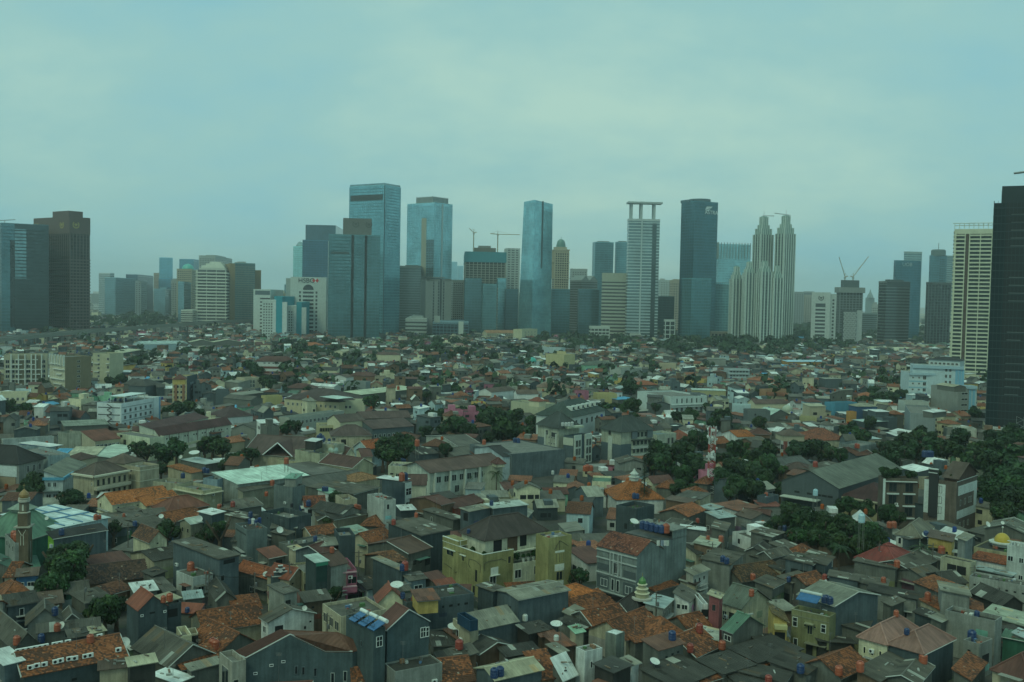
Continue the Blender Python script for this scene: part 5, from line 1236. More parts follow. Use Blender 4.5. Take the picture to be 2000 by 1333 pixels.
ms((40,388),(690,345),3,4.4,'f','c','wh',**mid('long low whitewashed wall building with a blue banner','building'),near=True,wcol=(.5,.55,.52),parapet=.2)
ms((1405,615),(1800,480),(1070,575),4.8,'s','w','gr',.8,**mid('low hall with long pale green sloping roof behind the guest house','hall','hall'),rcol=(.48,.58,.48))
ms((860,590),(1200,610),(820,480),5.5,'s','e','bl',.5,**mid('low building painted blue and red with beige roof','building'))
ms((1040, 640), (1250, 600), 7, 7.4, 'h', 'm', 'be', 1.6, rcol=(.085, .05, .04))
ms((830, 215), (1390, 190), 12, 5, 's', 'p', 'gr', .8, rcol=(.22, .25, .2))
at(240, 800)
a=ms((462,330),(1395,182),(395,250),8.6,'s','m','wh',2.2,**mid('long white hall with dark maroon roof and pairs of small vents','hall','hall'),near=True,geo=False,wcol=(.60,.63,.52),rcol=(.088,.042,.04))
for i in range(16): opening(a['root'],a['fr'],'F',a['fr'].w * (.03 + .06 * i + (.012 if i % 2 else -.012)),6.4,.7,.6,'vent')
for i in range(7): slab(a['root'],a['fr'],'F',a['fr'].w * (.005 + .125 * i),a['fr'].w * (.005 + .125 * i) + .25,0,8.4,.08,'downpipe',(.12,.07,.06))
ms((345,368),(462,332),(30,292),8.4,'f','c','cr',root=a['root'],near=True,parapet=.3,wcol=(.58,.60,.44),wins=[('S',.75,4.4,1.6,2.0,'o'),('S',.86,7.0,1.4,1.0,'o')])
ms((395,255),(1095,100),6,9.6,'s','m','wh',1.6,root=a['root'],wcol=(.5,.52,.44),rcol=(.088,.042,.04));landmark('long white hall',370,848)
ms((865, 297), (1152, 312), 9, 6, 'y', 'b', 'bg', 1.6)
ms((310, 535), (890, 408), 2.5, 3.2, 's', 'g', 'gr', .3)
a=ms((690,545),(1175,405),7,5.6,'f','c','cr',**mid('modern cream house with yellow posts behind dark trees','building'),wcol=(.42,.42,.28));wgrid(a,'F',.55,.9,4,1.4,3,1,1.0,2.6)
ms((880, 815), (1015, 785), (590, 725), 4.6, 's', 't', 'be', 1.2, rcol=(.38, .15, .06), near=True, old=.1)
ms((1060, 702), (1260, 672), (740, 640), 5, 's', 'w', 'gr', .3, near=True, geo=False, rcol=(.4, .46, .43))
a=ms((1035,1045),(1212,990),(735,962),6.4,'f','c','cr',**mid('cream house with balustraded roof terrace beside the white-roofed warehouse','house','house'),near=True,wcol=(.44,.42,.28),wins=[('S',.4,1.8,.8,2.0,'o'),('S',.75,1.6,1.4,2.4,'o')]);bands(a,'S',[5.3],.25,.9,'ledge',(.5,.47,.34));bands(a,'F',[5.3],.25,.9,'ledge',(.5,.47,.34))
ms((730,955),(800,900),(470,900),6,'f','c','be',near=True,wins=[('S',.6,2.8,1.6,2.0,'o')],wcol=(.36,.34,.24))
ms((1212,900),(1397,852),5,8,'f','c','bg',near=True,wcol=(.24,.32,.36),wins=[('F',.3,2.6,.7,.6,'o'),('F',.8,3.0,.7,.6,'o')])
WR_=ms((1480,957),(2346,832),(1220,800),7.6,'s','w','lg',1.2,label='large warehouse with smooth pale sea-green white roof',name='warehouse',cat='warehouse',near=True,geo=False,rcol=(.52,.66,.56),ov=.3,wcol=(.28,.31,.28));landmark('white-roofed warehouse',510,925)
a = ms((1540, 1050), (1920, 980), (1500, 1010), 6, 's', 'g', 'be', .5, near=True, wcol=(.32, .31, .23))
ms((1270, 440), (1560, 400), 8, 5, 'x', 't', 'be', 1.6, rcol=(.3, .12, .06))
ms((1390, 240), (1700, 255), 11, 5.6, 'y', 'g', 'lg', 2.0)
at(240, 640)
ms((1310,1152),(1685,1125),(1060,1115),6.6,'h','m','wh',4.0,**mid('white hall under a large dark maroon pyramid roof','hall','hall'),rcol=(.08,.05,.048))
b_=ms((820,640),(1175,612),(555,655),16,'f','c','yo',**mid('six-storey block with yellow striped front and dark slate side wall'),wcol=(.48,.42,.24))
slab(b_['root'],b_['fr'],'F',0,b_['fr'].w,0,16.6,.12,'slate_wall',(.06,.085,.10),mat='clean');wgrid(b_,'S',.03,.97,4,1.4,2.9,5,1.1,1.6);
for t in (.22,.76): slab(b_['root'],b_['fr'],'S',b_['fr'].d * t - .7,b_['fr'].d * t + .7,0,15,.25,'brown_pier',(.26,.13,.07))
for z,t in ((2,.55),(5,.55),(8.4,.55),(11.6,.55),(11.6,.38),(12.2,.86),(2,.43),(8.4,.43)): slab(b_['root'],b_['fr'],'F',b_['fr'].w * t - .6,b_['fr'].w * t + .6,z,z + 1.3,.18,'window',(.3,.36,.4))
ms((800,660),(640,660),8,17.8,'h','m','yo',2.2,root=b_['root'],z0=15,mark=False);landmark('slate sided block',372,760)
a=ms((1560,650),(1750,640),9,9.5,'f','c','be',**mid('beige building with one large grid window, among trees','building'));wgrid(a,'F',.1,.72,3,3.6,2.4,2,1.6,2.0)
ms((260,218),(835,205),22,8,'x','s','lb',2.6,label='pale blue-roofed warehouse near the elevated road',name='warehouse',cat='warehouse',rcol=(.36,.46,.44))
ms((860,190),(1160,190),18,7,'y','e','gr',3,label='left of two beige gabled sheds near the elevated road',name='shed',cat='shed',rcol=(.45,.46,.32));ms((1160,190),(1540,190),18,7,'y','e','gr',3,label='right of two beige gabled sheds near the elevated road',name='shed',cat='shed',rcol=(.45,.46,.32))
ms((0,325),(240,285),12,6,'s','e','gr',1,rcol=(.48,.48,.34));ms((770,275),(1205,285),8,6,'f','c','wh');ms((290,380),(520,390),8,6,'y','w','wh',2)
ms((470,2),(640,2),(385,0),14,'f','c','lg',**mid('small grey tower house with a white windowed front, by the elevated road','building'),wins=[('S',.3,10,2,1.6),('S',.7,10,2,1.6),('S',.3,7,2,1.6),('S',.7,7,2,1.6)])
ms((1310,690),(1480,710),9,7,'s','p','lg',1.5);ms((1500,870),(1830,830),8,5,'s','p','gr',.6);ms((1190,800),(1345,800),8,9,'f','c','bg')
ms((1290,900),(1640,930),9,6.5,'x','g','gr',1.6);ms((480,1000),(640,980),9,6,'h','t','be',2,rcol=(.28,.12,.06));ms((10,720),(270,750),12,6,'x','d','gr',3);ms((290,750),(510,720),11,8,'h','d','bg',3)
at(480, 640)
a=ms((108,432),(628,440),13,11,'h','m','wh',3.6,**mid('white building with red-brown window bands under a maroon hip roof','building'));bands(a,'F',[2.0,5.6],1.6,.15,'red_band',(.17,.05,.04));wgrid(a,'F',.02,.98,10,2.3,3.6,2,1.3,1.1);wgrid(a,'F',.2,.98,7,9.2,3,1,1.6,1.0);landmark('red-banded white building',535,715)
a=ms((1200,955),(1340,890),(628,888),8.8,'h','h','cr',5.0,**mid('cream building with big dark brown hip roof and paired windows','building'),rcol=(.075,.055,.05),wcol=(.56,.50,.33));wgrid(a,'S',.03,.97,11,5.4,3,1,1.2,1.5);wgrid(a,'S',.03,.6,6,1.8,3,1,1.2,1.5)
g=ms((1200,932),(1525,935),8,9.2,'f','c','cr',root=a['root'],wcol=(.58,.58,.42));wgrid(g,'F',.05,.5,3,5,3,1,1.3,1.5);ms((1180,916),(1312,892),(1010,882),11,'s','w','gr',.2,root=a['root'],z0=10.6,mark=False,rcol=(.55,.66,.6));landmark('big brown hip roof',640,770)
ms((1480,862),(2124,775),(1330,812),6.6,'s','e','gr',1.0,label='long narrow shed with pale cream roof right of the big brown hip roof',name='shed',cat='shed',rcol=(.46,.50,.36))
ms((255,882),(468,872),6,7,'f','c','yo',wcol=(.5,.44,.2));a=ms((560,1158),(1250,1062),(440,1142),7,'f','p','lg',**mid('long pale flat-roofed row building with galleries','building'),wcol=(.4,.42,.36));wgrid(a,'F',.12,.98,12,3.6,3,1,1.4,1.6)
ms((700,238),(1005,222),14,7,'h','t','cr',3,label='bright orange-roofed house at the foot of the white towers',rcol=(.40,.13,.05));ms((1250,310),(1430,290),9,8,'x','e','cr',1.5);a=ms((1495,320),(1760,350),10,7,'h','m','cr',2,rcol=(.12,.07,.055));wgrid(a,'F',.05,.95,4,3.4,3,1,1.2,1.2)
ms((1690,345),(1980,350),10,9,'h','m','cr',2,rcol=(.12,.07,.055));ms((1230,380),(1480,390),9,8,'f','c','bg');ms((500,770),(860,780),12,5,'h','m','gr',2.4);ms((1120,630),(1290,640),9,6,'y','h','wh',1.6);ms((1310,610),(1660,625),10,6,'h','m','br',2.2)
ms((810,740),(1130,760),8,5,'x','w','wh',1.2);ms((1260,690),(1540,700),9,9,'f','c','bg',wcol=(.25,.29,.28));ms((890,540),(1170,550),9,5,'x','d','cr',2)
at(480, 800)
a=ms((-40,560),(775,610),22,6.6,'x','h','be',5.0,**mid('wide brown-roofed house with a white-edged cross gable','building'),rcol=(.10,.068,.058),near=True,geo=False)
f=a['fr'];cr_=f.sub(f.w * .36,f.w * .80,-1.0,f.d * .5);b=MB();pl,_=roof_polys(cr_,'y',6.8,4.2,.3);roof_slab(pl,b);b.build('roof',M['roof'],a['root'],(.10,.06,.052))
for q in pl: b=MB();b.bar(Vector(q[1]) + Vector((0,0,.05)),Vector(q[2]) + Vector((0,0,.05)),.22);b.build('barge_board',M['trim'],a['root'],(.66,.7,.68))
for q in (pl[1],): b=MB();b.bar(Vector(q[0]) + Vector((0,0,.05)),Vector(q[3]) + Vector((0,0,.05)),.22);b.build('barge_board',M['trim'],a['root'],(.66,.7,.68))
ms((1100,335),(1615,328),12,6.6,'h','h','be',3.4,**mid('grey-brown hip roofed house behind the dome','building'),rcol=(.10,.07,.062),near=True,geo=False,wins=[('F',.06,4.4,1.4,1.3,'w'),('F',.3,3,2,2,'o'),('F',.8,4.2,1,1)])
a=ms((945,208),(1212,202),10,8,'f','c','cr',**mid('cream building with a strip of dark windows under a beige roof','building'),wcol=(.5,.46,.28));wgrid(a,'F',.03,.97,4,5.4,3,1,2.4,1.6,(.3,.26,.15));ms((1212,160),(1525,135),10,10,'x','h','cr',2.4,root=a['root'],rcol=(.10,.075,.062))
at(720, 800)
ms((-100,115),(538,98),12,8,'x','m','gr',2.4,**mid('long maroon-roofed wing beside the big trees','building'),rcol=(.105,.07,.06));a=ms((50,247),(462,184),(-10,165),7.5,'x','m','bg',2.4,**mid('blue-grey wing with many small windows under a maroon-brown roof','building'),rcol=(.105,.07,.06));wgrid(a,'F',.02,.98,9,3.6,3,1,1.1,1.5)
at(480, 800)
TE=ms((920,692),(1095,560),(570,605),6.4,'f','c','cr',**mid('cream terraced house with crowded roof decks and blue tanks','house','house'),near=True,wcol=(.48,.44,.28),parapet=.8);ms((950,570),(1110,545),(640,515),9.6,'f','c','cr',root=TE['root'],near=True,wcol=(.42,.42,.3),parapet=.7);ms((1130,455),(1230,425),(885,420),11.5,'f','c','cr',root=TE['root'],near=True,wcol=(.46,.45,.33),parapet=.5)
ms((890,412),(980,378),(765,398),13.4,'s','w','dk',.2,root=TE['root'],z0=10.5,near=True,geo=False,mark=False)
p=P(*px((1120,540)),9.0);dm=empty('dome_house',p.x,p.y);b=MB();b.box(FL,-3,3,-3,3,0,8.4);b.build('wall',M['wall'],dm,(.4,.4,.32));b=MB();b.lathe([(1.5,0),(1.5,.8)],14,(0,0,8.4));b.build('drum',M['trim'],dm,(.4,.42,.38));b=MB();b.lathe([(1.75 * math.cos(t),9.2 + 1.8 * math.sin(t)) for t in [math.pi / 2 * k / 8 for k in range(8)]] + [(.05,11)],18);b.build('dome',M['plastic'],dm,(.36,.46,.40));tag(dm,'pale green dome on a drum beside the cream terraced house','dome');landmark('pale green dome',650,876)
a=ms((1370,745),(1655,700),(925,682),7,'y','m','cr',2.4,**mid('cream gabled house with long maroon roof and row of square windows','house','house'),near=True,geo=False,rcol=(.105,.055,.045),wcol=(.46,.43,.29),trim=(.6,.6,.52));wgrid(a,'S',.05,.95,6,4.2,3,1,.9,1.0,(.3,.28,.2),True)
ms((1290,575),(1430,580),(1100,540),8,'y','m','cr',2,near=True,geo=False,rcol=(.10,.06,.05));ms((1385,478),(1560,505),9,7,'y','t','lb',2.4,near=True,rcol=(.36,.11,.045),old=.08,trim=(.55,.58,.52));ms((1490,605),(1620,600),(1430,520),6.5,'x','m','cr',1.6,near=True,geo=False)
ms((900,848),(1252,778),(560,697),5.8,'s','g','gr',.8,near=True,geo=False,rcol=(.14,.135,.115));ms((760,978),(1435,842),(690,890),5.6,'x','d','be',1.6,near=True,geo=False,rcol=(.10,.10,.085));ms((1400,925),(1718,872),8,5.6,'h','t','be',1.6,near=True,rcol=(.30,.16,.075),old=.05,geo=False)
ms((600,1002),(772,968),(350,968),9,'f','c','gr',near=True,wcol=(.15,.18,.175));ms((640,885),(500,880),6,11,'s','n','lg',.3,near=True,geo=False,rcol=(.2,.36,.28),z0=8.6,mark=False);ms((110,1022),(352,982),8,6,'s','g','be',.5,near=True);ms((1380,1088),(1705,1000),(800,990),5.8,'s','g','gr',.5,near=True)
ms((1060,1075),(1230,1060),(890,1030),6,'s','n','wh',.3,near=True,rcol=(.25,.4,.3));ms((1260,1160),(1400,1130),(1230,1090),7,'f','g','be',near=True)
at(720, 800)
a=ms((250,722),(600,732),8,8.4,'f','c','cr',**mid('cream flat-roofed house carrying blue tanks, left of the maroon row houses','house','house'),near=True,wcol=(.52,.52,.38),parapet=.6,wins=[('F',.14,5.6,1.0,.5,'o'),('F',.35,5.0,1.2,1.1),('F',.54,5.0,1.2,1.1)])
a=ms((742,908),(1005,960),(480,858),7.6,'y','m','cr',2.2,**mid('cream house with maroon roof and plain cream gable facing right','house','house'),near=True,geo=False,rcol=(.105,.062,.052),wcol=(.54,.54,.42),wins=[('S',.45,5,1,1.2),('S',.65,5,1,1.2),('S',.15,5,1,1),('F',.2,3.4,2,2,'o')])
a=ms((468,942),(594,930),(135,905),11,'f','c','sl',**mid('narrow slate house with white framed window front and blue-white canopy','house','house'),near=True,wcol=(.075,.105,.12),parapet=.3);slab(a['root'],a['fr'],'F',0,a['fr'].w,0,10.9,.08,'white_front',(.5,.54,.5))
for z in (7.4,3.6): window(a['root'],a['fr'],'F',a['fr'].w * .5,z,2.4,2.0,(.6,.63,.6),True,'grid').matrix_basis=a['fr'].mat('F',a['fr'].w * .5,z,.1)
ms((420,915),(470,880),(140,865),13,'s','w','sl',.2,root=a['root'],z0=12.6,near=True,geo=False,mark=False);landmark('slate house with white front',775,960)
RW=ms((790,800),(1538,645),(700,690),8.4,'x','m','wh',2.2,**mid('white row houses under one long maroon-brown roof behind palms','row_houses','row houses'),near=True,geo=False,ov=.8,rcol=(.12,.075,.06),wcol=(.5,.54,.47));wgrid(RW,'F',.06,.98,9,4.6,3,1,1.8,2.0,(.5,.53,.48),True);wgrid(RW,'F',.3,.98,6,1.0,3,1,1.8,2.2,(.5,.53,.48),True)
for i in range(5): slab(RW['root'],RW['fr'],'F',RW['fr'].w * (.04 + .2 * i),RW['fr'].w * (.04 + .2 * i) + .5,0,8,1.0,'pier',(.5,.53,.47))
ms((1695,705),(1832,710),(1400,695),8.2,'f','c','cr',root=RW['root'],near=True,wcol=(.50,.51,.38),parapet=.3,wins=[('S',.12,4.8,1.8,2.0,'o'),('S',.3,4.8,1.8,2.0,'o'),('S',.55,4.8,1.0,1.6)])
ms((1640,688),(1745,682),3.5,9.4,'h','r','cr',1.4,root=RW['root'],near=True,z0=8,mark=False,rcol=(.12,.05,.04),geo=False);landmark('maroon row houses',880,920)
ms((1150,472),(1475,460),(700,340),6,'x','g','wh',2.0,**mid('grey hip-roofed house with white curved balcony front','house','house'),near=True,geo=False,wcol=(.5,.54,.48));ms((620,578),(862,546),(540,480),4.8,'s','d','bg',1.2,near=True,sky=.12);ms((1090,590),(1560,530),10,4.6,'x','g','gr',1.8,near=True,geo=False);ms((1540,470),(1745,500),12,5,'h','t','be',2,near=True,old=.1,rcol=(.34,.12,.05));ms((260,370),(600,380),10,6,'h','b','gr',2,near=True,geo=False);ms((1400,620),(1560,610),6,5,'s','t','be',1.5,near=True)
at(960, 800)
a=ms((265,572),(582,432),(185,405),9,'f','c','sl',**mid('slate block with white end wall and black roof, left of the twin apartments','building'),near=True,wcol=(.13,.16,.17),parapet=.3);ms((150,602),(262,580),(-150,485),8.2,'x','k','wh',2.0,root=a['root'],near=True,geo=False,wcol=(.5,.58,.6))
TW=ms((862,218),(1192,208),(520,176),14,'h','k','lg',4.6,**mid('left block of the grey and cream twin apartments under a charcoal hip roof'),near=True,geo=False,ov=.8,rcol=(.055,.065,.06),wcol=(.46,.48,.38));tw=TW['fr']
slab(TW['root'],tw,'S',tw.d * .62,tw.d,0,8.8,.08,'slate_base',(.10,.135,.15));wgrid(TW,'S',.12,.3,1,9.6,2.4,1,3.2,1.8,(.3,.32,.3),True);wgrid(TW,'S',.5,.62,1,10,2.4,1,1.4,1.8,(.3,.32,.3),True)
for z in (2, 4.4, 6.8, 9): wgrid(TW, 'S', .14, .5, 3, z, 3, 1, .7, .5, (.3, .32, .3), True)
for t in (.05,.58): slab(TW['root'],tw,'S',tw.d * t,tw.d * t + .9,0,11,.4,'white_fin',(.5,.53,.46))
T2=ms((1050,352),(1347,326),(872,342),11,'f','c','sl',root=TW['root'],near=True,wcol=(.10,.135,.15),rcol=(.13,.15,.1),parapet=.8);t2=T2['fr'];slab(TW['root'],t2,'S',0,t2.d,7.6,10.4,.08,'cream_band',(.46,.48,.38))
for t in (.22, .80):
    slab(TW['root'],t2,'F',t2.w * (t - .19),t2.w * (t + .19),.3,11.4,.4,'white_frame',(.52,.55,.48))
    for z in (.8, 3.9, 7.0):
        for s in (-.075,.075): window(TW['root'],t2,'F',t2.w * (t + s),z,t2.w * .13,2.6,(.5,.53,.47),True).matrix_basis=t2.mat('F',t2.w * (t + s),z,.42)
b=MB();b.box(tw,tw.w * .25,tw.w * 1.0,-2.5,2,13.2,13.9);b.build('canopy',M['trim'],TW['root'],(.45,.48,.36))
RB=ms((1662,268),(2116,245),(1352,228),13,'h','k','cr',4.6,**mid('right block of the grey and cream twin apartments with balconies'),near=True,geo=False,ov=.8,rcol=(.055,.065,.06),wcol=(.48,.50,.39));rb_=RB['fr']
slab(RB['root'],rb_,'S',0,rb_.d,0,7.4,.08,'slate_base',(.085,.12,.135));slab(RB['root'],rb_,'F',0,rb_.w * .33,0,7.6,.08,'slate_base',(.085,.12,.135));slab(RB['root'],rb_,'S',rb_.d * .42,rb_.d * .62,.3,10,.3,'white_frame',(.5,.53,.46));wgrid(RB,'S',.45,.6,1,1,3,3,1.8,2.4,(.3,.3,.28),True);wgrid(RB,'S',.52,.62,1,10.4,3,1,1.4,1.8,(.3,.3,.28),True)
for z in (2.6, 5.6): bands(RB, 'F', [z], .8, 1.2, 'balcony', (.44, .47, .42), .33, 1.15)
wgrid(RB,'F',.36,.98,5,.8,3.0,4,1.4,2.0,(.4,.42,.36),True);slab(RB['root'],rb_,'F',rb_.w * .33,rb_.w,8.6,9.0,1.4,'canopy',(.06,.07,.065));slab(RB['root'],rb_,'F',rb_.w * .33,rb_.w * .5,9.4,12.6,.5,'grey_bay',(.14,.17,.18));slab(RB['root'],rb_,'F',rb_.w * .82,rb_.w,9.4,12.6,.5,'grey_bay',(.14,.17,.18))
at(1200, 800)
g=ms((545,325),(795,300),8,9.5,'f','c','cr',root=RB['root'],near=True,wcol=(.5,.53,.43),rcol=(.2,.26,.26));wgrid(g,'F',.5,.9,2,5.4,3,1,1.2,2.4,(.3,.3,.28),True);landmark('twin apartment blocks',1180,865)
ms((75,690),(410,690),9,6,'y','g','lg',1.4,near=True,wins=[('F',.72,3,1.6,1.4,'o')]);ms((1300,570),(1530,580),8,4,'x','d','lg',1.4,near=True,geo=False);ms((1380,300),(1580,350),8,6,'y','t','wh',1.8,near=True,rcol=(.4,.14,.05),old=.1);ms((1300,440),(1480,420),7,4,'x','t','br',2,near=True,old=.1);ms((1560,400),(1800,440),9,5,'y','g','br',1.6,near=True);ms((800,380),(1010,370),9,4.6,'h','r','gr',3,near=True,old=.1);ms((540,990),(760,1010),8,4,'h','t','gr',1.6,near=True);ms((1040,930),(1190,950),6,4,'h','t','gr',1.6,near=True)
MQ=ms((30,1150),(630,1140),13,4.5,'h','t','wh',4.6,label='small mosque with orange pyramid roof topped by a white lantern, behind the slate block',name='mosque',cat='mosque',near=True,rcol=(.34,.12,.045),old=.06)
c0=MQ['root'].location;b=MB();b.lathe([(1.4,0),(1.4,.9),(1.7,1.0),(1.7,1.2),(1.0,1.3),(1.0,1.9),(1.35,2.0),(.5,2.8),(.08,3.6)],8,(0,0,8.6));b.build('lantern',M['trim'],MQ['root'],(.5,.53,.48));landmark('orange pyramid mosque',1245,960)
ms((900,1090),(1220,1100),7,4.4,'h','t','gr',1.8,near=True);ms((800,1110),(1100,1150),8,5.5,'s','g','be',.4,near=True)
at(960, 640)
a=ms((1032,1138),(1372,1038),(618,1092),11.5,'h','n','wh',5.4,**mid('white building under a tall dark green mansard roof with white dormers','building'),rcol=(.045,.065,.055),wcol=(.56,.6,.56),ov=.8);wgrid(a,'F',.05,.98,6,7.0,3,1,2.0,2.4,(.4,.42,.4));f=a['fr']
for i in range(6):
    x=f.w * (.16 + .14 * i);b=MB();g=f.sub(x - 1.0,x + 1.0,2.0,5.0);b.box(g,0,2,0,3,13.2,15.0);b.build('dormer',M['trim'],a['root'],(.52,.56,.52));slab(a['root'],g,'F',.3,1.7,13.5,14.7,.05,'dormer_window',(.02,.03,.03))
ms((250,942),(690,985),9,9,'f','c','cr',**mid('stained cream building left of the mansard roof with a red-roofed pavilion','building'),wcol=(.48,.48,.34));ms((480,930),(610,945),5,12,'h','r','cr',1.6,root=HOUSES[-1]['root'],z0=9,mark=False)
a=ms((838,330),(1112,345),(652,332),14.5,'f','c','yo',**mid('pale yellow building with blank centre and brown roofs, taller than the houses around','building'),wcol=(.52,.47,.26));slab(a['root'],a['fr'],'F',0,a['fr'].w * .5,0,16.5,.5,'centre_wall',(.55,.48,.27),mat='clean');wgrid(a,'S',.05,.95,6,2,3,4,1.2,1.4);wgrid(a,'F',.55,.98,5,2,3,4,1.2,1.4);landmark('pale yellow building',1092,705)
a=ms((-60,72),(392,72),14,12.5,'x','t','cr',4,label='long cream hotel with orange tiled roof at the foot of the towers',name='hotel',cat='hotel',rcol=(.36,.20,.11),wcol=(.5,.47,.33));wgrid(a,'F',.01,.99,18,1.5,3.6,3,1.6,2.2,(.5,.48,.36));g=ms((392,24),(588,18),14,20,'f','c','cr',root=a['root'],wcol=(.56,.54,.36));wgrid(g,'F',.1,.95,4,3,4,4,1.4,2);landmark('orange-roofed hotel',1005,655)
ms((622,248),(892,262),9,9,'f','c','wh',wcol=(.45,.55,.56));ms((1200,482),(1605,482),11,6.5,'h','z','mg',3,**mid('mint green school with long grey-green hip roof','school','school'));ms((1660,528),(1982,512),12,7.5,'f','p','lg',**mid('plain pale grey shed with panelled wall right of the mint school','shed','shed'),wcol=(.42,.45,.40));ms((420,430),(610,440),9,6,'f','c','lb')
p=P(*px((522,432)),7);dm=empty('mosque_dome',p.x,p.y);b=MB();b.lathe([(3.6,0),(3.6,6.6)],12);b.build('drum',M['clean'],dm,(.4,.46,.42));b=MB();b.lathe([(3.9 * math.cos(t),6.6 + 3.8 * math.sin(t)) for t in [math.pi / 2 * k / 7 for k in range(7)]] + [(.1,10.5)],18);b.build('dome',M['plastic'],dm,(.05,.38,.33));tag(dm,'turquoise mosque dome among grey houses left of the yellow building','dome')
ms((1030,480),(1150,480),7,8,'f','c','sl',wins=[('F',.25,5,1.4,1.2,'w'),('F',.75,5,1.4,1.2,'w'),('F',.25,2,1.4,1.2,'w'),('F',.75,2,1.4,1.2,'w')]);ms((580,760),(1000,770),14,6,'h','h','be',3.2,rcol=(.2,.13,.09));ms((960,610),(1110,615),8,6,'s','w','gr',.3);ms((1250,735),(1510,745),9,5,'s','w','gr',.5,rcol=(.5,.58,.52));ms((1360,850),(1610,850),9,7,'f','e','yo',wcol=(.48,.42,.2));ms((1620,925),(1830,910),8,4,'s','l','gr',.4,desc='low open hall, bright blue lean-to roof');ms((0,830),(300,800),10,6,'x','h','wh',2);ms((330,850),(600,850),10,6,'x','h','wh',2)
at(1200, 640)
a=ms((725,888),(1052,852),(470,812),10,'f','c','wh',**mid('white modern building with tall slit windows and a grey slab end','building'),wcol=(.58,.66,.63));wgrid(a,'F',.1,.92,6,6.2,3,1,.9,2.6,(.4,.45,.43));wgrid(a,'F',.1,.92,6,1.2,3,1,1.6,2.6,(.4,.45,.43));bands(a,'F',[5.2,4.0],.4,.8,'ledge',(.55,.62,.6));ms((1052,852),(1173,852),10,10.4,'f','c','sl',root=a['root'],wcol=(.17,.20,.21));landmark('white modern building',1320,790)
ms((475,985),(718,985),8,7,'y','d','gr',1.6,wcol=(.13,.15,.145));a=ms((1000,800),(1430,812),9,7,'s','w','yo',.3,**mid('long yellow building with thin white flat roof','building'),wcol=(.42,.40,.22),rcol=(.46,.56,.5));wgrid(a,'F',.2,.95,5,2.6,3,1,1.6,1.6);ms((290,735),(560,735),11,5,'h','t','gr',2.4,rcol=(.3,.10,.05));a=ms((1465,532),(1735,535),11,10,'f','c','lb',**mid('pale blue-white building with three balcony storeys','building'),wcol=(.4,.47,.48));wgrid(a,'F',.05,.95,6,1.2,3.0,3,1.8,1.4);bands(a,'F',[2.9,5.9,8.9],.3,1,'balcony',(.5,.55,.54))
ms((1205,400),(1432,405),10,9,'s','p','lg',.5);ms((580,460),(790,465),10,8,'f','e','be');ms((1510,990),(1750,1000),8,7,'f','w','lb');ms((940,660),(1150,670),10,6,'f','g','yo')
ms((1700, 660), (1960, 690), 10, 6, 'h', 't', 'pk', 2.4, rcol=(.34, .12, .06), wcol=(.3, .2, .17))
at(1440, 640)
ms((130,1062),(425,1068),9,8,'f','c','sl',wcol=(.14,.165,.165),wins=[('F',.35,5.4,.8,1.0,'o'),('F',.35,2.6,.8,1.0,'o')]);a=ms((640,440),(1205,440),10,4.6,'s','l','yo',1.2,**mid('long low building with pale blue roof and orange side wall','building'),rcol=(.40,.58,.66),wcol=(.45,.25,.07));landmark('pale blue long roof',1580,702)
ms((1530,1010),(1795,1010),8,9,'h','e','bl',1.4,**mid('blue slatted house with beige hip roof','house','house'),rcol=(.3,.3,.22),wcol=(.06,.12,.22));ms((1450,1080),(1530,1080),4,8,'f','c','yo',wcol=(.50,.26,.08));ms((930,1010),(1135,1010),8,9,'s','e','be',.6,wins=[('F',.35,4.4,2.2,1.4,'o')]);ms((865,1150),(1020,1150),6,5,'f','c','yo',wcol=(.46,.42,.22));ms((430,1120),(670,1110),12,5,'y','w','gr',2.6,rcol=(.42,.54,.46));ms((1640,1215),(1930,1200),8,6,'s','s','sl',.3,rcol=(.42,.52,.48));ms((230,975),(640,975),10,6,'x','m','cr',2,rcol=(.13,.08,.065));ms((1770,1090),(1950,1080),8,7,'s','w','sl',.4)
p=P(*px((645,1040)),5);dm=empty('mosque_dome',p.x,p.y);b=MB();b.lathe([(3.2,0),(3.2,4.2)],12);b.build('drum',M['clean'],dm,(.36,.38,.32));b=MB();b.lathe([(2.9 * math.cos(t),4.2 + 2.8 * math.sin(t)) for t in [math.pi / 2 * k / 7 for k in range(7)]] + [(.1,7.2)],18);b.build('dome',M['plastic'],dm,(.38,.42,.33));tag(dm,'pale grey dome among the crowded houses right of the mast','dome')
ms((1130,660),(1350,660),9,8,'s','p','bg',.3);ms((1250,970),(1545,960),8,7,'f','c','bl',wcol=(.10,.30,.42));ms((400,800),(640,790),8,7,'f','c','yo',wcol=(.42,.24,.14));ms((380,870),(640,880),9,5,'x','t','be',1.8);ms((1550,870),(1760,880),10,5,'h','t','be',2,rcol=(.36,.13,.06))
ms((1330,285),(1690,300),14,6.5,'x','e','lg',2,label='pale green-grey long shed among far trees, right',name='shed',cat='shed',rcol=(.42,.46,.36));ms((1265,28),(1480,30),10,14,'f','c','wh',wcol=(.62,.68,.64))
at(1440, 800)
a=ms((660,330),(905,330),(478,325),10,'f','c','wh',**mid('white building with red stripes and ribbon windows among trees','building'),near=True,wcol=(.52,.56,.51));f=a['fr']
for t in (.12,.36): slab(a['root'],f,'S',f.d * t,f.d * t + 1.0,0,8.6,.06,'red_stripe',(.22,.06,.045))
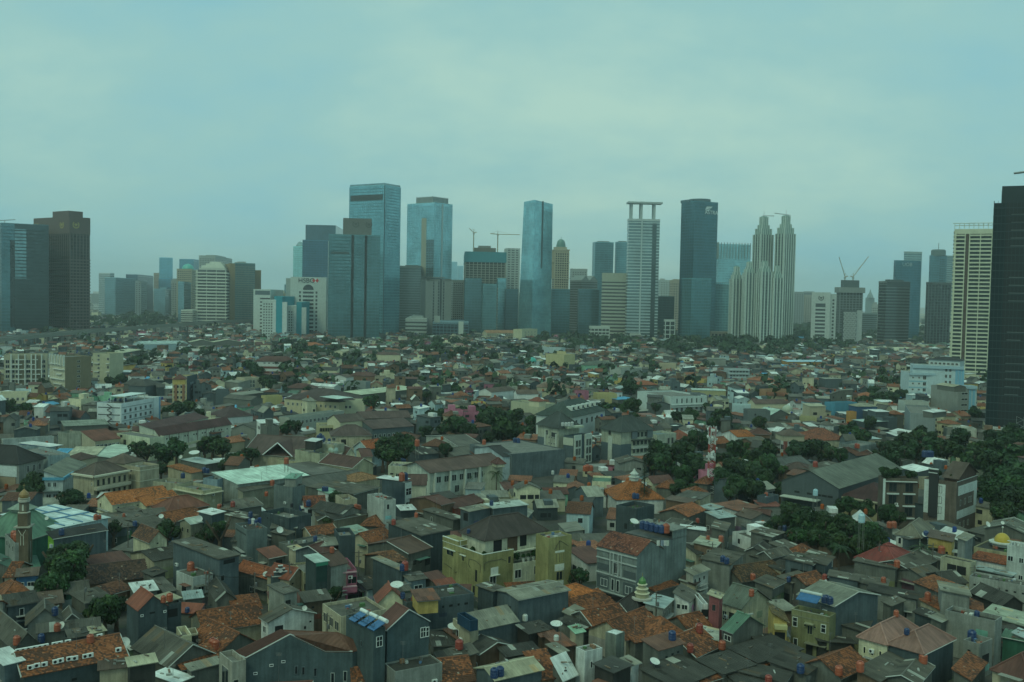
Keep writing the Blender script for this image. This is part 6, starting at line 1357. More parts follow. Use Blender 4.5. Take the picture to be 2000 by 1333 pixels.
slab(a['root'],f,'F',f.w * .25,f.w,3.6,6.0,.06,'red_band',(.24,.08,.06));wgrid(a,'F',.3,.98,7,4.0,3,1,.7,1.8,(.4,.2,.15),True);wgrid(a,'F',.02,.98,9,7.6,3,1,.9,1.2,(.2,.22,.2),True);wgrid(a,'S',.6,.85,1,4,3.5,1,1.6,2,(.4,.4,.4),True);ms((600,330),(860,330),8,12,'h','h','be',2,root=a['root'],z0=9.6,mark=False);landmark('red-striped white building',1545,860)
ms((980,400),(1400,380),14,5.5,'h','t','cr',4,near=True,rcol=(.26,.10,.06),old=.08,label='large salmon-red hip roofed house beside the red-striped building');ms((1190,520),(1530,590),9,5,'y','b','bg',2,near=True,rcol=(.17,.085,.06),trim=(.62,.65,.6));ms((1580,470),(1810,430),9,8,'f','c','bg',near=True,wcol=(.22,.26,.25));ms((400,740),(930,690),9,4.6,'x','g','gr',2,near=True,geo=False,rcol=(.10,.105,.095));ms((570,760),(950,790),9,4.4,'h','m','br',2,near=True,geo=False,rcol=(.09,.06,.05));ms((640,830),(790,850),5,4,'s','u','gr',1,near=True);ms((960,790),(1400,720),7,4.6,'s','g','gr',.5,near=True)
ms((380,1130),(620,1110),(200,1120),6.5,'f','c','sl',near=True,wcol=(.10,.13,.145));ms((310,1240),(560,1240),6,4.5,'s','r','lg',.4,near=True,rcol=(.2,.07,.05));ms((0,1300),(300,1250),8,4.4,'s','u','wh',.5,near=True);ms((180,480),(450,500),9,4.6,'x','d','gr',2,near=True,geo=False);ms((0,400),(230,440),8,4.6,'y','p','br',1.6,near=True);ms((160,310),(420,320),8,5,'h','m','br',2,near=True,old=.3,geo=False)
at(1700, 800)
ms((1100,540),(1300,580),10,5,'h','t','cr',2.4,near=True,rcol=(.36,.14,.06),old=.08);ms((1300,600),(1540,600),6,4.4,'s','t','cr',1.2,near=True,rcol=(.36,.14,.06),old=.08);ms((1450,670),(1600,670),6,4,'s','t','cr',1.2,near=True,rcol=(.33,.13,.06),old=.08);ms((260,390),(530,400),9,5,'f','c','gr',near=True);ms((730,460),(930,440),8,4.4,'x','m','br',1.5,near=True,geo=False);ms((1118,240),(1365,250),9,7,'f','c','wh',**mid('white windowless plant building with a round tank, by the dark tower','building'),near=True,wcol=(.56,.58,.5));ms((985,245),(1110,250),7,6,'f','p','lg',near=True)
at(1700, 640)
a=ms((497,580),(925,592),22,18,'f','c','wh',**mid('pale blue-white hospital block with stepped top storeys','hospital','hospital'),wcol=(.56,.66,.67));f=a['fr']
for z in (4, 8, 12): bands(a, 'F', [z], .9, .05, 'blue_band', (.26, .46, .54))
bands(a,'F',[16.6],1.4,.9,'cornice',(.36,.50,.56));wgrid(a,'F',.03,.4,2,2.6,3.9,4,1.2,1.2);wgrid(a,'F',.42,.52,1,2.0,3.9,4,2.0,2.6);wgrid(a,'F',.58,.95,2,2.6,3.9,4,1.2,1.2)
g=ms((545,482),(1200,505),18,23,'f','c','wh',root=a['root'],wcol=(.50,.62,.65));slab(a['root'],g['fr'],'F',0,g['fr'].w,21.2,23.1,1.0,'cornice',(.34,.48,.55));wgrid(g,'F',.62,.78,2,3.4,4,5,1.4,2.2)
for t in (.84,.9,.96): slab(a['root'],g['fr'],'F',g['fr'].w * t,g['fr'].w * t + 1.6,0,21,.3,'blue_strip',(.2,.42,.56))
g=ms((750,402),(1150,422),12,27,'h','k','wh',1.6,root=a['root'],wcol=(.52,.6,.6),z0=22,mark=False,ov=.8);wgrid(g,'F',.03,.97,7,23.6,3,1,1.6,1.4)
g=ms((1235,752),(1368,756),9,17,'f','c','wh',root=a['root'],wcol=(.44,.58,.62));slab(a['root'],g['fr'],'F',0,g['fr'].w,15.4,17.1,.9,'cornice',(.34,.48,.55))
for t in (.25,.6): slab(a['root'],g['fr'],'F',g['fr'].w * t,g['fr'].w * t + 1.2,0,15,.3,'blue_strip',(.2,.42,.56))
landmark('blue-white hospital', 1825, 745)
a=ms((1132,778),(1236,768),(838,735),16,'f','c','lg',**mid('tall blank grey block with slot windows on its narrow front, before the hospital'),wcol=(.30,.31,.28));wgrid(a,'F',.1,.85,1,2.6,3.2,4,4.5,1.2);ms((1070,760),(1190,755),(900,730),18.4,'y','e','gr',1,root=a['root'],z0=15.6,mark=False)
a=ms((440,948),(755,955),10,9,'f','d','wh',**mid('low white building with a dark flat roof, left of the blank grey block','building'),wcol=(.5,.54,.49));wgrid(a,'F',.5,.7,1,6,3,1,2.4,1.0)
a=ms((836,1112),(942,1010),(527,1117),12,'f','c','lg',**mid('smooth grey block with cream windowed side and rooftop sheds, near the dark tower'),wcol=(.27,.31,.31));slab(a['root'],a['fr'],'F',0,a['fr'].w,0,12,.06,'cream_side',(.44,.45,.35),mat='clean');wgrid(a,'F',.05,.95,4,1.4,3,3,1.0,1.2);ms((800,1090),(880,1060),(730,1060),14.4,'s','w','gr',.4,root=a['root'],z0=11.8,mark=False);landmark('smooth grey block',1810,830)
ms((70,1080),(240,1080),8,8,'s','w','bg',.3);ms((160,1160),(345,1150),8,7.6,'f','d','bg');ms((300,1110),(430,1110),8,7,'h','t','gr',1.4)
ms((-10,268),(420,280),15,6.5,'x','e','lg',2.2,label='long cream-roofed shed at the far edge of the houses, right',name='shed',cat='shed',rcol=(.55,.54,.38));ms((420,300),(620,290),14,6.5,'y','e','mg',3.6,label='pale gabled hall with a green end wall beside the cream shed',name='hall',cat='hall',wcol=(.18,.36,.2),rcol=(.5,.5,.34));ms((620,240),(720,240),9,6,'h','t','be',2,rcol=(.5,.19,.08));ms((180,215),(340,195),8,6,'h','t','be',2,rcol=(.45,.2,.16));ms((380,200),(530,200),8,6,'s','w','lg',.4)
# landmarks for the labels of everything near them
for ph,u,v in (('big slate house',700,1240),('row of air conditioners',140,1285),('orange twin tanks',418,1255),('big near tree',130,1110),('olive yellow building',960,1110),('grey shophouse',1250,1090),('pink shophouse',672,1120),('green and gold cupola',1253,1155),('khaki front',1585,1210),('pinkish-brown hip roofs',1770,1250),('golden dome',1957,1052),('brick-red hip roof',1735,1085),('brown apartment building',1830,960),
        ('white box house',1155,1285),('rust-roofed concrete house',1300,1275),('grey-green ribbed gable',1455,1180),('workshop house',420,1085),('slate terrace house',560,1010),('grey warehouse roof',1640,930),('red and white mast',1387,900),('solar heaters',730,1210),('lime green wall',100,1065),('bluish storehouse',1050,1170),('slate tower block',1240,1000),('maroon corner roof',1970,1300),('elevated road',420,650),('dark tower',1955,700),('mint school',1175,715),('turquoise dome',1040,702),('yellow slab house',1390,762)): landmark(ph,u,v)
# ------------------------------------------------------------------ the skyline: every tower stands at its own distance
GL = (.13, .22, .25)
def tfr(uL, uc, uR, D, dep=None):
    """plan of a tower: near corner seen at column uc, distance D, left face back to uL and right face out to uR (columns at the horizon)"""
    X = lambda u, Y: PY(u, 582 + (u - 1000) * math.tan(ROLL), Y)[0]
    if uc <= uL + 1:
        a = Vector((X(uL, D), D)); ey = a.normalized(); ex = Vector((ey.y, -ey.x)); lo, hi = 0.0, 200.0
        for _ in range(40):
            m = (lo + hi) / 2; q = a + ex * m; lo, hi = (m, hi) if proj(q.x, q.y, CAMH)[0] < uR else (lo, m)
        return Fr(a, ex, ey, lo, dep or lo * .7)
    l, r = (uc - uL), (uR - uc); th = math.atan2(l, r * 1.0) * .9
    ex = Vector((math.cos(th), math.sin(th))); ey = Vector((-ex.y, ex.x)); A = Vector((X(uc, D), D))
    def hit(dirv, u):
        lo, hi = 0.0, 200.0
        for _ in range(40):
            m = (lo + hi) / 2; q = A + dirv * m; uu = proj(q.x, q.y, CAMH)[0]
            if (uu < u) == (u > uc): lo = m
            else: hi = m
        return lo
    return Fr(A, ex, ey, max(4, hit(ex, uR)), max(4, hit(ey, uL)))
def ztop(fr, v, y=None):
    u, _ = proj(fr.A.x, fr.A.y, CAMH); return PY(u, v, fr.A.y)[1]
def ring(mb, fr, z0, z1, out):
    g = fr.sub(-out, fr.w + out, -out, fr.d + out); p = g.pt; w, d = g.w, g.d
    c = [(0, 0), (w, 0), (w, d), (0, d)]
    for i in range(4):
        a, b = c[i], c[(i + 1) % 4]; mb.poly([p(*a, z0), p(*b, z0), p(*b, z1), p(*a, z1)])
    mb.poly([p(*q, z1) for q in c]); mb.poly([p(*q, z0) for q in c][::-1])
def floors(root, fr, z0, z1, fh, bh, out, col, mat='clean', name='floor_bands'):
    b = MB(); z = z0
    while z + bh < z1: ring(b, fr, z, z + bh, out); z += fh
    if b.f: b.build(name, M[mat], root, col, kind='stuff')
def fins(root, fr, z0, z1, sp, wd, out, col, sides='FSR', name='mullions', mat='clean'):
    b = MB()
    for k in sides:
        o, d, n, L = fr.side(k); m = max(1, round(L / sp))
        for i in range(m + 1):
            t=min(max(L * i / m,wd / 2),L - wd / 2);g=Fr(o + d * (t - wd / 2),d,n,wd,out);g.cx,g.cy=fr.cx,fr.cy;b.box(g,0,wd,0,out,z0,z1,bottom=False)
    b.build(name, M[mat], root, col, kind='stuff')
def punched(root,fr,z0,z1,fh,sp,ww,wh,sides='FSR',t0=0.04,t1=.96,col=None,out=.12,name='windows'):
    b = MB()
    for k in sides:
        o, d, n, L = fr.side(k); m = max(1, round(L * (t1 - t0) / sp)); z = z0
        while z + wh < z1:
            for i in range(m):
                t=L * (t0 + (t1 - t0) * (i + .5) / m) - ww / 2;g=Fr(o + d * t,d,n,ww,out);g.cx,g.cy=fr.cx,fr.cy;b.box(g,0,ww,0,out,z,z + wh)
            z += fh
    b.build(name, M['glass'], root, kind='stuff')
def body(root, fr, z0, z1, col, mat='tglass', name='body'):
    b = MB(); b.box(fr, 0, fr.w, 0, fr.d, z0, z1); return b.build(name, M[mat], root, col)
def cap(root, fr, z0, h, inset=.2, col=(.2, .22, .22), name='roof_plant', mat='clean'):
    g=fr.sub(fr.w * inset,fr.w * (1 - inset),fr.d * inset,fr.d * (1 - inset));b=MB();b.box(g,0,g.w,0,g.d,z0,z0 + h);return b.build(name,M[mat],root,col)
TG = 'office towers on the skyline'
def tower(uL,uc,uR,vt,D,style,col,label,fh=4.0,bh=1.2,bc=None,name='office_tower',dep=None,capv=None,zmin=0,**k):
    if style == 'glass': col=(col[0] * 1.35,col[1] * 1.7,col[2] * 1.8) if max(col) > .19 else (col[0] * 1.0,col[1] * 1.4,col[2] * 1.5)
    fr=tfr(uL,uc,uR,D,dep);z=ztop(fr,vt);root=empty(name,fr.cx,fr.cy);r=random.Random(int(uL * 7 + vt))
    if style == 'glass':
        body(root,fr,zmin,z,col);floors(root,fr,4,z - 2,fh,1.1,.12,bc or tuple(x * .6 for x in col));fins(root,fr,2,z,k.get('sp',6),.25,.15,bc or tuple(x * .75 for x in col))
        b=MB();ring(b,fr,z - .2,z + 1.2,.1);b.build('parapet',M['clean'],root,tuple(x * 1.2 for x in col))
    elif style == 'band':
        body(root,fr,zmin,z,col);floors(root,fr,3,z,fh,bh,.25,bc or (.5,.52,.48));b=MB();ring(b,fr,z - 2.5,z + .5,.3);b.build('parapet',M['clean'],root,bc or (.5,.52,.48))
    elif style == 'grid':
        body(root,fr,zmin,z,col,'clean');punched(root,fr,5,z - 3,fh,k.get('sp',3.6),k.get('ww',1.9),k.get('wh',1.9));b=MB();ring(b,fr,z - .3,z + 1,.2);b.build('parapet',M['clean'],root,col)
    elif style == 'fins':
        body(root,fr,zmin,z,bc or (.06,.08,.09));fins(root,fr,2,z,k.get('sp',4),k.get('wd',1.0),.5,col);floors(root,fr,4,z,fh,.9,.2,tuple(x * .8 for x in col));b=MB();ring(b,fr,z - 3,z + .5,.5);b.build('parapet',M['clean'],root,col)
    elif style == 'plain':
        body(root, fr, zmin, z, col, 'clean')
    if capv: cap(root, fr, z, capv, k.get('inset', .2), k.get('capc', tuple(x * .9 for x in (bc or col))))
    occ_mark(fr, 2); tag(root, label, k.get('cat', 'tower'), TG); fr.z = z; fr.root = root
    return fr
def text(root, s, fr, k, t, z, size, col, out=.4, name='sign_lettering'):
    c=bpy.data.curves.new(name,'FONT');c.body=s;c.size=size;c.align_x='CENTER';c.extrude=.15;c.materials.append(M['trim']);t_=bpy.data.objects.new('t',c);COL.objects.link(t_);me=bpy.data.meshes.new_from_object(t_.evaluated_get(bpy.context.evaluated_depsgraph_get()));bpy.data.objects.remove(t_,do_unlink=True)
    m=fr.mat(k,fr.side(k)[3] * t,z,out) @ Matrix.Rotation(math.pi / 2,4,'X');return link(name,me,root,col,mat=m)
def emblem(root, fr, k, t, z, r, col, out=.35, name='emblem'):
    b = MB(); m = fr.mat(k, fr.side(k)[3] * t, z, out); n = 14
    for i in range(n):
        a0, a1 = 2 * math.pi * i / n, 2 * math.pi * (i + 1) / n
        if abs(a0 + .2 - math.pi / 2) < .5: continue
        b.poly([(r * math.cos(a0),0,r * math.sin(a0)),(r * math.cos(a1),0,r * math.sin(a1)),(r * .7 * math.cos(a1),0,r * .7 * math.sin(a1)),(r * .7 * math.cos(a0),0,r * .7 * math.sin(a0))])
    for s in (-1,1): b.poly([(0,-.02,-r * .5),(s * r * .5,-.02,r * .1),(s * r * .2,-.02,r * .45),(0,-.02,r * .2)])
    return link(name, b.mesh(name, M['trim']), root, col, mat=m)
def crane(u, vb, vt, Dd, jib, label, lean=0.0, back=8, luff=False):
    x, zb = PY(u, vb, Dd); _, zt = PY(u, vt, Dd); r = empty('tower_crane', x, Dd, 0); col = (.42, .34, .2)
    b = MB(); b.bar((0, 0, zb - 14), (0, 0, zt), .9, n=4); b.build('mast', M['metal'], r, col)
    L = jib; dx = math.cos(lean) * L; dz = math.sin(abs(lean)) * abs(L)
    b = MB(); b.bar((0, 0, zt), (dx, 0, zt + dz), .55, n=4); b.build('jib', M['metal'], r, col)
    b=MB();b.bar((0,0,zt),(-back if L > 0 else back,0,zt + 1),.7,n=4);b.build('counter_jib',M['metal'],r,col)
    b=MB();b.bar((0,0,zt),(0,0,zt + 6),.4);b.bar((0,0,zt + 6),(dx * .6,0,zt + dz * .6),.12);b.bar((0,0,zt + 6),(-back * .9 if L > 0 else back * .9,0,zt + 1),.12);b.build('apex',M['metal'],r,col)
    b=MB();b.box(FL,-1.4,1.4,-1.4,1.4,zt - 3,zt - .5);b.build('cab',M['trim'],r,(.4,.4,.36));tag(r,label,'crane','tower cranes on the building sites');return r

# --- left group
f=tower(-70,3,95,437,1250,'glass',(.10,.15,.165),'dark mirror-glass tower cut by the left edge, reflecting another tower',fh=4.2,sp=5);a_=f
slab(f.root,f,'F',f.w * .28,f.w,0,f.z + .6,.5,'painted_dark_reflection',(.045,.075,.082),mat='tglass');floors(f.root,f.sub(f.w * .28,f.w + .1,-.5,2),4,f.z - 6,4.2,1.2,.15,(.022,.036,.04));slab(f.root,f,'F',f.w * .28,f.w * .52,f.z - 68,f.z - 6,.62,'painted_pale_reflection',(.20,.33,.36),mat='tglass');slab(f.root,f,'F',f.w * .18,f.w * .28,f.z - 130,f.z - 20,.2,'painted_reflection_strip',(.03,.045,.05),mat='tglass')  # mirror reflections on this tower, painted on as darker and paler glass slabs
b=MB();b.bar(f.pt(-6,2,f.z + 3),f.pt(16,2,f.z + 6),.5);b.bar(f.pt(4,2,f.z),f.pt(4,2,f.z + 5),.5);b.build('cleaning_crane',M['metal'],f.root,(.4,.42,.4))
f=tower(67,136,175,424,1330,'fins',(.13,.095,.085),'brown granite tower with three wreath emblems round its top',fh=4.2,sp=4.6,bc=(.045,.055,.06),wd=1.4)
g=f.sub(f.w * .05,f.w * .75,f.d * .05,f.d * .5);body(f.root,g,f.z,f.z + 8.5,(.13,.095,.085),'clean','penthouse');floors(f.root,f,4,f.z - 54,4.2,1.7,.75,(.15,.115,.105),name='stone_bands');b=MB();ring(b,f,f.z - 22,f.z,.6);b.build('crown',M['clean'],f.root,(.135,.098,.085))
fins(f.root, f, f.z - 52, f.z - 24, 4.6, .9, .8, (.16, .13, .12), 'FS', 'crown_piers')
for k, t in (('F', .3), ('S', .2), ('S', .92)): emblem(f.root, f, k, t, f.z - 10, 5, (.40, .32, .10), .8)
tower(193,215,223,534,2500,'band',(.10,.20,.24),'small blue and white banded office block far left',fh=5,bh=2.2,bc=(.55,.6,.6));tower(242,246,269,537,2600,'glass',(.05,.09,.13),'small dark blue slab tower far left')
tower(297,300,311,534,2900,'grid',(.42,.34,.26),'thin cream tower beside the far blue slab pair');f=tower(311,312,337,504,2700,'glass',(.12,.26,.32),'tall pale blue slab in the far left distance',sp=8);tower(308,310,333,545,2600,'glass',(.08,.18,.24),'low blue slab in front of the tall pale blue slab')
tower(348,350,378,507,2500,'glass',(.07,.17,.22),'dark teal block behind the teal-domed beige tower');f=tower(337,345,374,526,2000,'grid',(.42,.37,.26),'beige tower with a turquoise dome and red lettered band',sp=4)
x,y=f.cx,f.cy;b=MB();b.lathe([(f.w * .45,0),(f.w * .44,4),(f.w * .36,9),(f.w * .2,12.5),(.5,14)],14,(0,0,f.z));b.build('dome',M['plastic'],f.root,(.08,.42,.36))
tower(385,388,420,500,2300,'grid',(.38,.42,.40),'grey gridded tower behind the white terraced tower',capv=4)
f=tower(373,385,441,527,1750,'plain',(.10,.12,.12),'white residential tower ringed with balconies and topped by a stepped crown',name='residential_tower',dep=34);z=f.z
for zz in np.arange(6, z - 2, 4.1):
    pass
floors(f.root,f,5,z - 2,5.6,2.3,2.4,(.70,.72,.62),name='balconies');fins(f.root,f,2,z,14,1.0,2.0,(.6,.62,.53),'FS','piers')
for i,(s,h_) in enumerate(((.04,5),(.10,9),(.2,13),(.3,17))): cap(f.root,f,z - 1 + i * .1,h_,s,(.64,.66,.57),'crown_step')
f=tower(352,354,376,606,1720,'band',(.1,.1,.1),'low white banded car park at the foot of the terraced tower',fh=3.6,bh=1.8,bc=(.62,.64,.56),dep=20)
f=tower(441,459,498,515,1800,'glass',(.12,.17,.17),'tan and dark glass tower with rounded flanks',bc=(.2,.19,.14));body(f.root,f.sub(-9,0,2,f.d),0,f.z,(.30,.22,.11),'clean','tan_flank');body(f.root,f.sub(f.w,f.w + 17,f.d * .3,f.d),0,f.z - 10,(.30,.22,.11),'clean','tan_flank');cap(f.root,f,f.z,5,.3,(.4,.42,.38))
f=tower(490,495,528,565,1420,'plain',(.62,.68,.64),'white office tower with a dark sign band behind the teal-framed towers');slab(f.root,f,'F',f.w * .1,f.w * .98,f.z - 8,f.z - 2,.2,'sign_band',(.10,.14,.16));punched(f.root,f,8,f.z - 12,5,8,7,2,'F',.4,.98)
def teal(uL, uc, uR, vt, D, lb):
    f=tower(uL,uc,uR,vt,D,'grid',(.58,.64,.60),lb,fh=3.5,sp=3.4,ww=1.6,wh=1.6,name='residential_tower')
    body(f.root,f.sub(f.w * .72,f.w + 1,-.6,f.d * .95),0,f.z + 6,(.03,.32,.40),'clean','teal_frame');body(f.root,f.sub(-1,f.w,f.d * .7,f.d),0,f.z + 6,(.03,.32,.40),'clean','teal_frame');body(f.root,f.sub(f.w * .55,f.w * .72,-.8,2),0,f.z - 1,(.66,.72,.70),'clean','white_fin');body(f.root,f.sub(f.w + 1,f.w + 7,-.4,6),0,f.z - 1,(.66,.72,.70),'clean','white_fin');return f
teal(507,512,550,588,1290,'white residential tower with teal frame, left of two');teal(553,557,588,599,1330,'white residential tower with teal frame, right of two')
f=tower(560,567,637,541,1450,'plain',(.55,.60,.56),'white bank tower with black lettering over an arched column of windows',dep=26);z=f.z;mt=f.side('F')[3]
ct = .5
for i in range(15):
    zz = z - 24 - i * 5.6
    if zz < 6: break
    window(f.root,f,'F',mt * ct,zz,mt * .30,3.0,(.3,.34,.33),False);window(f.root,f,'F',mt * (ct - .23),zz,mt * .055,3.4,(.3,.34,.33),False);window(f.root,f,'F',mt * (ct + .23),zz,mt * .055,3.4,(.3,.34,.33),False)
b=MB();m_=f.mat('F',mt * ct,z - 18.5,.3);r_=mt * .15;b.poly([(r_ * math.cos(math.pi * k / 12),0,r_ * 1.0 * math.sin(math.pi * k / 12)) for k in range(13)]);link('arch_window',b.mesh('arch_window',M['glass']),f.root,mat=m_)
text(f.root, 'HSBC', f, 'F', .44, z - 8, 9.5, (.03, .035, .035))
b = MB(); m_ = f.mat('F', mt * .70, z - 4.8, .4); s_ = 3.2
for q in (((-1,0),(-.5,1),(0,0)),((-1,0),(0,0),(-.5,-1)),((1,0),(0,0),(.5,1)),((1,0),(.5,-1),(0,0))): b.poly([(x * s_ * 1.5,0,y * s_) for x,y in q])
link('sign_hexagon', b.mesh('sign_hexagon', M['trim']), f.root, (.55, .03, .03), mat=m_); b = MB()
for s in (1, -1): b.poly([(-.5 * s_ * 1.5, 0, s * s_), (0, 0, 0), (.5 * s_ * 1.5, 0, s * s_)])
link('sign_hexagon_white', b.mesh('sign_hexagon_white', M['trim']), f.root, (.7, .72, .7), mat=m_)
body(f.root,f.sub(f.w,f.w + 8,4,f.d),0,z - 34,(.5,.55,.52),'clean','side_wing');body(f.root,f.sub(-7,0,4,f.d),0,z - 2,(.36,.40,.38),'clean','side_wing')
f=tower(568,572,592,482,2050,'glass',(.28,.42,.40),'pale teal tower with rounded top half hidden behind the stepped blue tower');b=MB();b.lathe([(f.w * .5,0),(f.w * .42,8),(f.w * .2,14),(.3,16)],12,(0,0,f.z));b.build('dome',M['tglass'],f.root,(.28,.42,.40))
f=tower(587,590,640,470,1700,'glass',(.055,.10,.135),'stepped dark blue tower behind the lettered bank tower',sp=5);body(f.root,f.sub(f.w * .1,f.w + 12,3,f.d),0,f.z + 27,(.07,.125,.155),'tglass','upper_stage');body(f.root,f.sub(f.w,f.w + 4,-1,3),0,f.z,(.45,.5,.5),'clean','white_fin')
f=tower(641,641,741,459,1270,'glass',(.10,.155,.165),'broad dark glass tower with two black vertical slots, before the tallest tower',fh=4.2,sp=4.6,dep=46);z=f.z;HB=f
for t0,t1 in ((.44,.49),(.70,.75)): slab(f.root,f,'F',f.w * t0,f.w * t1,0,z + .5,.35,'dark_slot',(.012,.02,.022),mat='plastic')
body(f.root,f.sub(f.w * .28,f.w * .84,f.d * .3,f.d * .9),z,z + 23,(.165,.165,.15),'clean','mechanical_box');g=f.sub(f.w * .28,f.w * .84,f.d * .3,f.d * .9)
for t in (.44, .90): emblem(f.root, g, 'F', t, z + 15.5, 4.4, (.08, .085, .08), .3)
slab(f.root, f, 'F', f.w * .05, f.w * .4, z - 24, z - 21, .2, 'dark_band', (.05, .08, .085))
f=tower(680,748,780,363,1430,'glass',(.14,.25,.28),'tallest glass tower with a dark strip below its flat top',fh=4.2,sp=3.6);z=f.z
slab(f.root,f,'S',f.d * .04,f.d * .96,z - 20,z - 12,.25,'dark_strip',(.04,.055,.06));slab(f.root,f,'F',0,1.6,0,z + 1.5,.2,'corner_joint',(.04,.07,.08));b=MB();ring(b,f,z,z + 4,-.6);b.build('glass_screen',M['tglass'],f.root,(.22,.36,.40));landmark('tallest glass tower',730,500)
# --- middle group
tower(777,780,822,520,1620,'band',(.10,.14,.15),'dark banded tower in the gap right of the tallest tower',bc=(.13,.16,.16),capv=3)
f=tower(793,846,881,397,1650,'glass',(.20,.32,.35),'pale glass tower with a penthouse frame on its roof',fh=4.2,sp=4);z=f.z
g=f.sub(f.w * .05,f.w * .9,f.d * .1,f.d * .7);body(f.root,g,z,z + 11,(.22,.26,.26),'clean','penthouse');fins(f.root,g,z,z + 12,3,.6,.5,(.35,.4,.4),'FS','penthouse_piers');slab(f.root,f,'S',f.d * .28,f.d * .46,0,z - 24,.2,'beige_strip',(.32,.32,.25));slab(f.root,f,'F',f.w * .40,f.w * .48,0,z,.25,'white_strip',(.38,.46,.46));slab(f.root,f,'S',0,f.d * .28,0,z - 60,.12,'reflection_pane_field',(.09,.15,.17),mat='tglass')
f=tower(822,832,881,545,1500,'fins',(.26,.28,.26),'grey stone tower under a wide flat canopy',fh=4.4,sp=8,wd=5.4);b=MB();g=f.sub(-f.w * .02,f.w * .75,-2,f.d * .8);b.box(g,0,g.w,0,g.d,f.z + 2,f.z + 3);b.build('canopy',M['clean'],f.root,(.24,.27,.26));slab(f.root,f,'F',f.w * .55,f.w * .62,0,f.z,.7,'dark_slot',(.03,.045,.05))
tower(790,793,834,623,1440,'band',(.10,.13,.13),'low white and grey banded office at the foot of the towers',fh=5.4,bh=3.0,bc=(.42,.46,.42),capv=3);f=tower(842,846,916,630,1390,'band',(.03,.06,.085),'low dark blue gridded office with pale corner strips',fh=4.4,bh=.7,bc=(.16,.26,.30));fins(f.root,f,0,f.z,5,.7,.5,(.13,.2,.23),'F');slab(f.root,f,'F',f.w * .72,f.w * .86,0,f.z + 2,.8,'pale_strip',(.5,.55,.48));slab(f.root,f,'F',f.w * .04,f.w * .2,f.z,f.z + 9,.5,'stair_box',(.34,.38,.34),8)
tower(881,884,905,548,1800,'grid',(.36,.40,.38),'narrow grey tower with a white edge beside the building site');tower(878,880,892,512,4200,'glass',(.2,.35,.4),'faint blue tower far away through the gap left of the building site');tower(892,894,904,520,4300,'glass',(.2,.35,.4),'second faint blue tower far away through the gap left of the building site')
f=tower(903,908,986,512,1720,'plain',(.035,.045,.045),'concrete tower under construction wrapped in teal netting near its top',name='tower_under_construction',dep=50);z=f.z
floors(f.root,f,4,z,4.2,.9,1.2,(.36,.36,.30),name='floor_slabs');fins(f.root,f,0,z,7,1.2,1.0,(.36,.35,.29),'FSR','columns');b=MB();ring(b,f,z,z + 18,1.5);b.build('safety_netting',M['clean'],f.root,(.05,.26,.31));cap(f.root,f,z + 18,9,.22,(.16,.14,.11),'formwork');cap(f.root,f,z + 18,14,.34,(.22,.24,.22),'core')
crane(925,478,455,1735,-11,'short tower crane left of two above the netted building site',lean=.75,back=5);crane(972,480,458,1735,38,'long tower crane right of two above the netted building site',back=13)
tower(906,908,940,545,1480,'glass',(.09,.135,.145),'dark glass tower before the building site, left of its pair',sp=5);f=tower(940,943,970,556,1450,'glass',(.12,.18,.185),'dark glass tower before the building site, right of its pair',sp=5);f=tower(960,962,972,562,1460,'plain',(.3,.3,.25),'thin concrete lift shaft strip beside the dark glass pair');floors(f.root,f,4,f.z,4.4,1.6,.5,(.45,.44,.34));tower(970,972,988,545,1500,'glass',(.16,.26,.28),'thin blue glass tower between building site and lattice tower')
f=tower(984,988,1013,485,1950,'plain',(.12,.15,.15),'white slatted apartment tower between the building site and the tapered tower',name='residential_tower');floors(f.root,f,4,f.z,4.6,2.0,.8,(.5,.55,.52));fins(f.root,f,0,f.z,8,2.4,1,(.48,.53,.5),'FSR')
tower(986, 988, 1012, 566, 1480, 'glass', (.055, .09, .10), 'dark low glass tower beside the tapered tower')
fr=tfr(1012,1040,1077,1450);z=ztop(fr,392);root=empty('office_tower',fr.cx,fr.cy)     # tapered tower
b = MB(); p = fr.pt; w, d = fr.w, fr.d; s0 = d * .20
B0=[p(0,0,0),p(w,0,0),p(w,d,0),p(0,d,0)];T0=[p(0,0,z + 1),p(w * .97,0,z - 3),p(w * .97,d - s0,z - 3),p(0,d - s0 * 1.4,z)]
for i in range(4): j = (i + 1) % 4; b.poly([B0[i], B0[j], T0[j], T0[i]])
b.poly(T0); b.build('body', M['tglass'], root, (.25, .52, .60)); b = MB(); n_ = 44
for i in range(1, n_):
    t = i / n_; q = [Vector(B0[k]).lerp(Vector(T0[k]), t) for k in range(4)]; c0 = sum(q, Vector()) / 4
    q = [(x - c0) * 1.006 + c0 for x in q]
    for k in range(4): l=(k + 1) % 4;b.poly([q[k],q[l],q[l] + Vector((0,0,.5)),q[k] + Vector((0,0,.5))])
b.build('floor_bands',M['clean'],root,(.13,.22,.24),kind='stuff');slab(root,fr,'F',w * .40,w * .48,z * .52,z,.3,'dark_slot',(.05,.09,.10));tag(root,'tapering pale glass tower with sloped left edge and slanted top','tower',TG);occ_mark(fr,2)
f=tower(1077,1082,1110,488,1700,'grid',(.44,.38,.26),'classical beige apartment tower with a green-grey dome',fh=4,sp=4,ww=2.4,wh=2.2,name='residential_tower');z=f.z
for zz in (z - 1,z - 22,z * .66): b=MB();ring(b,f,zz,zz + 1.6,1.0);b.build('cornice',M['clean'],f.root,(.5,.45,.33))
g=f.sub(f.w * .05,f.w * .85,f.d * .1,f.d * .9);body(f.root,g,z,z + 5,(.44,.39,.28),'clean','drum_base');b=MB();R0=g.w * .40
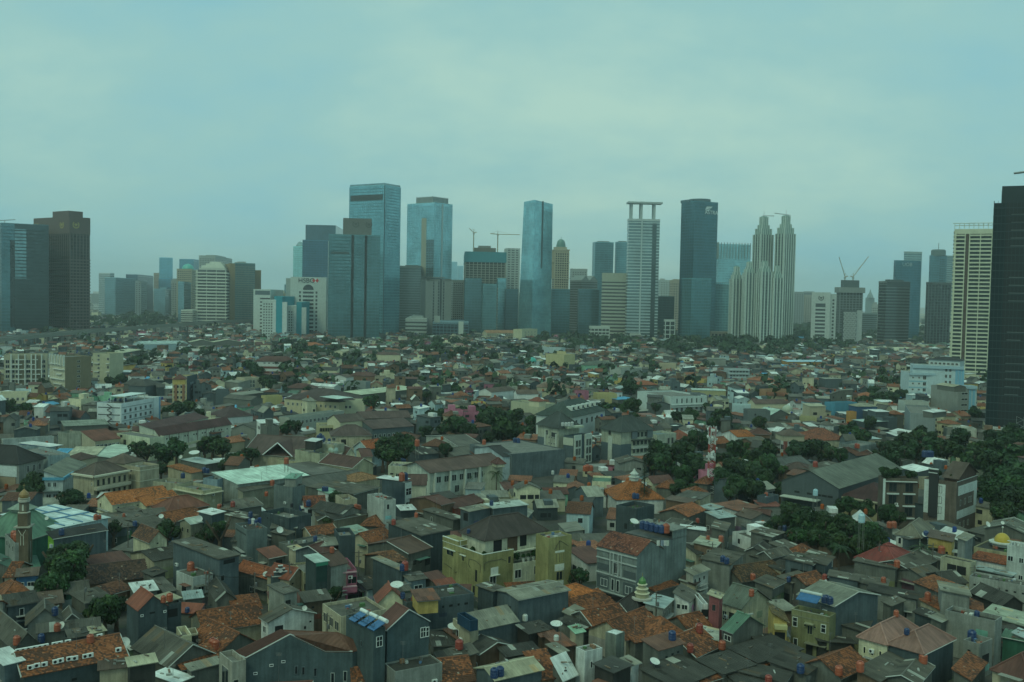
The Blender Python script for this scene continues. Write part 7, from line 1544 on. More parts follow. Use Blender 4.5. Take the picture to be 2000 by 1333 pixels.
b.lathe([(R0,5),(R0,9)] + [(R0 * .95 * math.cos(t),9 + R0 * 1.25 * math.sin(t)) for t in [math.pi / 2 * k / 7 for k in range(7)]] + [(.4,9 + R0 * 1.25),(.3,9 + R0 * 1.25 + 4)],16,(0,0,z));b.build('dome',M['plastic'],f.root,(.12,.24,.21));fins(f.root,f,z * .66,z,4.5,.9,.6,(.5,.45,.33),'FS','pilasters')
tower(1075,1078,1113,566,1500,'glass',(.10,.16,.165),'squat dark glass block below the domed tower');tower(1112,1115,1146,526,1950,'grid',(.38,.42,.40),'far grey apartment slab behind the twin-peaked tower',sp=5)
f=tower(1113,1135,1166,548,1620,'band',(.13,.16,.16),'grey banded tower with two pointed pediment tops',bc=(.22,.24,.23));
for k in (0,1): g=f.sub(f.w * .5 * k,f.w * .5 * (k + 1),0,f.d);b=MB();pl,_=roof_polys(g,'y',f.z,8,.3);roof_slab(pl,b);wall_shell(b,g,'y',f.z - .1,7.8,f.z - 3);b.build('pediment',M['clean'],f.root,(.24,.28,.27))
tower(1128,1131,1170,566,1480,'glass',(.085,.125,.135),'dark office block before the twin-peaked tower');tower(1155,1160,1196,474,1800,'glass',(.12,.20,.22),'teal-grey slab tower, left of an identical pair',sp=9,capv=3,capc=(.16,.2,.2));tower(1199,1202,1226,474,1800,'glass',(.12,.20,.22),'teal-grey slab tower, right of an identical pair',sp=9,capv=3,capc=(.16,.2,.2))
f=tower(1175,1175,1224,534,1430,'band',(.07,.085,.085),'broad tower of pale and dark stripes with a blank pale top',fh=5.0,bh=2.6,bc=(.40,.41,.33),dep=30);slab(f.root,f,'F',0,f.w,f.z - 12,f.z,.4,'blank_top',(.38,.40,.32),mat='clean');f=tower(1152,1155,1192,638,1370,'band',(.07,.08,.08),'low white gridded annex below the striped tower',fh=4.6,bh=1.9,bc=(.5,.54,.48));fins(f.root,f,0,f.z,5,.9,.5,(.5,.54,.48),'F')
f=tower(1222,1225,1285,428,1410,'band',(.16,.25,.27),'tall white striped tower with an open roof frame on columns',fh=4.3,bh=1.35,bc=(.48,.54,.53),dep=40);z=f.z
slab(f.root,f,'F',f.w * .40,f.w * .44,0,z,.8,'white_spine',(.45,.52,.52));slab(f.root,f,'F',f.w * .76,f.w * .90,0,z * .97,.45,'dark_flank',(.06,.095,.10),mat='tglass')
b=MB();b.box(f,-2,f.w + 3,-2,f.d + 2,z + 22,z + 24.5);b.build('roof_frame',M['clean'],f.root,(.40,.47,.46))
for x in (.08,.40,.82): b=MB();b.box(f,f.w * x - 1.6,f.w * x + 1.6,1,4,z,z + 22);b.build('roof_column',M['clean'],f.root,(.40,.47,.46));b=MB();b.box(f,f.w * x - 1.6,f.w * x + 1.6,f.d - 4,f.d - 1,z,z + 22);b.build('roof_column',M['clean'],f.root,(.40,.47,.46))
b=MB();g=f.sub(f.w * .1,f.w * .45,-6,-1);[b.box(g,*q) for q in ((0,1.5,0,3,0,15),(g.w - 1.5,g.w,0,3,0,15),(1.5,g.w - 1.5,0,3,13.2,15),(1.5,g.w - 1.5,.5,2.5,6,7))];b.build('entrance_frame',M['clean'],f.root,(.52,.56,.5))
tower(1285,1288,1325,548,2000,'grid',(.46,.52,.50),'white gridded apartment tower seen between striped and dark towers',fh=4.4,sp=5,name='residential_tower');tower(1283,1286,1317,580,1600,'glass',(.055,.08,.085),'dark block below the white gridded apartment tower')
f=tower(1298,1300,1320,625,1380,'band',(.03,.05,.05),'small white-framed block among trees left of the big dark tower',fh=6,bh=1.2,bc=(.5,.54,.5));fins(f.root,f,0,f.z,6,1.2,.5,(.5,.54,.5),'F')
f=tower(1326,1352,1397,394,1460,'glass',(.055,.115,.135),'tall dark teal glass tower with white lettering by its upper right corner',fh=4.3,sp=5);z=f.z;text(f.root,'ASTRA',f,'F',.72,z - 17,8.0,(.62,.68,.68))
b=MB();m_=f.mat('F',f.w * .60,z - 9,.4);b.poly([(-7,0,-2.5),(5,0,1.5),(7,0,3.5),(-4,0,3.0)]);b.poly([(-7,0,-4),(-1,0,-3),(5,0,.8),(-3,0,-2.0)]);link('sign_emblem',b.mesh('sign_emblem',M['trim']),f.root,(.6,.66,.66),mat=m_)
b=MB();b.lathe([(f.w * .38,0),(f.w * .38,5),(f.w * .36,5.5)],20,(f.pt(f.w * .5,f.d * .5,0)[0],f.pt(f.w * .5,f.d * .5,0)[1],z));b.build('roof_drum',M['clean'],f.root,(.09,.15,.17));b=MB();g=f.sub(-1,f.w * .3,f.d * .35,f.d + 1);b.box(g,0,g.w,0,g.d,z,z + 4);b.build('raised_corner',M['tglass'],f.root,(.07,.14,.16));landmark('tall dark teal tower',1360,520)
f=tower(1331,1350,1388,545,1360,'glass',(.10,.17,.18),'dark green glass block at the foot of the lettered dark tower',fh=4.2,sp=4);cap(f.root,f,f.z - 8,9,.3,(.2,.22,.2))
f=tower(1393,1400,1463,478,1700,'glass',(.20,.31,.33),'wide pale glass tower with a finned crown',fh=4.3,sp=6);fins(f.root,f,f.z - 24,f.z + 4,5,.9,1.2,(.26,.34,.33),'FS','crown_fins');f=tower(1389,1391,1428,555,1500,'glass',(.22,.36,.38),'low bright teal glass block in front of the finned tower',sp=4);fins(f.root,f,f.z - 8,f.z + 3,3,.5,.8,(.2,.28,.28),'FS','crown_fins');tower(1388,1390,1440,648,1420,'fins',(.42,.36,.26),'low beige hall with arched piers under the pale glass tower',sp=5,wd=1.6)
# --- right group: stepped white-green residential towers
def twin(uL, uc, uR, vt, vs, D, lb, tall=True):
    f=tower(uL,uc,uR,vs,D,'plain',(.11,.17,.165),lb,name='residential_tower');z=f.z;zt=ztop(f,vt);w=(.58,.66,.60)
    fins(f.root,f,0,z,5.5,1.7,.7,w,'FS','white_piers');floors(f.root,f,4,z,4,.8,.35,(.26,.34,.32));punched(f.root,f,6,z - 4,4,6,1.8,2.4,'FS')
    steps = ((.0, .0), (.10, .34), (.22, .55), (.30, .80)); zp = z
    for i, (s, t) in enumerate(steps[1:]):
        g=f.sub(f.w * s,f.w * (1 - s * .9),f.d * s,f.d * (1 - s * .9));z1=z + (zt - z) * (t if i < 2 else 1);body(f.root,g,zp - 3,z1,(.24,.36,.33),'clean','setback');fins(f.root,g,zp - 3,z1,4,1.2,.5,w,'FS','white_piers');zp=z1
    g=f.sub(f.w * .34,f.w * .66,f.d * .34,f.d * .66);body(f.root,g,zt - 4,zt + 1,(.30,.48,.42),'clean','lantern');return f,zt
f,zt=twin(1467,1482,1507,423,458,1500,'stepped white and green apartment tower, left of the tall twins');b=MB();b.bar(f.pt(f.w * .4,f.d * .5,zt + 2),f.pt(f.w * 1.3,f.d * .5,zt + 3),.5);b.bar(f.pt(f.w * .5,f.d * .5,zt),f.pt(f.w * .5,f.d * .5,zt + 9),.25);b.build('cleaning_crane',M['metal'],f.root,(.3,.3,.28))
f,zt=twin(1510,1528,1550,421,456,1480,'stepped white and green apartment tower, right of the tall twins');b=MB();b.bar(f.pt(-f.w * .5,f.d * .5,zt + 3),f.pt(f.w * .9,f.d * .5,zt + 2),.5);b.bar(f.pt(f.w * .5,f.d * .5,zt),f.pt(f.w * .5,f.d * .5,zt + 9),.25);b.build('cleaning_crane',M['metal'],f.root,(.3,.3,.28))
for (uL,uc,uR,vt,vs,D,lb) in ((1424,1430,1450,521,545,1400,'lower stepped white apartment tower, leftmost of the row of four'),(1449,1455,1474,512,533,1385,'lower stepped white apartment tower, second from left of the row of four'),(1477,1486,1506,511,531,1375,'lower stepped white apartment tower, third from left of the row of four'),(1502,1510,1529,520,543,1380,'lower stepped white apartment tower, rightmost of the row of four')): twin(uL,uc,uR,vt,vs,D,lb)
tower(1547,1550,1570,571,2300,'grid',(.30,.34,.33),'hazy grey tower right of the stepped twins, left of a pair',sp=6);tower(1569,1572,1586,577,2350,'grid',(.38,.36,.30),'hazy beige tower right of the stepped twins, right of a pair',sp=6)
f=tower(1585,1585,1622,571,1430,'plain',(.52,.57,.54),'white tower with round emblem over a dark striped panel',dep=30);slab(f.root,f,'F',f.w * .22,f.w * .74,f.z * .10,f.z - 16,.3,'striped_panel',(.06,.08,.085),mat='plastic')
for i in range(14): slab(f.root,f,'F',f.w * .22,f.w * .74,f.z * .10 + i * 5.2,f.z * .10 + i * 5.2 + 2.2,.5,'white_stripe',(.5,.55,.52)) if f.z * .1 + i * 5.2 + 3 < f.z - 16 else None
emblem(f.root,f,'F',.5,f.z - 8,4,(.12,.15,.15));body(f.root,f.sub(f.w,f.w + 8,3,f.d),0,f.z - 2,(.45,.50,.48),'clean','side_wing');punched(f.root,f.sub(f.w,f.w + 8,3,f.d),6,f.z - 6,5,5,2.6,2.6,'F')
f=tower(1634,1640,1684,572,1650,'plain',(.05,.065,.065),'unfinished tower with a wide pale platform and two leaning cranes',name='tower_under_construction');z=f.z;floors(f.root,f,4,z,4.2,1.3,.9,(.20,.23,.22),name='floor_slabs');fins(f.root,f,0,z,6,1.0,.8,(.22,.25,.24),'FSR','columns');b=MB();ring(b,f,z,z + 9,3);b.build('platform',M['clean'],f.root,(.26,.29,.27));cap(f.root,f,z + 9,12,.14,(.09,.12,.12),'core')
crane(1650,552,541,1665,-34,'leaning crane pointing up to the left above the unfinished tower',lean=1.25 + math.pi * 0,back=5);crane(1666,552,541,1665,42,'leaning crane pointing up to the right above the unfinished tower',lean=.95,back=5)
f=tower(1646,1648,1674,606,1420,'plain',(.10,.12,.12),'low block with a white honeycomb front beside the unfinished tower');b=MB();n_=int(f.z / 3)
for i in range(9):
    for j in range(n_):
        x = f.w * (i + .5 + .5 * (j % 2)) / 9.5; zz = 3 * j
        if x < f.w - 1: q=f.local('F',x,zz,.3);q2=f.local('F',min(f.w - .2,x + f.w / 19),zz + 3,.3);q3=f.local('F',max(.2,x - f.w / 19),zz + 3,.3);b.bar(q,q2,.35);b.bar(q,q3,.35)
b.build('honeycomb',M['clean'],f.root,(.52,.56,.54),kind='stuff');body(f.root,f.sub(f.w,f.w + 9,2,f.d),0,f.z,(.42,.46,.44),'clean','side_wing')
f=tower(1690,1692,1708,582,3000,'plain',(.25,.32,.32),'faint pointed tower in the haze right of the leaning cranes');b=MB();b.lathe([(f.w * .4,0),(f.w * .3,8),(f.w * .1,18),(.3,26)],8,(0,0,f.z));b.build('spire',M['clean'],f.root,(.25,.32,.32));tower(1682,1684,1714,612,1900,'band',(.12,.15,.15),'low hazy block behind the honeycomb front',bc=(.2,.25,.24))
f=tower(1715,1730,1776,550,1440,'band',(.06,.085,.09),'broad dark banded tower in front of the blue lettered tower',fh=4.4,bh=1.2,bc=(.16,.18,.17),capv=3,capc=(.07,.1,.1));slab(f.root,f,'F',0,f.w,f.z - 7,f.z,.4,'dark_top',(.045,.065,.07),mat='clean')
f=tower(1743,1747,1796,510,1620,'glass',(.05,.11,.135),'dark blue tower with pale lettering across its top',sp=6);text(f.root,'UOB',f,'F',.45,f.z - 8,8,(.30,.38,.40));tower(1762,1765,1797,492,1800,'band',(.16,.26,.28),'paler tower rising behind the blue lettered tower',bc=(.32,.42,.42))
f=tower(1812,1816,1846,500,1700,'glass',(.09,.15,.165),'tower with rounded cap and thin mast beside the white residential tower',sp=5);b=MB();b.lathe([(f.w * .42,0),(f.w * .42,9),(f.w * .36,11)],16,(0,0,f.z));b.build('round_cap',M['clean'],f.root,(.13,.19,.19));b=MB();b.bar((0,0,f.z + 11),(0,0,f.z + 22),.5);b.build('mast',M['metal'],f.root,(.2,.22,.22));punched(f.root,f,20,f.z - 4,4,30,10,2.0,'F',.5,.95)
tower(1844,1846,1862,500,1900,'band',(.16,.24,.26),'slim hazy tower just left of the white residential tower',bc=(.25,.34,.34));tower(1808,1812,1856,552,1420,'fins',(.10,.12,.12),'dark finned office tower left of the white residential tower',sp=4.5,bc=(.035,.05,.055))
# --- smaller blocks packed between and behind the named towers
br = random.Random(61)
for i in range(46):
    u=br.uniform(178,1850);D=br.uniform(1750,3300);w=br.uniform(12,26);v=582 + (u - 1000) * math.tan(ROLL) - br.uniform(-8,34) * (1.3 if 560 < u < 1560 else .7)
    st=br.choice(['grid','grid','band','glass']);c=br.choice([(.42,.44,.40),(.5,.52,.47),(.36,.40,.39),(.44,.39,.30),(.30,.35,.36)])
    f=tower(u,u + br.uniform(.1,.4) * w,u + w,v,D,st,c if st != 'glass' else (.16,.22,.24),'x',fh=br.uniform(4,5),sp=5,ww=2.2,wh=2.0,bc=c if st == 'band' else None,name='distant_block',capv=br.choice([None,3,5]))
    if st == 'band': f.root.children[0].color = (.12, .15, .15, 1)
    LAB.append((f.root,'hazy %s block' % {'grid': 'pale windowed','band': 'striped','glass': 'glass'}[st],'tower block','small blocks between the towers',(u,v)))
for ph,u,v in (('white bank tower',600,600),('netted building site',945,520),('tapering glass tower',1045,500),('white terraced tower',407,560),('open roof frame tower',1255,500),('tall stepped twins',1510,520),('white emblem tower',1605,610),('leaning cranes',1660,560),('dark banded tower',1745,600),('pale blue slab',324,530)): landmark(ph,u,v)
# --- white residential tower and the dark unfinished one at the right edge
f=tower(1859,1859,1934,449,790,'plain',(.045,.065,.07),'cream residential tower striped with white floors and an open roof frame',name='residential_tower',dep=24);z=f.z;wc=(.60,.61,.46)
nfl = 40; fh = z / nfl; floors(f.root, f, 1, z, fh, fh * .38, .6, wc, name='floor_bands')
for t,w_ in ((0,.05),(.27,.025),(.385,.03),(.67,.025),(.965,.05)): slab(f.root,f,'F',f.w * t,min(f.w,f.w * (t + w_)),0,z,.8,'white_pier',wc,mat='clean')
slab(f.root,f,'F',f.w * .30,f.w * .385,0,z,.62,'recess',(.10,.075,.06),mat='clean');slab(f.root,f,'F',0,f.w,z - 3.4,z + .4,.82,'top_band',wc,mat='clean');b=MB()
for i in range(9): x = f.w * i / 8; b.bar(f.pt(x, 0, z), f.pt(x, 0, z + 5), .2)
b.bar(f.pt(-1.5,0,z + 5),f.pt(f.w,0,z + 5),.25);b.bar(f.pt(0,f.d,z + 5),f.pt(f.w,f.d,z + 5),.25);[b.bar(f.pt(f.w * i / 8,0,z + 5),f.pt(f.w * i / 8,f.d,z + 5),.15) for i in range(9)];b.build('roof_frame',M['clean'],f.root,wc)
wn2 = MB()
f=tower(1934,1934,2080,397,462,'plain',(.012,.028,.034),'dark unfinished glass tower filling the right edge',name='tower_under_construction',dep=30);z=f.z;landmark('dark unfinished tower',1960,600)
cap(f.root,f,z,8,.1,(.035,.05,.055),'upper_stage');floors(f.root,f,3,z,3.6,.35,.25,(.03,.055,.06),'trim','floor_bands');fins(f.root,f,0,z + 1,1.6,.12,.2,(.035,.06,.066),'FS','mullions','trim')
rr = random.Random(4)
for i in range(26):
    zz=4 + 3.6 * rr.randint(1,int(z / 3.6) - 1) - .4;slab(f.root,f,'F',f.w * .24,f.w * rr.uniform(.42,.52),zz,zz + .3,.35,'pale_slab_edge',(.14,.17,.17))
slab(f.root, f, 'F', f.w * .17, f.w * .56, 6, z, .1, 'recessed_bay', (.014, .021, .024)); b = MB()
b.bar(f.pt(f.w * .25,5,z + 14),f.pt(f.w * .6,5,z + 15),.5);b.bar(f.pt(f.w * .5,5,z + 8),f.pt(f.w * .5,5,z + 15),.4);b.build('cleaning_crane',M['metal'],f.root,(.3,.32,.3))
b=MB();[b.bar(f.pt(f.w * .42 + x,-1.2,0),f.pt(f.w * .42 + x,-1.2,12),.1) for x in (0,3)];[b.bar(f.pt(f.w * .42 + (3 if i % 2 else 0),-1.2,i * 1.5),f.pt(f.w * .42 + (0 if i % 2 else 3),-1.2,i * 1.5 + 1.5),.08) for i in range(8)];b.build('hoist_frame',M['metal'],f.root,(.3,.32,.3))
# elevated road on piers, left
pts = [P(u, v, 14) for u, v in ((-60, 669), (60, 657), (185, 646), (300, 638), (440, 628), (560, 622))]
er = empty('elevated_road', 0, 0)
def ribbon(name, off0, off1, z0, z1, col, mat='clean'):
    b = MB()
    for a, c in zip(pts[:-1], pts[1:]):
        d=(c - a).normalized();n=Vector((-d.y,d.x));g=Fr(a + n * off0,d,n,(c - a).length + .6,off1 - off0);g.cx=g.cy=0;b.box(g,0,g.w,0,g.d,z0,z1)
    b.build(name, M[mat], er, col)
ribbon('deck',0,16,11.6,13.6,(.15,.155,.14));ribbon('parapet',-.3,0,11.4,14.8,(.24,.25,.21));ribbon('parapet',16,16.3,11.4,14.8,(.24,.25,.21));ribbon('roadway',.1,15.9,13.61,13.66,(.11,.11,.105))
for a, c in zip(pts[:-1], pts[1:]):
    n_ = int((c - a).length / 30)
    for i in range(n_): q=a.lerp(c,i / n_);b=MB();b.box(FL,q.x - 1.2,q.x + 1.2,q.y + 7,q.y + 9.4,0,11.6);b.build('pier',M['clean'],er,(.2,.2,.18))
for a,c in zip(pts[:-1],pts[1:]): d=(c - a).normalized();occ_mark(Fr(a - Vector((-d.y,d.x)) * 14,d,Vector((-d.y,d.x)),(c - a).length,34))
tag(er, 'elevated road on piers curving away behind the dark towers, left', 'elevated road')
# ------------------------------------------------------------------ trees
def crown_mesh(seed, n, leaf, flat=.8, tone=(.026, .055, .019)):
    def mk():
        r = random.Random(seed); b = MB(); lobes = []
        for _ in range(r.randint(13, 18)):
            while True:
                q = Vector((r.uniform(-1, 1), r.uniform(-1, 1), r.uniform(-.8, 1)))
                if .25 < q.length < 1: break
            q *= .66;q.z *= flat;lobes.append((q,r.uniform(.26,.44),r.uniform(.62,1.45),r.uniform(-.1,.2)))
        for i in range(n):
            c, rad, t, hue = r.choice(lobes)
            d=Vector((r.gauss(0,1),r.gauss(0,1),r.gauss(.25,1))).normalized();p=c + d * rad * r.uniform(.72,1.04)
            nn=(d + Vector((r.gauss(0,.45),r.gauss(0,.45),r.gauss(.1,.45)))).normalized();u=nn.orthogonal().normalized();a=r.uniform(0,6.28);u=(math.cos(a) * u + math.sin(a) * nn.cross(u));w=nn.cross(u)
            s = leaf * r.uniform(.6, 1.3); k = t * r.uniform(.75, 1.3)
            b.poly([p - u * s,p - w * s * .6,p + u * s,p + w * s * .6],(tone[0] * k * (1 + hue),tone[1] * k,tone[2] * k))
        return b.mesh('crown', M['leaf'])
    return cached(('crown', seed, n), mk)
def trunk_mesh(seed):
    def mk():
        r = random.Random(seed); b = MB(); b.lathe([(.13, 0), (.085, .35), (.07, .6)], 7)
        for k in range(5): a=k * 1.26 + r.uniform(0,1);b.bar((0,0,.5 + .02 * k),(.5 * math.cos(a),.5 * math.sin(a),.95 + r.uniform(0,.3)),.035,n=5)
        return b.mesh('trunk', M['bark'])
    return cached(('trunk', seed), mk)
NTREE = [0]
def put_tree(x, y, R_, hc, col, lod, parent=None, r=None):
    o = empty('tree', x, y); rz = r.uniform(0, 6.28)
    n, lf = ((4200, .085), (1500, .14), (420, .22))[lod]
    link('crown',crown_mesh(100 + r.randint(0,5) + 10 * lod,n,lf),o,col,mat=Matrix.Translation((0,0,hc)) @ Matrix.Rotation(rz,4,'Z') @ Matrix.Diagonal((R_,R_,R_ * r.uniform(.85,1.1),1)))
    k=max(hc,1.5);link('trunk',trunk_mesh(r.randint(0,2)),o,mat=Matrix.Diagonal((k * .8,k * .8,k,1)));NTREE[0] += 1
    return o
TR = random.Random(77)
def tree(u, v, rp, zc=6.0, kind=None, col=None):
    p=P(u,v,zc);s=FPX / math.hypot(p.x,p.y);R_=rp / s * 1.2;d=p.y;zc=zc if d < 330 else zc + 1.5
    lod = 0 if d < 330 else (1 if d < 700 else 2)
    g = TR.uniform(.75, 1.25); col = col or (g * TR.uniform(.8, 1.15), g, g * TR.uniform(.8, 1.1))
    o = put_tree(p.x, p.y, R_, zc, col, lod, r=TR)
    tone='yellow-green' if col[0] > 1.3 * col[2] else ('bright green' if g > 1.12 else ('dark green' if g < .9 else 'green'))
    sz = 'broad' if R_ > 6 else ('small' if R_ < 3 else 'round')
    LAB.append((o, f'{sz} {tone} leafy tree', 'tree', 'trees among the houses', (u, v)))
    i = int(p.x + OX); j = int(p.y - OY); k = max(1, int(R_ * (.45 if d < 330 else .75)))
    if 0 <= i < 2600 and 0 <= j < 2500: OCC[max(0, i - k):i + k, max(0, j - k):j + k] = True
    return o
TREES=[(129,1108,38,8),(103,1145,27,6),(150,1080,26,8),(112,1085,24,8),(326,1035,24,6),(413,1040,20,6),(430,1028,12,8),(392,1050,14,5),(205,1190,28,5),(228,1180,20,5),(182,1200,17,4),(653,1158,15,5),(1133,1124,17,5),(1118,1130,10,4),(140,971,21,5),(67,948,24,5),(55,965,18,5),(640,1020,12,5),(658,975,16,5),(222,1030,13,5),
 (1547,1006,26,7),(1575,1022,28,7),(1612,1026,28,7),(1651,1030,28,7),(1692,1042,28,7),(1715,1055,18,6),(1638,1058,24,6),(1600,1050,22,6),(1676,1066,24,5),(1560,1045,20,6),(1520,1022,16,5),(1500,1030,12,4),(1660,985,18,5),(1690,995,18,5),(1735,1000,18,5),(1755,1012,14,5),(1771,1072,9,4),(1640,990,14,4),(1785,985,10,4),
 (1925,905,28,7),(1950,915,30,8),(1985,930,34,8),(1965,955,32,8),(1940,970,26,8),(1990,985,34,8),(1925,945,20,7),(1955,1000,26,7),(1995,895,30,8),(1960,880,22,8),(1900,905,22,7),(1985,862,26,8),(1945,862,22,7),(1915,885,18,6),(1880,890,18,6),(1850,885,20,6),(1820,880,22,6),(1790,885,22,6),(1765,893,20,6),(1740,905,18,6),(1795,858,20,6),(1770,870,20,6),(1815,862,15,6),(1875,860,18,6),(1740,880,15,6),(1715,898,14,6),(1725,880,12,6),
 (1290,885,24,7),(1312,893,26,7),(1335,890,24,7),(1300,912,24,6),(1350,908,24,6),(1370,922,20,5),(1332,925,20,5),(1270,905,16,5),(1410,905,22,6),(1435,915,26,7),(1462,925,28,7),(1490,935,24,7),(1412,935,22,7),(1440,948,24,7),(1470,955,24,6),(1425,962,18,6),(1500,915,22,6),(1330,948,15,5),(1316,955,12,4),(1350,955,14,4),(1525,955,16,5),(1365,865,22,6),(1345,868,16,6),(1500,885,20,6),(1475,895,16,5),(1440,885,20,5),(1560,885,20,6),(1580,880,22,6),(1600,885,22,6),(1622,892,16,6),(1640,895,14,6),(1548,890,14,6),(1665,852,20,5),(1685,860,16,5),(1650,845,12,5),(1700,830,12,5),
 (845,823,20,6),(870,818,20,6),(890,835,24,7),(915,845,20,7),(865,845,14,6),(835,848,14,5),(945,828,22,7),(970,820,26,8),(985,845,30,8),(1012,850,20,7),(930,812,16,6),(900,810,16,6),(1005,815,18,6),(955,860,14,5),(760,873,24,8),(785,880,24,8),(768,900,22,6),(795,870,16,7),(870,885,14,5),(748,890,16,6),(728,790,16,8),(490,893,17,6),(470,903,16,5),(455,905,14,5),(270,883,15,6),(285,890,14,6),(325,893,20,6),(345,882,18,6),(310,885,14,5),(415,875,22,6),(435,880,18,6),(400,880,14,5),(315,915,14,5),(440,908,12,5),(560,842,15,6),(578,838,12,6),(345,806,18,6),(370,803,18,6),(330,812,14,5),(390,812,12,5),(545,870,8,4),(605,866,8,4),(617,868,7,4),(1040,830,14,6),(1030,845,14,6),(1180,805,20,6),(1205,806,18,6),(1237,797,18,8),(1240,820,12,6),(1410,820,18,8),(1395,830,14,7),(1230,760,16,7),(1485,832,14,6),(1325,818,14,5),(1350,815,14,5),(1380,800,10,5),(1720,745,12,8),(1722,730,10,8),(1690,790,15,5),(1715,785,17,5),(1740,783,17,5),(1760,775,13,5),(1705,770,13,5),(1960,790,10,5),(1905,812,12,5),(1920,760,9,5),(1280,800,10,5),
 (225,688,12,5),(262,712,14,5),(280,708,14,5),(245,722,12,5),(235,745,12,5),(215,750,12,5),(335,700,10,5),(360,690,11,5),(430,705,14,5),(455,712,14,5),(400,715,10,5),(490,720,16,6),(505,732,16,6),(475,745,14,6),(520,748,14,6),(530,755,12,6),(595,690,14,6),(612,685,12,6),(580,720,12,6),(600,735,9,6),(590,715,10,6),(85,755,11,5),(20,800,14,4),(50,803,12,4),(540,690,8,5),(680,735,9,5),(830,690,15,7),(850,683,16,7),(870,695,14,7),(900,690,15,7),(925,697,15,7),(885,700,14,7),(945,705,12,6),(965,705,14,6),(1010,690,14,6),(1030,688,12,6),(990,680,12,6),(808,668,10,6),(822,665,10,6),(910,675,10,6),(838,735,8,6),(825,745,8,6),(795,745,10,6),(850,752,10,6),(890,765,12,6),(835,775,10,6),(1265,712,10,5),(1210,712,10,5),(1110,745,7,4),(1600,690,7,5),(1735,690,10,5),(1850,690,10,5)]
CONIC = []
for t in TREES: tree(*t)
for u,v,w,h in ((1300,922,40,14),(1345,935,34,12),(1450,885,50,16),(1475,905,40,14),(1520,925,20,10)):      # banana and young growth
    for k in range(5):
        tree(u + TR.uniform(-w, w) * .6, v + TR.uniform(-h, h) * .5, TR.uniform(7, 11), 3, col=(1.5, 1.7, .9))
# palms in front of the maroon row houses, and a few more
def frond_mesh(seed):
    def mk():
        r = random.Random(seed); b = MB()
        for k in range(16):
            a=2 * math.pi * k / 16 + r.uniform(-.15,.15);el=r.uniform(-.1,.9);L=r.uniform(.85,1.1);pts_=[]
            for i in range(6):
                t=i / 5;pts_.append(Vector((math.cos(a) * L * t,math.sin(a) * L * t,math.sin(el) * L * t - .75 * t * t)))
            s = Vector((-math.sin(a), math.cos(a), 0)); kk = r.uniform(.8, 1.2)
            for i in range(5):
                for sg in (-1, 1):
                    for q in (0, .5):
                        p0=pts_[i].lerp(pts_[i + 1],q);p1=pts_[i].lerp(pts_[i + 1],q + .42);wv=.16 * (1 - abs(i - 2) / 5);tip=(p0 + p1) / 2 + s * sg * wv + (pts_[i + 1] - pts_[i]) * .6 - Vector((0,0,.06));b.poly([p0,p1,tip],(.028 * kk,.055 * kk,.02 * kk))
        return b.mesh('fronds', M['leaf'])
    return cached(('frond', seed), mk)
def palm(u, v, zc, R_=2.6):
    p=P(u,v,zc);o=empty('palm_tree',p.x,p.y);link('fronds',frond_mesh(TR.randint(0,3)),o,(1,1,1),mat=Matrix.Translation((0,0,zc)) @ Matrix.Rotation(TR.uniform(0,6),4,'Z') @ Matrix.Diagonal((R_,R_,R_,1)))
    b=MB();b.lathe([(.2,0),(.14,zc * .5),(.12,zc)],7);o2=b.build('trunk',M['bark'],o);LAB.append((o,'palm tree with drooping fronds','palm','palm trees',(u,v)))
for u,v in ((888,922),(906,918),(930,915),(944,921),(962,918),(970,924),(915,925),(868,922)): palm(u,v,6,2.8)
for u,v in ((1612,842),(1443,833),(1432,830),(1452,838),(1060,812),(1570,1085),(1640,1070),(740,868),(760,862),(790,862),(1800,1068)): palm(u,v,7,3)
# Norfolk pine beside the orange pyramid mosque
p = P(1258, 975, 4); o = empty('conifer', p.x, p.y); b = MB(); rr = random.Random(5)
for i in range(30):
    z = 4 + i * .42; Rz = 2.1 * (1 - i / 34)
    for k in range(26):
        a=rr.uniform(0,6.28);L=Rz * rr.uniform(.5,1.0);c=Vector((math.cos(a) * L,math.sin(a) * L,z + rr.uniform(-.2,.15)));s=.3;u=Vector((math.cos(a),math.sin(a),-.2)) * s;w=Vector((-math.sin(a),math.cos(a),0)) * s * .6;kk=rr.uniform(.6,1.2);b.poly([c - u,c - w,c + u,c + w],(.025 * kk,.05 * kk,.025 * kk))
b.build('crown',M['leaf'],o,(1,1,1));b=MB();b.lathe([(.3,0),(.2,8),(.06,17)],7);b.build('trunk',M['bark'],o);tag(o,'dark narrow conifer in front of the orange pyramid mosque roof','tree')
for r_, rad, z0_, col, hg in PLANTS:
    link('foliage',crown_mesh(130,420,.2),r_,tuple(c * 1.0 for c in col),mat=Matrix.Translation((0,0,z0_ + rad * .8 * hg)) @ Matrix.Diagonal((rad,rad,rad * hg,1)))
bf_ = B1['fr']; b2_ = B2['fr']      # roof gardens of the brown apartment building
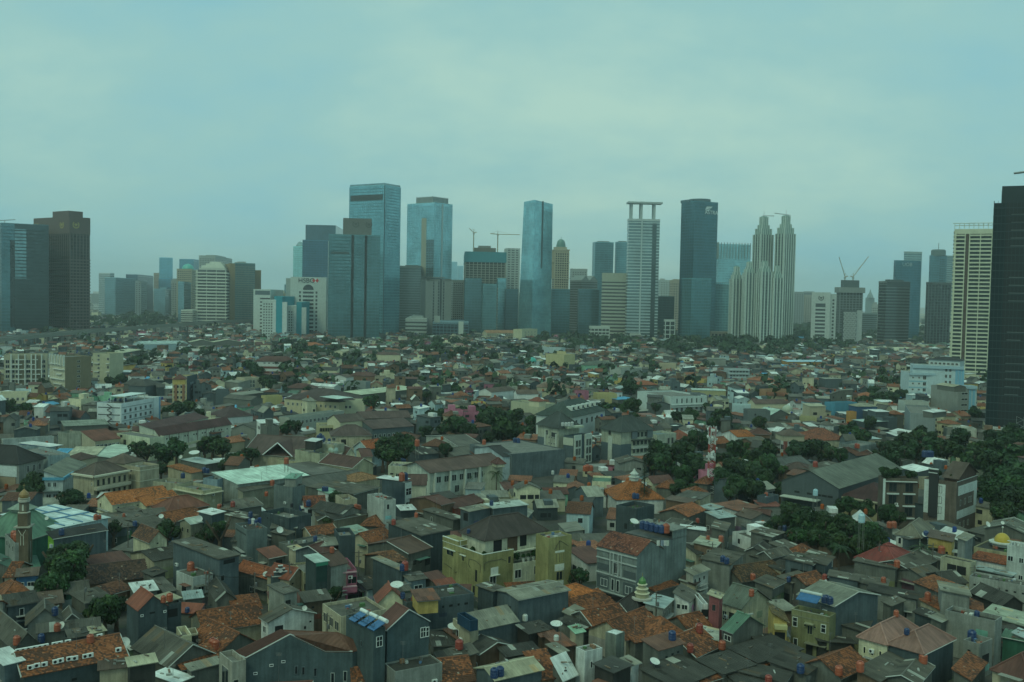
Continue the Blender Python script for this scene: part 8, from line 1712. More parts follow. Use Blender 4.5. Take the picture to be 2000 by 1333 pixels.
for fr_,x,y,z,rad,lb in ((b2_,.3,.2,13.4,2.0,'bushy shrub at the front of the left roof garden on the brown apartment building'),(b2_,.5,.6,13.4,2.2,'bushy shrub in the middle of the left roof garden on the brown apartment building'),(b2_,.3,.92,13.4,2.6,'overhanging tree at the left end of the brown apartment building roof'),(bf_,.2,.75,14.4,1.6,'shrub behind the dark chimney of the brown apartment building'),(bf_,.12,.3,14.4,1.3,'hanging shrub over the edge beside the dark chimney, brown apartment building'),(bf_,.3,.94,14.4,1.8,'shrub between both parts of the brown apartment roof')):
    x_,y_=fpt(fr_,fr_.w * x,fr_.d * y);o=empty('roof_garden_tree',x_,y_,z);link('crown',crown_mesh(110 + TR.randint(0,5),1500,.14),o,(.8,.9,.7),mat=Matrix.Translation((0,0,rad * .8)) @ Matrix.Diagonal((rad,rad,rad * .8,1)));link('trunk',trunk_mesh(1),o,mat=Matrix.Diagonal((rad * .5,rad * .5,rad * .7,1)));tag(o,lb,'tree','plants on the roof gardens')

# tree masses at the foot of the towers and between the far roofs
tm = MB()
def lump(x, y, R_, zc, r, n=90):
    g=r.uniform(.7,1.2);base=Vector((x,y,zc));lob=[(Vector((r.uniform(-.6,.6),r.uniform(-.6,.6),r.uniform(-.5,.45))),r.uniform(.4,.6),r.uniform(.7,1.35)) for _ in range(6)]
    for i in range(n):
        c,rad,t=r.choice(lob);d=Vector((r.gauss(0,1),r.gauss(0,1),r.gauss(.3,1))).normalized();p=base + (c + d * rad) * R_
        u=(d + Vector((r.gauss(0,.5),r.gauss(0,.5),r.gauss(0,.5)))).normalized().orthogonal().normalized();w=d.cross(u).normalized();s=R_ * .3 * r.uniform(.6,1.2);k=g * t * r.uniform(.8,1.25)
        tm.poly([p - u * s, p - w * s * .7, p + u * s, p + w * s * .7], (.028 * k, .056 * k, .022 * k))
TB=[(180,345,616,636,60,8),(200,700,672,692,50,5),(380,560,640,655,24,5),(540,660,662,684,26,7),(660,800,662,680,26,6),(790,960,655,680,55,7),(960,1110,668,690,26,6),(1040,1120,640,664,36,8),(1100,1330,652,676,90,8),(1300,1470,645,685,110,10),(1450,1560,650,690,80,10),(1540,1680,640,678,100,8),(1600,1860,645,668,110,7),(1690,1860,628,650,60,6),(1540,1720,622,642,40,6),(1120,1420,690,715,30,5),(500,1000,700,760,26,6),(1100,1850,700,760,40,5)]
for u0, u1, v0, v1, n, rp in TB:
    for i in range(n):
        u,v=TR.uniform(u0,u1),TR.uniform(v0,v1);p=P(u,v,9);s=FPX / p.y;Rl=rp * TR.uniform(.8,1.5) / s;lump(p.x,p.y,Rl,4 + Rl * .55,TR,130);ii=int(p.x + OX);jj=int(p.y - OY);k=int(Rl * .8)
        if 0 <= ii < 2600 and 0 <= jj < 2500: OCC[max(0, ii - k):ii + k, max(0, jj - k):jj + k] = True
# ------------------------------------------------------------------ the rest of the kampung: individual houses near, one mass far
FR_ = random.Random(2024)
def style_pick(r, far):
    x = r.random()
    rc='g' if x < .30 else 'd' if x < .44 else 't' if x < .545 else 'b' if x < .63 else 'm' if x < .71 else 'p' if x < .81 else 'w' if x < .90 else 'c' if x < .96 else r.choice('nlsi')
    wc=r.choice(['gr','gr','bg','bg','sl','lg','lg','gr','bg','cr','cr','wh','be','lb','br',r.choice(['lg','yo','pk','mg'])])
    h = r.choice([3.4, 3.8, 4.2, 6.2, 6.6, 7.0]) if not far else r.choice([3.6, 4.2, 6.4, 6.8, 7.2, 9.5])
    if r.random() < .05: h = r.uniform(9, 12)
    ro = r.choice('xxyyhssqf') if rc not in 'tbmi' else r.choice('xxyhhs')
    if rc == 'c': ro = 'f'
    return rc, wc, h, ro
seeds = []
for i in range(420):
    d=120 * (1800 / 120) ** FR_.random();seeds.append((FR_.uniform(-.62,.62) * d,d,FR_.choice([.25,.45,.6,-.2,.1,.8,.35]) + FR_.uniform(-.1,.1)))
SA = np.array([(s[0], s[1]) for s in seeds])
cand = []
for si, (sx, sy, an) in enumerate(seeds):
    ex=Vector((math.cos(an),math.sin(an)));ey=Vector((-ex.y,ex.x));nb=np.sort(((SA - SA[si]) ** 2).sum(1))[1:7];rad=math.sqrt(nb.mean()) * .9 + 12
    y = -rad
    while y < rad:
        dp = FR_.uniform(6, 10.5) * (1 + max(0, sy - 500) / 2500); x = -rad
        while x < rad:
            w = FR_.uniform(4, 8.5) * (1 + max(0, sy - 500) / 2500)
            c = Vector((sx, sy)) + ex * (x + w / 2) + ey * (y + dp / 2)
            if c.y > 105 and abs(c.x) < c.y * .57 + 16 and ((SA - np.array((c.x,c.y))) ** 2).sum(1).argmin() == si: cand.append((c.y,Vector((sx,sy)) + ex * x + ey * y,ex,ey,w - FR_.choice([.1,.1,.3,1.0]),dp - FR_.choice([.2,.2,.6,2.0])))
            x += w
        y += dp + (3.5 if FR_.random() < .3 else 0)
cand.sort(key=lambda t: t[0])
NIND = 0; fm = MB(); MAXI = 110
WIN = [(.02, .03, .035)]
def far_house(fr, rc, wc, h, ro, r):
    wv=jit(WALL[wc][1],.18,r);rv=jit(ROOF[rc][1] if rc != 't' else (.24,.10,.055),.2,r);rise=r.uniform(.9,2.2) if ro in 'xyh' else r.uniform(.3,1.0)
    wall_shell(fm, fr, ro, h, rise if ro != 'f' else 0, 0, wv, 0); tl = 2 if rc in 'tb' else 1
    if ro == 'f':
        fm.box(fr, .15, fr.w - .15, .15, fr.d - .15, h - .8, h - .6, rv, 0)
        if r.random() < .6: x=r.uniform(.1,.5) * fr.w;fm.box(fr,x,x + fr.w * .4,fr.d * .4,fr.d * .8,h - .6,h + 2.0,jit(wv,.1,r),0)
    else:
        pl, _ = roof_polys(fr, ro, h, rise, .35); roof_slab(pl, fm, .1, rv, tl)
        if r.random() < .15: x=r.uniform(.2,.6) * fr.w;fm.box(fr,x,x + 2.4,fr.d * .1,fr.d * .5,h - .2,h + 1.6,jit(WALL[r.choice(['lg','wh','bg'])][1],.1,r),0)
    z = .9
    while z + 1.3 < h:
        for k in 'FS':
            L = fr.side(k)[3]; t = .8
            while t < L - 1:
                if r.random() < .45:
                    o,d,n,_l=fr.side(k);w_=r.choice([.8,1.2,1.8]);g=Fr(o + d * t,d,n,w_,.06);g.cx,g.cy=fr.cx,fr.cy;fm.box(g,0,w_,0,.06,z,z + 1.2,(.02,.026,.03),0,bottom=False)
                t += 2.2
        z += 3.0
    if r.random() < .28:
        x,y=r.uniform(.2,.8) * fr.w,r.uniform(.2,.8) * fr.d;q=fr.pt(x,y,0);zt=h + (rise * .6 if ro != 'f' else -.6);cc=(.36,.09,.025) if r.random() < .6 else (.03,.07,.25);fm.lathe([(.55,0),(.55,1.1),(.3,1.4)],8,(q[0],q[1],zt),cc,0)
GUARD = []
for H_ in HOUSES:
    fr=H_['fr'];pts_=[proj(q.x,q.y,z) for q in (fr.wpt(0,0),fr.wpt(fr.w,0),fr.wpt(0,fr.d)) for z in (0,H_['h'])];us=[p[0] for p in pts_]
    GUARD.append((min(us),max(us),proj(fr.A.x,fr.A.y,H_['h'])[1],proj(fr.A.x,fr.A.y,0)[1],fr.A.length,.3 if H_['h'] >= 7.5 else .55))
GA = np.array(GUARD)
def blocked(fr, h, loose=0.0):
    us = []; vt = []
    for q in (fr.wpt(0,0),fr.wpt(fr.w,0),fr.wpt(0,fr.d)): u,v=proj(q.x,q.y,h);us.append(u);vt.append(v)
    m=(GA[:,0] < max(us) - 2) & (GA[:,1] > min(us) + 2) & (GA[:,4] > fr.A.length + 1) & (min(vt) < GA[:,3] - (GA[:,5] + loose) * (GA[:,3] - GA[:,2])) & (GA[:,3] < max(vt) + 400)
    return bool(m.any())
for yy, A, ex, ey, w, d in cand:
    if w < 3 or d < 4: continue
    fr = Fr(A, ex, ey, w, d)
    if ey.dot(A) < 0: continue
    if not occ_free(fr, .10): continue
    if FR_.random() < (.05 if yy < 500 else .09):
        occ_mark(fr); continue      # a yard
    rc, wc, h, ro = style_pick(FR_, yy > 330)
    if yy < 330 and h > 7: h = 6.5
    if yy < 235: h = min(h, 4.2)
    if yy < 1100 and blocked(fr, h + 1.2):
        h = 3.2; ro = FR_.choice('ssq') if rc not in 'tbm' else 's'
        if blocked(fr, h + .5, .12): continue
    if NIND < MAXI and yy < 420:
        house(None,None,None,h,ro,rc,wc,FR_.uniform(.8,1.8) if ro in 'xyh' else .5,fr=fr,near=yy < 300,geo=yy < 270,mark=True);NIND += 1
    else:
        f2_ = Fr(A, ex, ey, w, d); f2_.cx = f2_.cy = 0; far_house(f2_, rc, wc, h, ro, FR_); occ_mark(fr)
# beyond the towers: a carpet of far roofs and pale blocks fading into the haze
for i in range(1700):
    d=1750 * (7200 / 1750) ** FR_.random();x=FR_.uniform(-.62,.62) * d;w=FR_.uniform(10,26) * d / 2500;an=FR_.uniform(-.6,.8);ex=Vector((math.cos(an),math.sin(an)))
    fr=Fr(Vector((x,d)),ex,Vector((-ex.y,ex.x)),w,w * .8);fr.cx=fr.cy=0;rc=FR_.choice('gdptwbc');h=FR_.choice([5,6,7,9,12]) if FR_.random() < .93 else FR_.uniform(20,70)
    wall_shell(fm,fr,'f',h,0,0,jit(WALL[FR_.choice(['lg','wh','cr','bg','be'])][1],.2,FR_),0);fm.box(fr,0,fr.w,0,fr.d,h - .5,h,jit(ROOF[rc][1],.2,FR_),1)
o=fm.build('houses',[M['wall_a'],M['roof_a'],M['tile_a']],kind='stuff');o['label']='crowded low houses filling the city as far as the towers and beyond'
for i in range(500):
    d=600 * (5500 / 600) ** TR.random();x=TR.uniform(-.62,.62) * d;lump(x,d,TR.uniform(5,9) * (1 + d / 5000),5.0,TR,40)
o=tm.build('trees',M['leaf'],color=(1,1,1),kind='stuff');o['label']='masses of trees at the foot of the towers and among far roofs'
# ------------------------------------------------------------------ things on the roofs
def tank_parts():
    def mb_():
        b=MB();b.lathe([(.52,0),(.55,.1),(.55,.35),(.51,.40),(.55,.45),(.55,.75),(.51,.80),(.55,.85),(.55,1.1),(.38,1.32)],14);return b.mesh('barrel',M['plastic'])
    def ml():
        b = MB(); b.lathe([(.24, 1.32), (.24, 1.40), (.10, 1.44)], 10); return b.mesh('lid', M['plastic'])
    return cached('barrel', mb_), cached('lid', ml)
TC={'o': ('orange',(.36,.095,.05)),'b': ('blue',(.022,.05,.135)),'r': ('red',(.27,.055,.04)),'w': ('white',(.6,.64,.6)),'k': ('black',(.02,.022,.03)),'c': ('pale blue',(.38,.56,.62)),'s': ('steel',(.5,.52,.5))}
def tank(u, v, c, sc=1.0, z=None, stand=0.0):
    """(u, v) is the foot of the tank in the photograph"""
    x, y, zz, H_ = on_roof(u, v) if z is None else (P(u, v, z).x, P(u, v, z).y, z, None)
    o = empty('water_tank', x, y, zz + stand - .06); n, col = TC[c]; b, l = tank_parts()
    m = Matrix.Diagonal((sc, sc, sc * TR.uniform(.92, 1.12), 1)); col = jit(col, .12, TR)
    link('barrel', b, o, col, mat=m); link('lid', l, o, tuple(t * .7 for t in col), mat=m)
    if stand > .2:
        q=MB();[q.bar((sx,sy,-stand),(sx,sy,0),.05) for sx in (-.45,.45) for sy in (-.45,.45)];q.box(FL,-.55,.55,-.55,.55,-.06,.02);q.build('stand',M['metal'],o,(.22,.22,.2))
    LAB.append((o,f'{n} plastic water tank' if c != 's' else 'steel water tank','water tank','water tanks on the rooftops',(u,v - 5)))
at(0, 1130)
def tk(X, Y, c, sc=1.0, **k): tank(*px((X, Y)), c, sc, **k)
for t in ((215, 860, 'o'), (735, 755, 'o'), (705, 505, 'b'), (530, 820, 'b'), (1160, 830, 'o')): tk(*t)
at(240, 1130)
for t in ((1150,900,'o',1.15),(1185,915,'o',1.2),(600,318,'o'),(520,305,'o',.8),(825,515,'b',.75)): tk(*t)
at(480, 1130); tk(553, 300, 'b', 1.0)
at(720, 1130)
for t in ((1160, 910, 'r', 1.2), (1610, 1270, 'b', 1.1), (1685, 1250, 'b', 1.1), (435, 285, 'b', .8)): tk(*t)
at(960, 1130)
for t in ((430, 540, 'w', .9), (830, 800, 'w', .8)): tk(*t)
at(1200, 1130)
for t in ((1090,705,'r',1.1),(740,785,'b',1.1),(1380,905,'o',1.1),(970,1030,'r',1.0),(1770,60,'o',.9)): tk(*t)
at(1440, 1130)
for t in ((810,1215,'b',1.1),(400,1340,'r',1),(1300,1255,'o',1.1),(1570,1330,'o',1.1),(200,60,'o'),(1115,335,'b'),(1190,340,'b'),(1140,318,'b'),(180,300,'o',.9),(1875,60,'o',.9),(1120,20,'r',.9),(660,50,'b',.8)): tk(*t)
at(1700, 1130)
for t in ((675,1090,'o',1.2),(735,280,'o',1.1),(1300,800,'b',1.3),(1365,490,'b',.8),(165,60,'o',.9),(465,730,'b',.8),(330,490,'o',.8)): tk(*t)
at(0, 960)
for t in ((180,600,'o',1.2),(215,640,'o',1.35),(1230,415,'o'),(790,560,'b'),(1275,415,'o',.8),(1730,500,'b'),(1590,330,'o',.7)): tk(*t)
at(240, 960)
for t in ((155,500,'b',.9),(870,1020,'o',1.3),(1240,235,'o',1.2),(1410,200,'r',1.1),(1630,420,'b',.9),(1668,420,'w',.9),(1705,420,'b',.8)): tk(*t)
at(480, 960)
for t in ((715,240,'b',1.1),(805,235,'b',1.2),(1410,245,'o',.8),(1435,245,'o',.8),(1460,245,'o',.8),(590,200,'k',.8),(690,875,'o',1.1),(265,60,'o',.8),(890,650,'b',.8),(1105,790,'o',.9),(60,400,'b')): tk(*t)
at(720, 960)
for t in ((465,1050,'r',1.2),(430,1045,'b',.9),(1575,180,'b',.9),(320,440,'r',.9),(610,335,'o',.8),(1280,605,'b',.7)): tk(*t)
at(1200, 960)
for t in ((362,488,'b',1.15),(418,500,'b',1.15),(480,510,'b',1.2),(545,518,'b',1.15),(605,530,'b',1.15),(662,555,'o',1.35)): tk(*t)
for t in ((1065,435,'r',.9),(1365,725,'o',1.1),(1390,910,'b',1.0),(1440,930,'b',1.0),(250,160,'b',1.1),(290,160,'b',1.1),(850,930,'r',.8),(1200,620,'o',.8)): tk(*t)
at(1440, 960)
for t in ((680,580,'o',1.4),(605,500,'b',1.0),(550,500,'k',.9),(290,65,'o',1),(370,70,'o',1)): tk(*t)
tk(1582, 740, 'c', 1.3, z=8.0, stand=6); tk(995, 250, 'c', 1.1, z=9, stand=4)
at(1700, 960)
for t in ((245,470,'o',1.3),(300,470,'o',1.3),(340,975,'o',1.2),(710,640,'b',1.2),(910,800,'o',1.4),(975,800,'o',1.4)): tk(*t)
at(480, 800)
tk(520, 800, 'o', 1.3, z=11, stand=2.4)
for t in ((340,975,'o',1.2),(265,1110,'o',1),(640,985,'b',1.1),(665,990,'b',1),(1000,1050,'b'),(1035,1050,'b'),(1000,420,'b',1.2),(1070,425,'b',1.2),(930,520,'b',1.2),(985,525,'b',1.2),(955,515,'b',1.2),(860,490,'b',1)): tk(*t)
at(720, 800)
tk(620, 625, 'o', 1.5, z=9, stand=4)
for t in ((365,690,'b',1.2),(355,680,'b',1.2),(455,695,'b',1.2),(430,690,'b',1.2),(425,935,'o',1.5),(470,925,'b',1.3),(930,270,'o',1.1),(1480,450,'o',1.3),(1875,420,'b',1.2),(1910,425,'b',1.2)): tk(*t)
at(240, 800)
for t in ((770, 880, 'b', 1.2), (1040, 810, 'b', 1.2), (1085, 815, 'b', 1.2)): tk(*t)
at(960, 800)
for i, X in enumerate((912, 954, 993, 1034)): tk(X, 212, 's', 1.1, z=14.2)
for t in ((300,425,'b',1.2),(345,430,'b',1.2),(1230,790,'o',1.6),(1275,790,'o',1.5),(1200,790,'o',1.4),(785,830,'s',.9)): tk(*t)
at(1440, 800)
for t in ((1000, 740, 'r', 1.6), (1525, 500, 'r', 1.2), (1550, 500, 'o', 1.2)): tk(*t)
at(1700, 800)
for i, X in enumerate((690, 720, 750, 780)): tk(X, 610, 'b', 1.6, z=9)
at(720, 640); tk(1250, 425, 'o', 1.8, z=13, stand=5); tk(380, 800, 'o', 1.6)
at(0, 640)
for X in (1405, 1480, 1545, 1610): tk(X, 945, 'b', 1.0, z=11.6)
# dishes
def dish(u, v, sc=1.0, el=.9, az=0.0, z=None):
    x, y, zz, H_ = on_roof(u, v) if z is None else (P(u, v, z).x, P(u, v, z).y, z, None)
    o = empty('satellite_dish', x, y, zz)
    def md():
        b = MB(); prof = [(.05, 0), (.35, .03), (.65, .10), (.9, .20)]; n = 14
        for (r0, z0), (r1, z1) in zip(prof[:-1], prof[1:]):
            for k in range(n):
                a,c=2 * math.pi * k / n,2 * math.pi * (k + 1) / n;b.poly([(r0 * math.cos(a),r0 * math.sin(a),z0),(r0 * math.cos(c),r0 * math.sin(c),z0),(r1 * math.cos(c),r1 * math.sin(c),z1),(r1 * math.cos(a),r1 * math.sin(a),z1)])
        return b.mesh('reflector', M['trim'])
    m=Matrix.Translation((0,0,1.0 * sc)) @ Matrix.Rotation(az,4,'Z') @ Matrix.Rotation(el,4,'X') @ Matrix.Diagonal((sc,sc,sc,1));link('reflector',cached('dish',md),o,(.60,.63,.58),mat=m)
    b=MB();b.bar((0,0,-.1),(0,0,1.0 * sc),.05);b.build('mast',M['metal'],o,(.25,.25,.24));LAB.append((o,'round white satellite dish','dish','satellite dishes on the roofs',(u,v - 4)))
for (x0,y0),L in (((0,1130),((1600,890,.9,1.0,.6),(790,720,.7,1.0,-.3))),((480,1130),((258,60,.7,.6,0),(755,560,.5,1.2,0))),((720,1130),((360,205,1.3,.25,0),(1090,720,1.2,.25,.3))),((960,1130),((830,680,1.2,.2,0),(1700,1320,1.2,.4,.4))),((1200,1130),((515,1145,.9,.4,.6),(1835,475,1.1,.5,.7))),((240,960),((975,480,.9,1.1,.6),(945,590,.8,.5,0),(490,360,.7,.9,.4),(1830,1190,.6,.7,0))),((480,960),((435,615,.9,1.0,.6),)),((960,960),((1145,370,1.2,1.25,.2),(1830,455,1.0,.5,.4))),((1200,960),((250,455,1.0,.4,.5),)),((1700,960),((1690,500,.5,1,0),(1500,520,.8,1,.5),(690,630,.7,.8,0))),((240,800),((915,640,2.0,.25,0),(745,660,.8,1,-.4))),((0,960),((600,375,.5,1,0),))):
    at(x0, y0)
    for X, Y, s, el, az in L: dish(*px((X, Y)), s, el, az)
# the row of outdoor units on the orange tiled roof: parts of that house
at(0, 1130)
fr = AC['fr']; root = AC['root']
def on_slope(X, Y):
    x, y, z, H_ = on_roof(*px((X, Y))); return x, y, z
ang = math.atan2(fr.ex.y, fr.ex.x)
for X,Y in ((388,1175),(472,1155),(566,1138),(710,1108),(775,1093),(886,1072),(958,1060),(1092,1035),(1155,1022),(1514,952)):
    x, y, z, _h = on_roof(*px((X, Y)))
    aircon(root, Matrix.Translation((x - fr.cx, y - fr.cy, z + .08)) @ Matrix.Rotation(ang, 4, 'Z'))
for X in (.0, .05, .10, .155, .21, .26, .35, .40, .48, .80):
    q=fr.wpt(fr.w * (X + .02),fr.d / 2 + .6);aircon(root,Matrix.Translation((q.x - fr.cx,q.y - fr.cy,8.25)) @ Matrix.Rotation(ang,4,'Z'))
# more outdoor units on walls of the larger houses
for H_ in HOUSES[:]:
    if H_['near'] and H_['h'] > 6 and H_['fr'].cy < 330 and TR.random() < .35:
        k = TR.choice('FS'); L = H_['fr'].side(k)[3]
        if L > 4: aircon(H_['root'],H_['fr'].mat(k,TR.uniform(1,L - 1),TR.uniform(2.6,H_['h'] - 1.6),.03))
# laundry, blue cloth, sign boards
at(480, 960)
def cloth(u, v, z, w, h, col, label, name='hanging_cloth', cat='cloth', dy=0):
    p = P(u, v, z); o = MB(); n = 6
    for i in range(n):
        x0,x1=-w / 2 + w * i / n,-w / 2 + w * (i + 1) / n;y0,y1=.12 * math.sin(i * 1.7),.12 * math.sin((i + 1) * 1.7)
        o.poly([(x0,y0,0),(x1,y1,0),(x1,y1,h),(x0,y0,h)]);o.poly([(x0,y0 + .03,h),(x1,y1 + .03,h),(x1,y1 + .03,0),(x0,y0 + .03,0)])
    ob=o.build(name,M['trim'],None,col);ob.location=(p.x,p.y - dy,z);ob.rotation_euler.z=.15;tag(ob,label,cat);return ob
cloth(*px((1155,790)),7.4,1.1,2.3,(.015,.06,.36),'bright blue cloth hanging left of two on the laundry terrace',dy=.6);cloth(*px((1235,775)),7.4,1.1,2.2,(.015,.06,.36),'bright blue cloth hanging right of two on the laundry terrace',dy=.6)
at(1200, 960)
for i,(X,c) in enumerate(((560,(.62,.64,.6)),(612,(.3,.36,.45)),(645,(.6,.62,.6)),(680,(.5,.55,.5)))): cloth(*px((X,700)),13.5,.6,1.1,c,['white shirt at the left of the shophouse washing line','blue-grey garment on the shophouse washing line','pale sheet in the middle of the shophouse washing line','pale shirt at the right of the shophouse washing line'][i],'washing')
at(0, 1130)
x_,y_,z_,h_=on_roof(*px((330,130)));p=P(*px((330,118)),3.2);o=empty('shop_banner',p.x,p.y,2.6);b=MB();b.box(FL,-1.9,1.9,-.05,.05,0,.9);b.build('board',M['trim'],o,(.6,.63,.62));b=MB();b.box(FL,-1.7,-.9,-.07,-.05,.2,.7);b.build('red_block',M['trim'],o,(.4,.08,.06));tag(o,'white shop banner with a red block at its left, below the blue shop','banner')
# grey dome tarpaulin and utility poles with wires
p=P(*px((895,330)),2.5);o=MB();o.lathe([(2.3 * math.cos(t),2.5 * math.sin(t)) for t in [math.pi / 2 * k / 6 for k in range(6)]] + [(.05,2.5)],14);ob=o.build('tarpaulin_shelter',M['trim'],None,(.16,.20,.19));ob.location=(p.x,p.y,1.2);tag(ob,'grey rounded tarpaulin shelter between low houses beside the dark trees','shelter')
POLES = []
def pole(u, v, hgt=9.0):
    p=P(u,v,1.0);o=empty('utility_pole',p.x,p.y);b=MB();b.bar((0,0,0),(0,0,hgt),.11,n=7);b.build('shaft',M['trim'],o,(.13,.12,.10));b=MB();b.bar((-.9,0,hgt - .5),(.9,0,hgt - .5),.06);b.build('crossarm',M['trim'],o,(.1,.09,.08));b=MB();b.bar((-.6,.1,hgt - 1.3),(.6,.1,hgt - 1.3),.05);b.build('crossarm',M['trim'],o,(.1,.09,.08));b=MB();b.lathe([(.22,0),(.22,.7),(.1,.8)],8,(.3,-.25,hgt - 2.6));b.build('transformer',M['metal'],o,(.2,.2,.2));POLES.append((p,hgt));LAB.append((o,'slim utility pole with crossarms','pole','utility poles along the lanes',(u,v - 30)));return o
for q in ((165,1212),(402,1198),(408,1190),(565,1175),(602,1165),(638,1290),(497,1200),(640,1130),(1280,1240),(1600,1270),(1715,1130),(1820,1130),(250,1090),(1007,1040),(1390,1130),(700,1150),(1900,1180)): pole(*q)
wires = []
for (i, j) in ((1, 2), (3, 4), (1, 6), (6, 3), (4, 7), (7, 15), (9, 10), (10, 11)):
    (a, ha), (c, hc) = POLES[i], POLES[j]; b = MB()
    for off in (-.7, 0, .7):
        pr = None
        for k in range(9):
            t=k / 8;q=Vector((a.x + (c.x - a.x) * t + off,a.y + (c.y - a.y) * t,ha + (hc - ha) * t - .4 - 4 * .6 * t * (1 - t)))
            if pr: b.bar(pr, q, .022)
            pr = q
    w_=b.build('overhead_wires',M['trim'],None,(.02,.02,.02));u,v=proj((a.x + c.x) / 2,(a.y + c.y) / 2,8);LAB.append((w_,'black overhead wires strung between poles','wires','overhead wires',(u,v)))
# thin television masts on roofs
n_ = 0
for H_ in HOUSES:
    if H_['near'] and H_['fr'].cy < 300 and TR.random() < .22:
        f=H_['fr'];q=f.wpt(f.w * TR.uniform(.2,.8),f.d * TR.uniform(.3,.7));z=roof_z(H_,q.x,q.y);hh=TR.uniform(2.0,4.5);b=MB();c=(q.x - f.cx if True else 0,q.y - f.cy,z)
        c=(q.x - H_['root'].location.x,q.y - H_['root'].location.y,z - .1);b.bar(c,(c[0],c[1],z + hh),.03);[b.bar((c[0] - .4,c[1],z + hh - .2 * k),(c[0] + .4,c[1],z + hh - .2 * k),.015) for k in range(3)];b.build('television_mast',M['metal'],H_['root'],(.22,.22,.21))
# red and white lattice mast
def lattice_mast(u, vb, zb, vt, wb, wt, nseg, label, name='radio_mast', dishes=True):
    p = P(u, vb, zb); _, zt = PY(u, vt, p.y); o = empty(name, p.x, p.y); secs = nseg
    for i in range(secs):
        z0,z1=zt * i / secs,zt * (i + 1) / secs;w0=wb + (wt - wb) * min(1,i / (secs * .35));w1=wb + (wt - wb) * min(1,(i + 1) / (secs * .35));b=MB();c0=[(x * w0,y * w0,z0) for x,y in ((-1,-1),(1,-1),(1,1),(-1,1))];c1=[(x * w1,y * w1,z1) for x,y in ((-1,-1),(1,-1),(1,1),(-1,1))]
        for k in range(4):
            l=(k + 1) % 4;b.bar(c0[k],c1[k],.10);m0=[(c0[k][t] + c1[k][t]) / 2 for t in range(3)];m1=[(c0[l][t] + c1[l][t]) / 2 for t in range(3)];b.bar(c0[k],m1,.06);b.bar(m1,c1[k],.06);b.bar(c0[l],m0,.06);b.bar(m0,c1[l],.06);b.bar(c1[k],c1[l],.06)
        b.build('lattice_section', M['trim'], o, (.62, .64, .6) if i % 2 == 0 else (.36, .05, .035))
    if dishes:
        r = random.Random(8)
        for i in range(26):
            z=zt * (r.uniform(.56,.75) if i < 12 else r.uniform(.80,1.0));a=r.choice([0,math.pi / 2,math.pi,-math.pi / 2]) + r.uniform(-.3,.3);b=MB();rad=wt + .35;c=Vector((math.cos(a) * rad,math.sin(a) * rad,z));b.lathe([(.05,0),(.42,.1),(.42,.35),(.05,.45)],10);me=b.mesh('drum_antenna',M['trim']);link('drum_antenna',me,o,(.62,.65,.62),mat=Matrix.Translation(c) @ Matrix.Rotation(a,4,'Z') @ Matrix.Rotation(math.pi / 2,4,'Y'))
        for k in range(6):
            a=k * 1.05;b=MB();b.bar((math.cos(a) * (wt + .3),math.sin(a) * (wt + .3),zt - 2.6),(math.cos(a) * (wt + .3),math.sin(a) * (wt + .3),zt + .6),.12);b.build('panel_antenna',M['trim'],o,(.6,.62,.6))
    tag(o, label, 'mast'); return o
lattice_mast(1388, 965, 0, 836, 1.45, .95, 8, 'tall red and white lattice mast hung with white drum antennas')
lattice_mast(372,727,6,690,1.3,.9,7,'distant red and white lattice mast behind the slate sided block',dishes=True)
# small cars in the yards and lanes
def car(u, v, col, rot, label):
    p = P(u, v, .6); o = empty('parked_car', p.x, p.y); o.rotation_euler.z = rot
    b=MB();prof=[(-2.1,.3),(-2.1,.85),(-1.6,1.0),(-1.0,1.45),(.7,1.48),(1.3,.98),(2.05,.85),(2.1,.3)]
    for s in (-1, 1): b.poly([(x, s * .82, z) for x, z in (prof if s < 0 else prof[::-1])])
    for (x0,z0),(x1,z1) in zip(prof[:-1],prof[1:]): b.poly([(x0,-.82,z0),(x0,.82,z0),(x1,.82,z1),(x1,-.82,z1)])
    b.build('body', M['plastic'], o, col); b = MB()
    for s in (-1,1): b.poly([(x,s * .835,z) for x,z in ((-1.4,1.02),(-.95,1.38),(.65,1.40),(1.15,1.0))])
    b.poly([(.78,-.72,1.47),(.78,.72,1.47),(1.32,.74,1.0),(1.32,-.74,1.0)]);b.poly([(-1.08,-.72,1.45),(-1.08,.72,1.45),(-1.62,.74,1.03),(-1.62,-.74,1.03)]);b.build('window_glass',M['glass'],o)
    for x in (-1.3, 1.3):
        for s in (-1,1): w=MB();w.bar((x,s * .84,.32),(x,s * .66,.32),.32,n=12);w.build('wheel',M['hole'],o)
    tag(o, label, 'car', 'cars parked in the lanes')
for i,(u,v,c,rt,lb) in enumerate(((1212,1163,(.55,.58,.56),.9,'white car in the lane below the grey shophouse'),(1226,1154,(.05,.055,.06),.9,'black car in the lane below the grey shophouse'),(240,996,(.5,.53,.53),.2,'white car beside the bright orange-roofed house'),(1579,986,(.6,.62,.62),.1,'white car parked by the grey warehouse canopy'),(1460,979,(.55,.58,.58),.2,'white car among trees left of the warehouse'),(1540,991,(.35,.38,.38),1.2,'pale car, left of a line of cars by the warehouse'),(1548,991,(.5,.52,.52),1.2,'pale car, right of a line of cars by the warehouse'),(1197,1150,(.3,.06,.05),.9,'red car in the lane beside the grey shophouse'))): car(u,v,c,rt,lb)
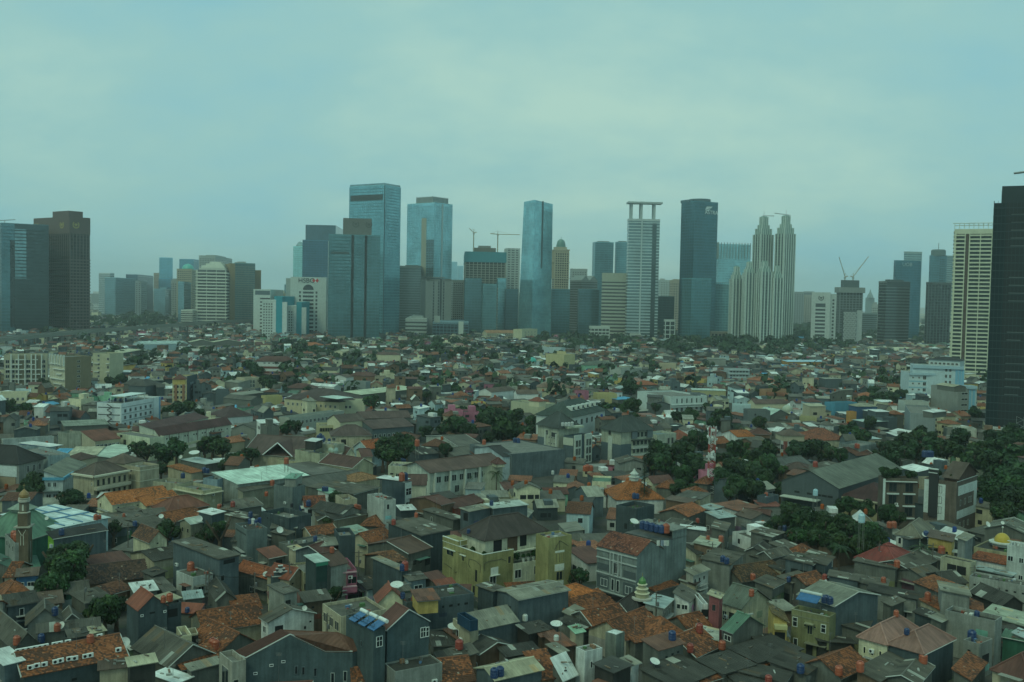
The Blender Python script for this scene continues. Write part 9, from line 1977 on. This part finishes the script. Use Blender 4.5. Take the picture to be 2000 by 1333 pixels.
# roof-top junk that reads as litter of small boxes
jb = MB(); jr = random.Random(99)
for H_ in HOUSES:
    if H_['near'] and H_['fr'].cy < 340 and H_['roof'] in 'f' and H_['fr'].w > 3:
        f = H_['fr'];
        for k in range(jr.randint(3, 9)):
            x,y=jr.uniform(.4,f.w - .8),jr.uniform(.4,max(.5,f.d - .8));g=Fr(f.wpt(x,y),f.ex,f.ey,1,1);g.cx=g.cy=0;z=H_['zf'];s=jr.uniform(.2,.6);jb.box(g,0,s * jr.uniform(.6,2),0,s,z,z + jr.uniform(.15,.7),jr.choice([(.4,.42,.4),(.12,.12,.11),(.25,.14,.08),(.1,.18,.3),(.5,.5,.44),(.3,.08,.05),(.08,.16,.06)]))
for H_ in HOUSES:
    if H_['near'] and H_['fr'].cy < 280 and H_['roof'] in 'sxyq' and H_['name'] in ('house','shack','cottage','townhouse') and H_['rv'][0] < H_['rv'][1] * 1.5:
        f = H_['fr']
        for k in range(jr.randint(1, 5)):
            x,y=jr.uniform(.1,.85) * f.w,jr.uniform(.1,.85) * f.d;q=f.wpt(x,y);z=roof_z(H_,q.x,q.y) + .06;a=jr.uniform(0,3.1);L=jr.uniform(.3,1.6);g=Fr(q,Vector((math.cos(a),math.sin(a))),Vector((-math.sin(a),math.cos(a))),1,1);g.cx=g.cy=0;jb.box(g,0,L,0,jr.uniform(.1,.35),z,z + jr.uniform(.06,.28),jr.choice([(.34,.35,.31),(.12,.1,.08),(.2,.14,.09),(.08,.08,.07),(.2,.2,.18)]))
o=jb.build('rooftop_clutter',M['attr'],kind='stuff');o['label']='boxes, pots and odds and ends scattered over the flat roofs'
# ------------------------------------------------------------------ ground, lanes, air
b=MB();b.poly([(-6500,-300,0),(6500,-300,0),(6500,9000,0),(-6500,9000,0)]);g=b.build('ground',M['ground'],kind='structure');g['label']='bare dusty ground between the houses'
label_all()
hb = MB(); x0, x1, y0, y1, z0, z1 = -6800, 6800, -600, 9300, -1.0, 262.0
p = [(x, y, z) for z in (z0, z1) for x, y in ((x0, y0), (x1, y0), (x1, y1), (x0, y1))]
for q in ((0,1,5,4),(1,2,6,5),(2,3,7,6),(3,0,4,7),(4,5,6,7),(3,2,1,0)): hb.poly([p[k] for k in q])
mh = bpy.data.materials.new('haze'); mh.use_nodes = True; nt = mh.node_tree; nt.nodes.clear()
out=nt.nodes.new('ShaderNodeOutputMaterial');pv=nt.nodes.new('ShaderNodeVolumePrincipled');pv.inputs['Color'].default_value=(.96,.99,.98,1);pv.inputs['Density'].default_value=0.00013;pv.inputs['Anisotropy'].default_value=0.6
nt.links.new(pv.outputs[0], out.inputs['Volume'])
hz = hb.build('haze', mh, kind='stuff')
print('COUNTS houses',len(HOUSES),'individual fill',NIND,'trees',NTREE[0],'sheets',SHEETS[0],'objects',len(bpy.data.objects),'tris',sum(len(m.polygons) for m in bpy.data.meshes) * 2)
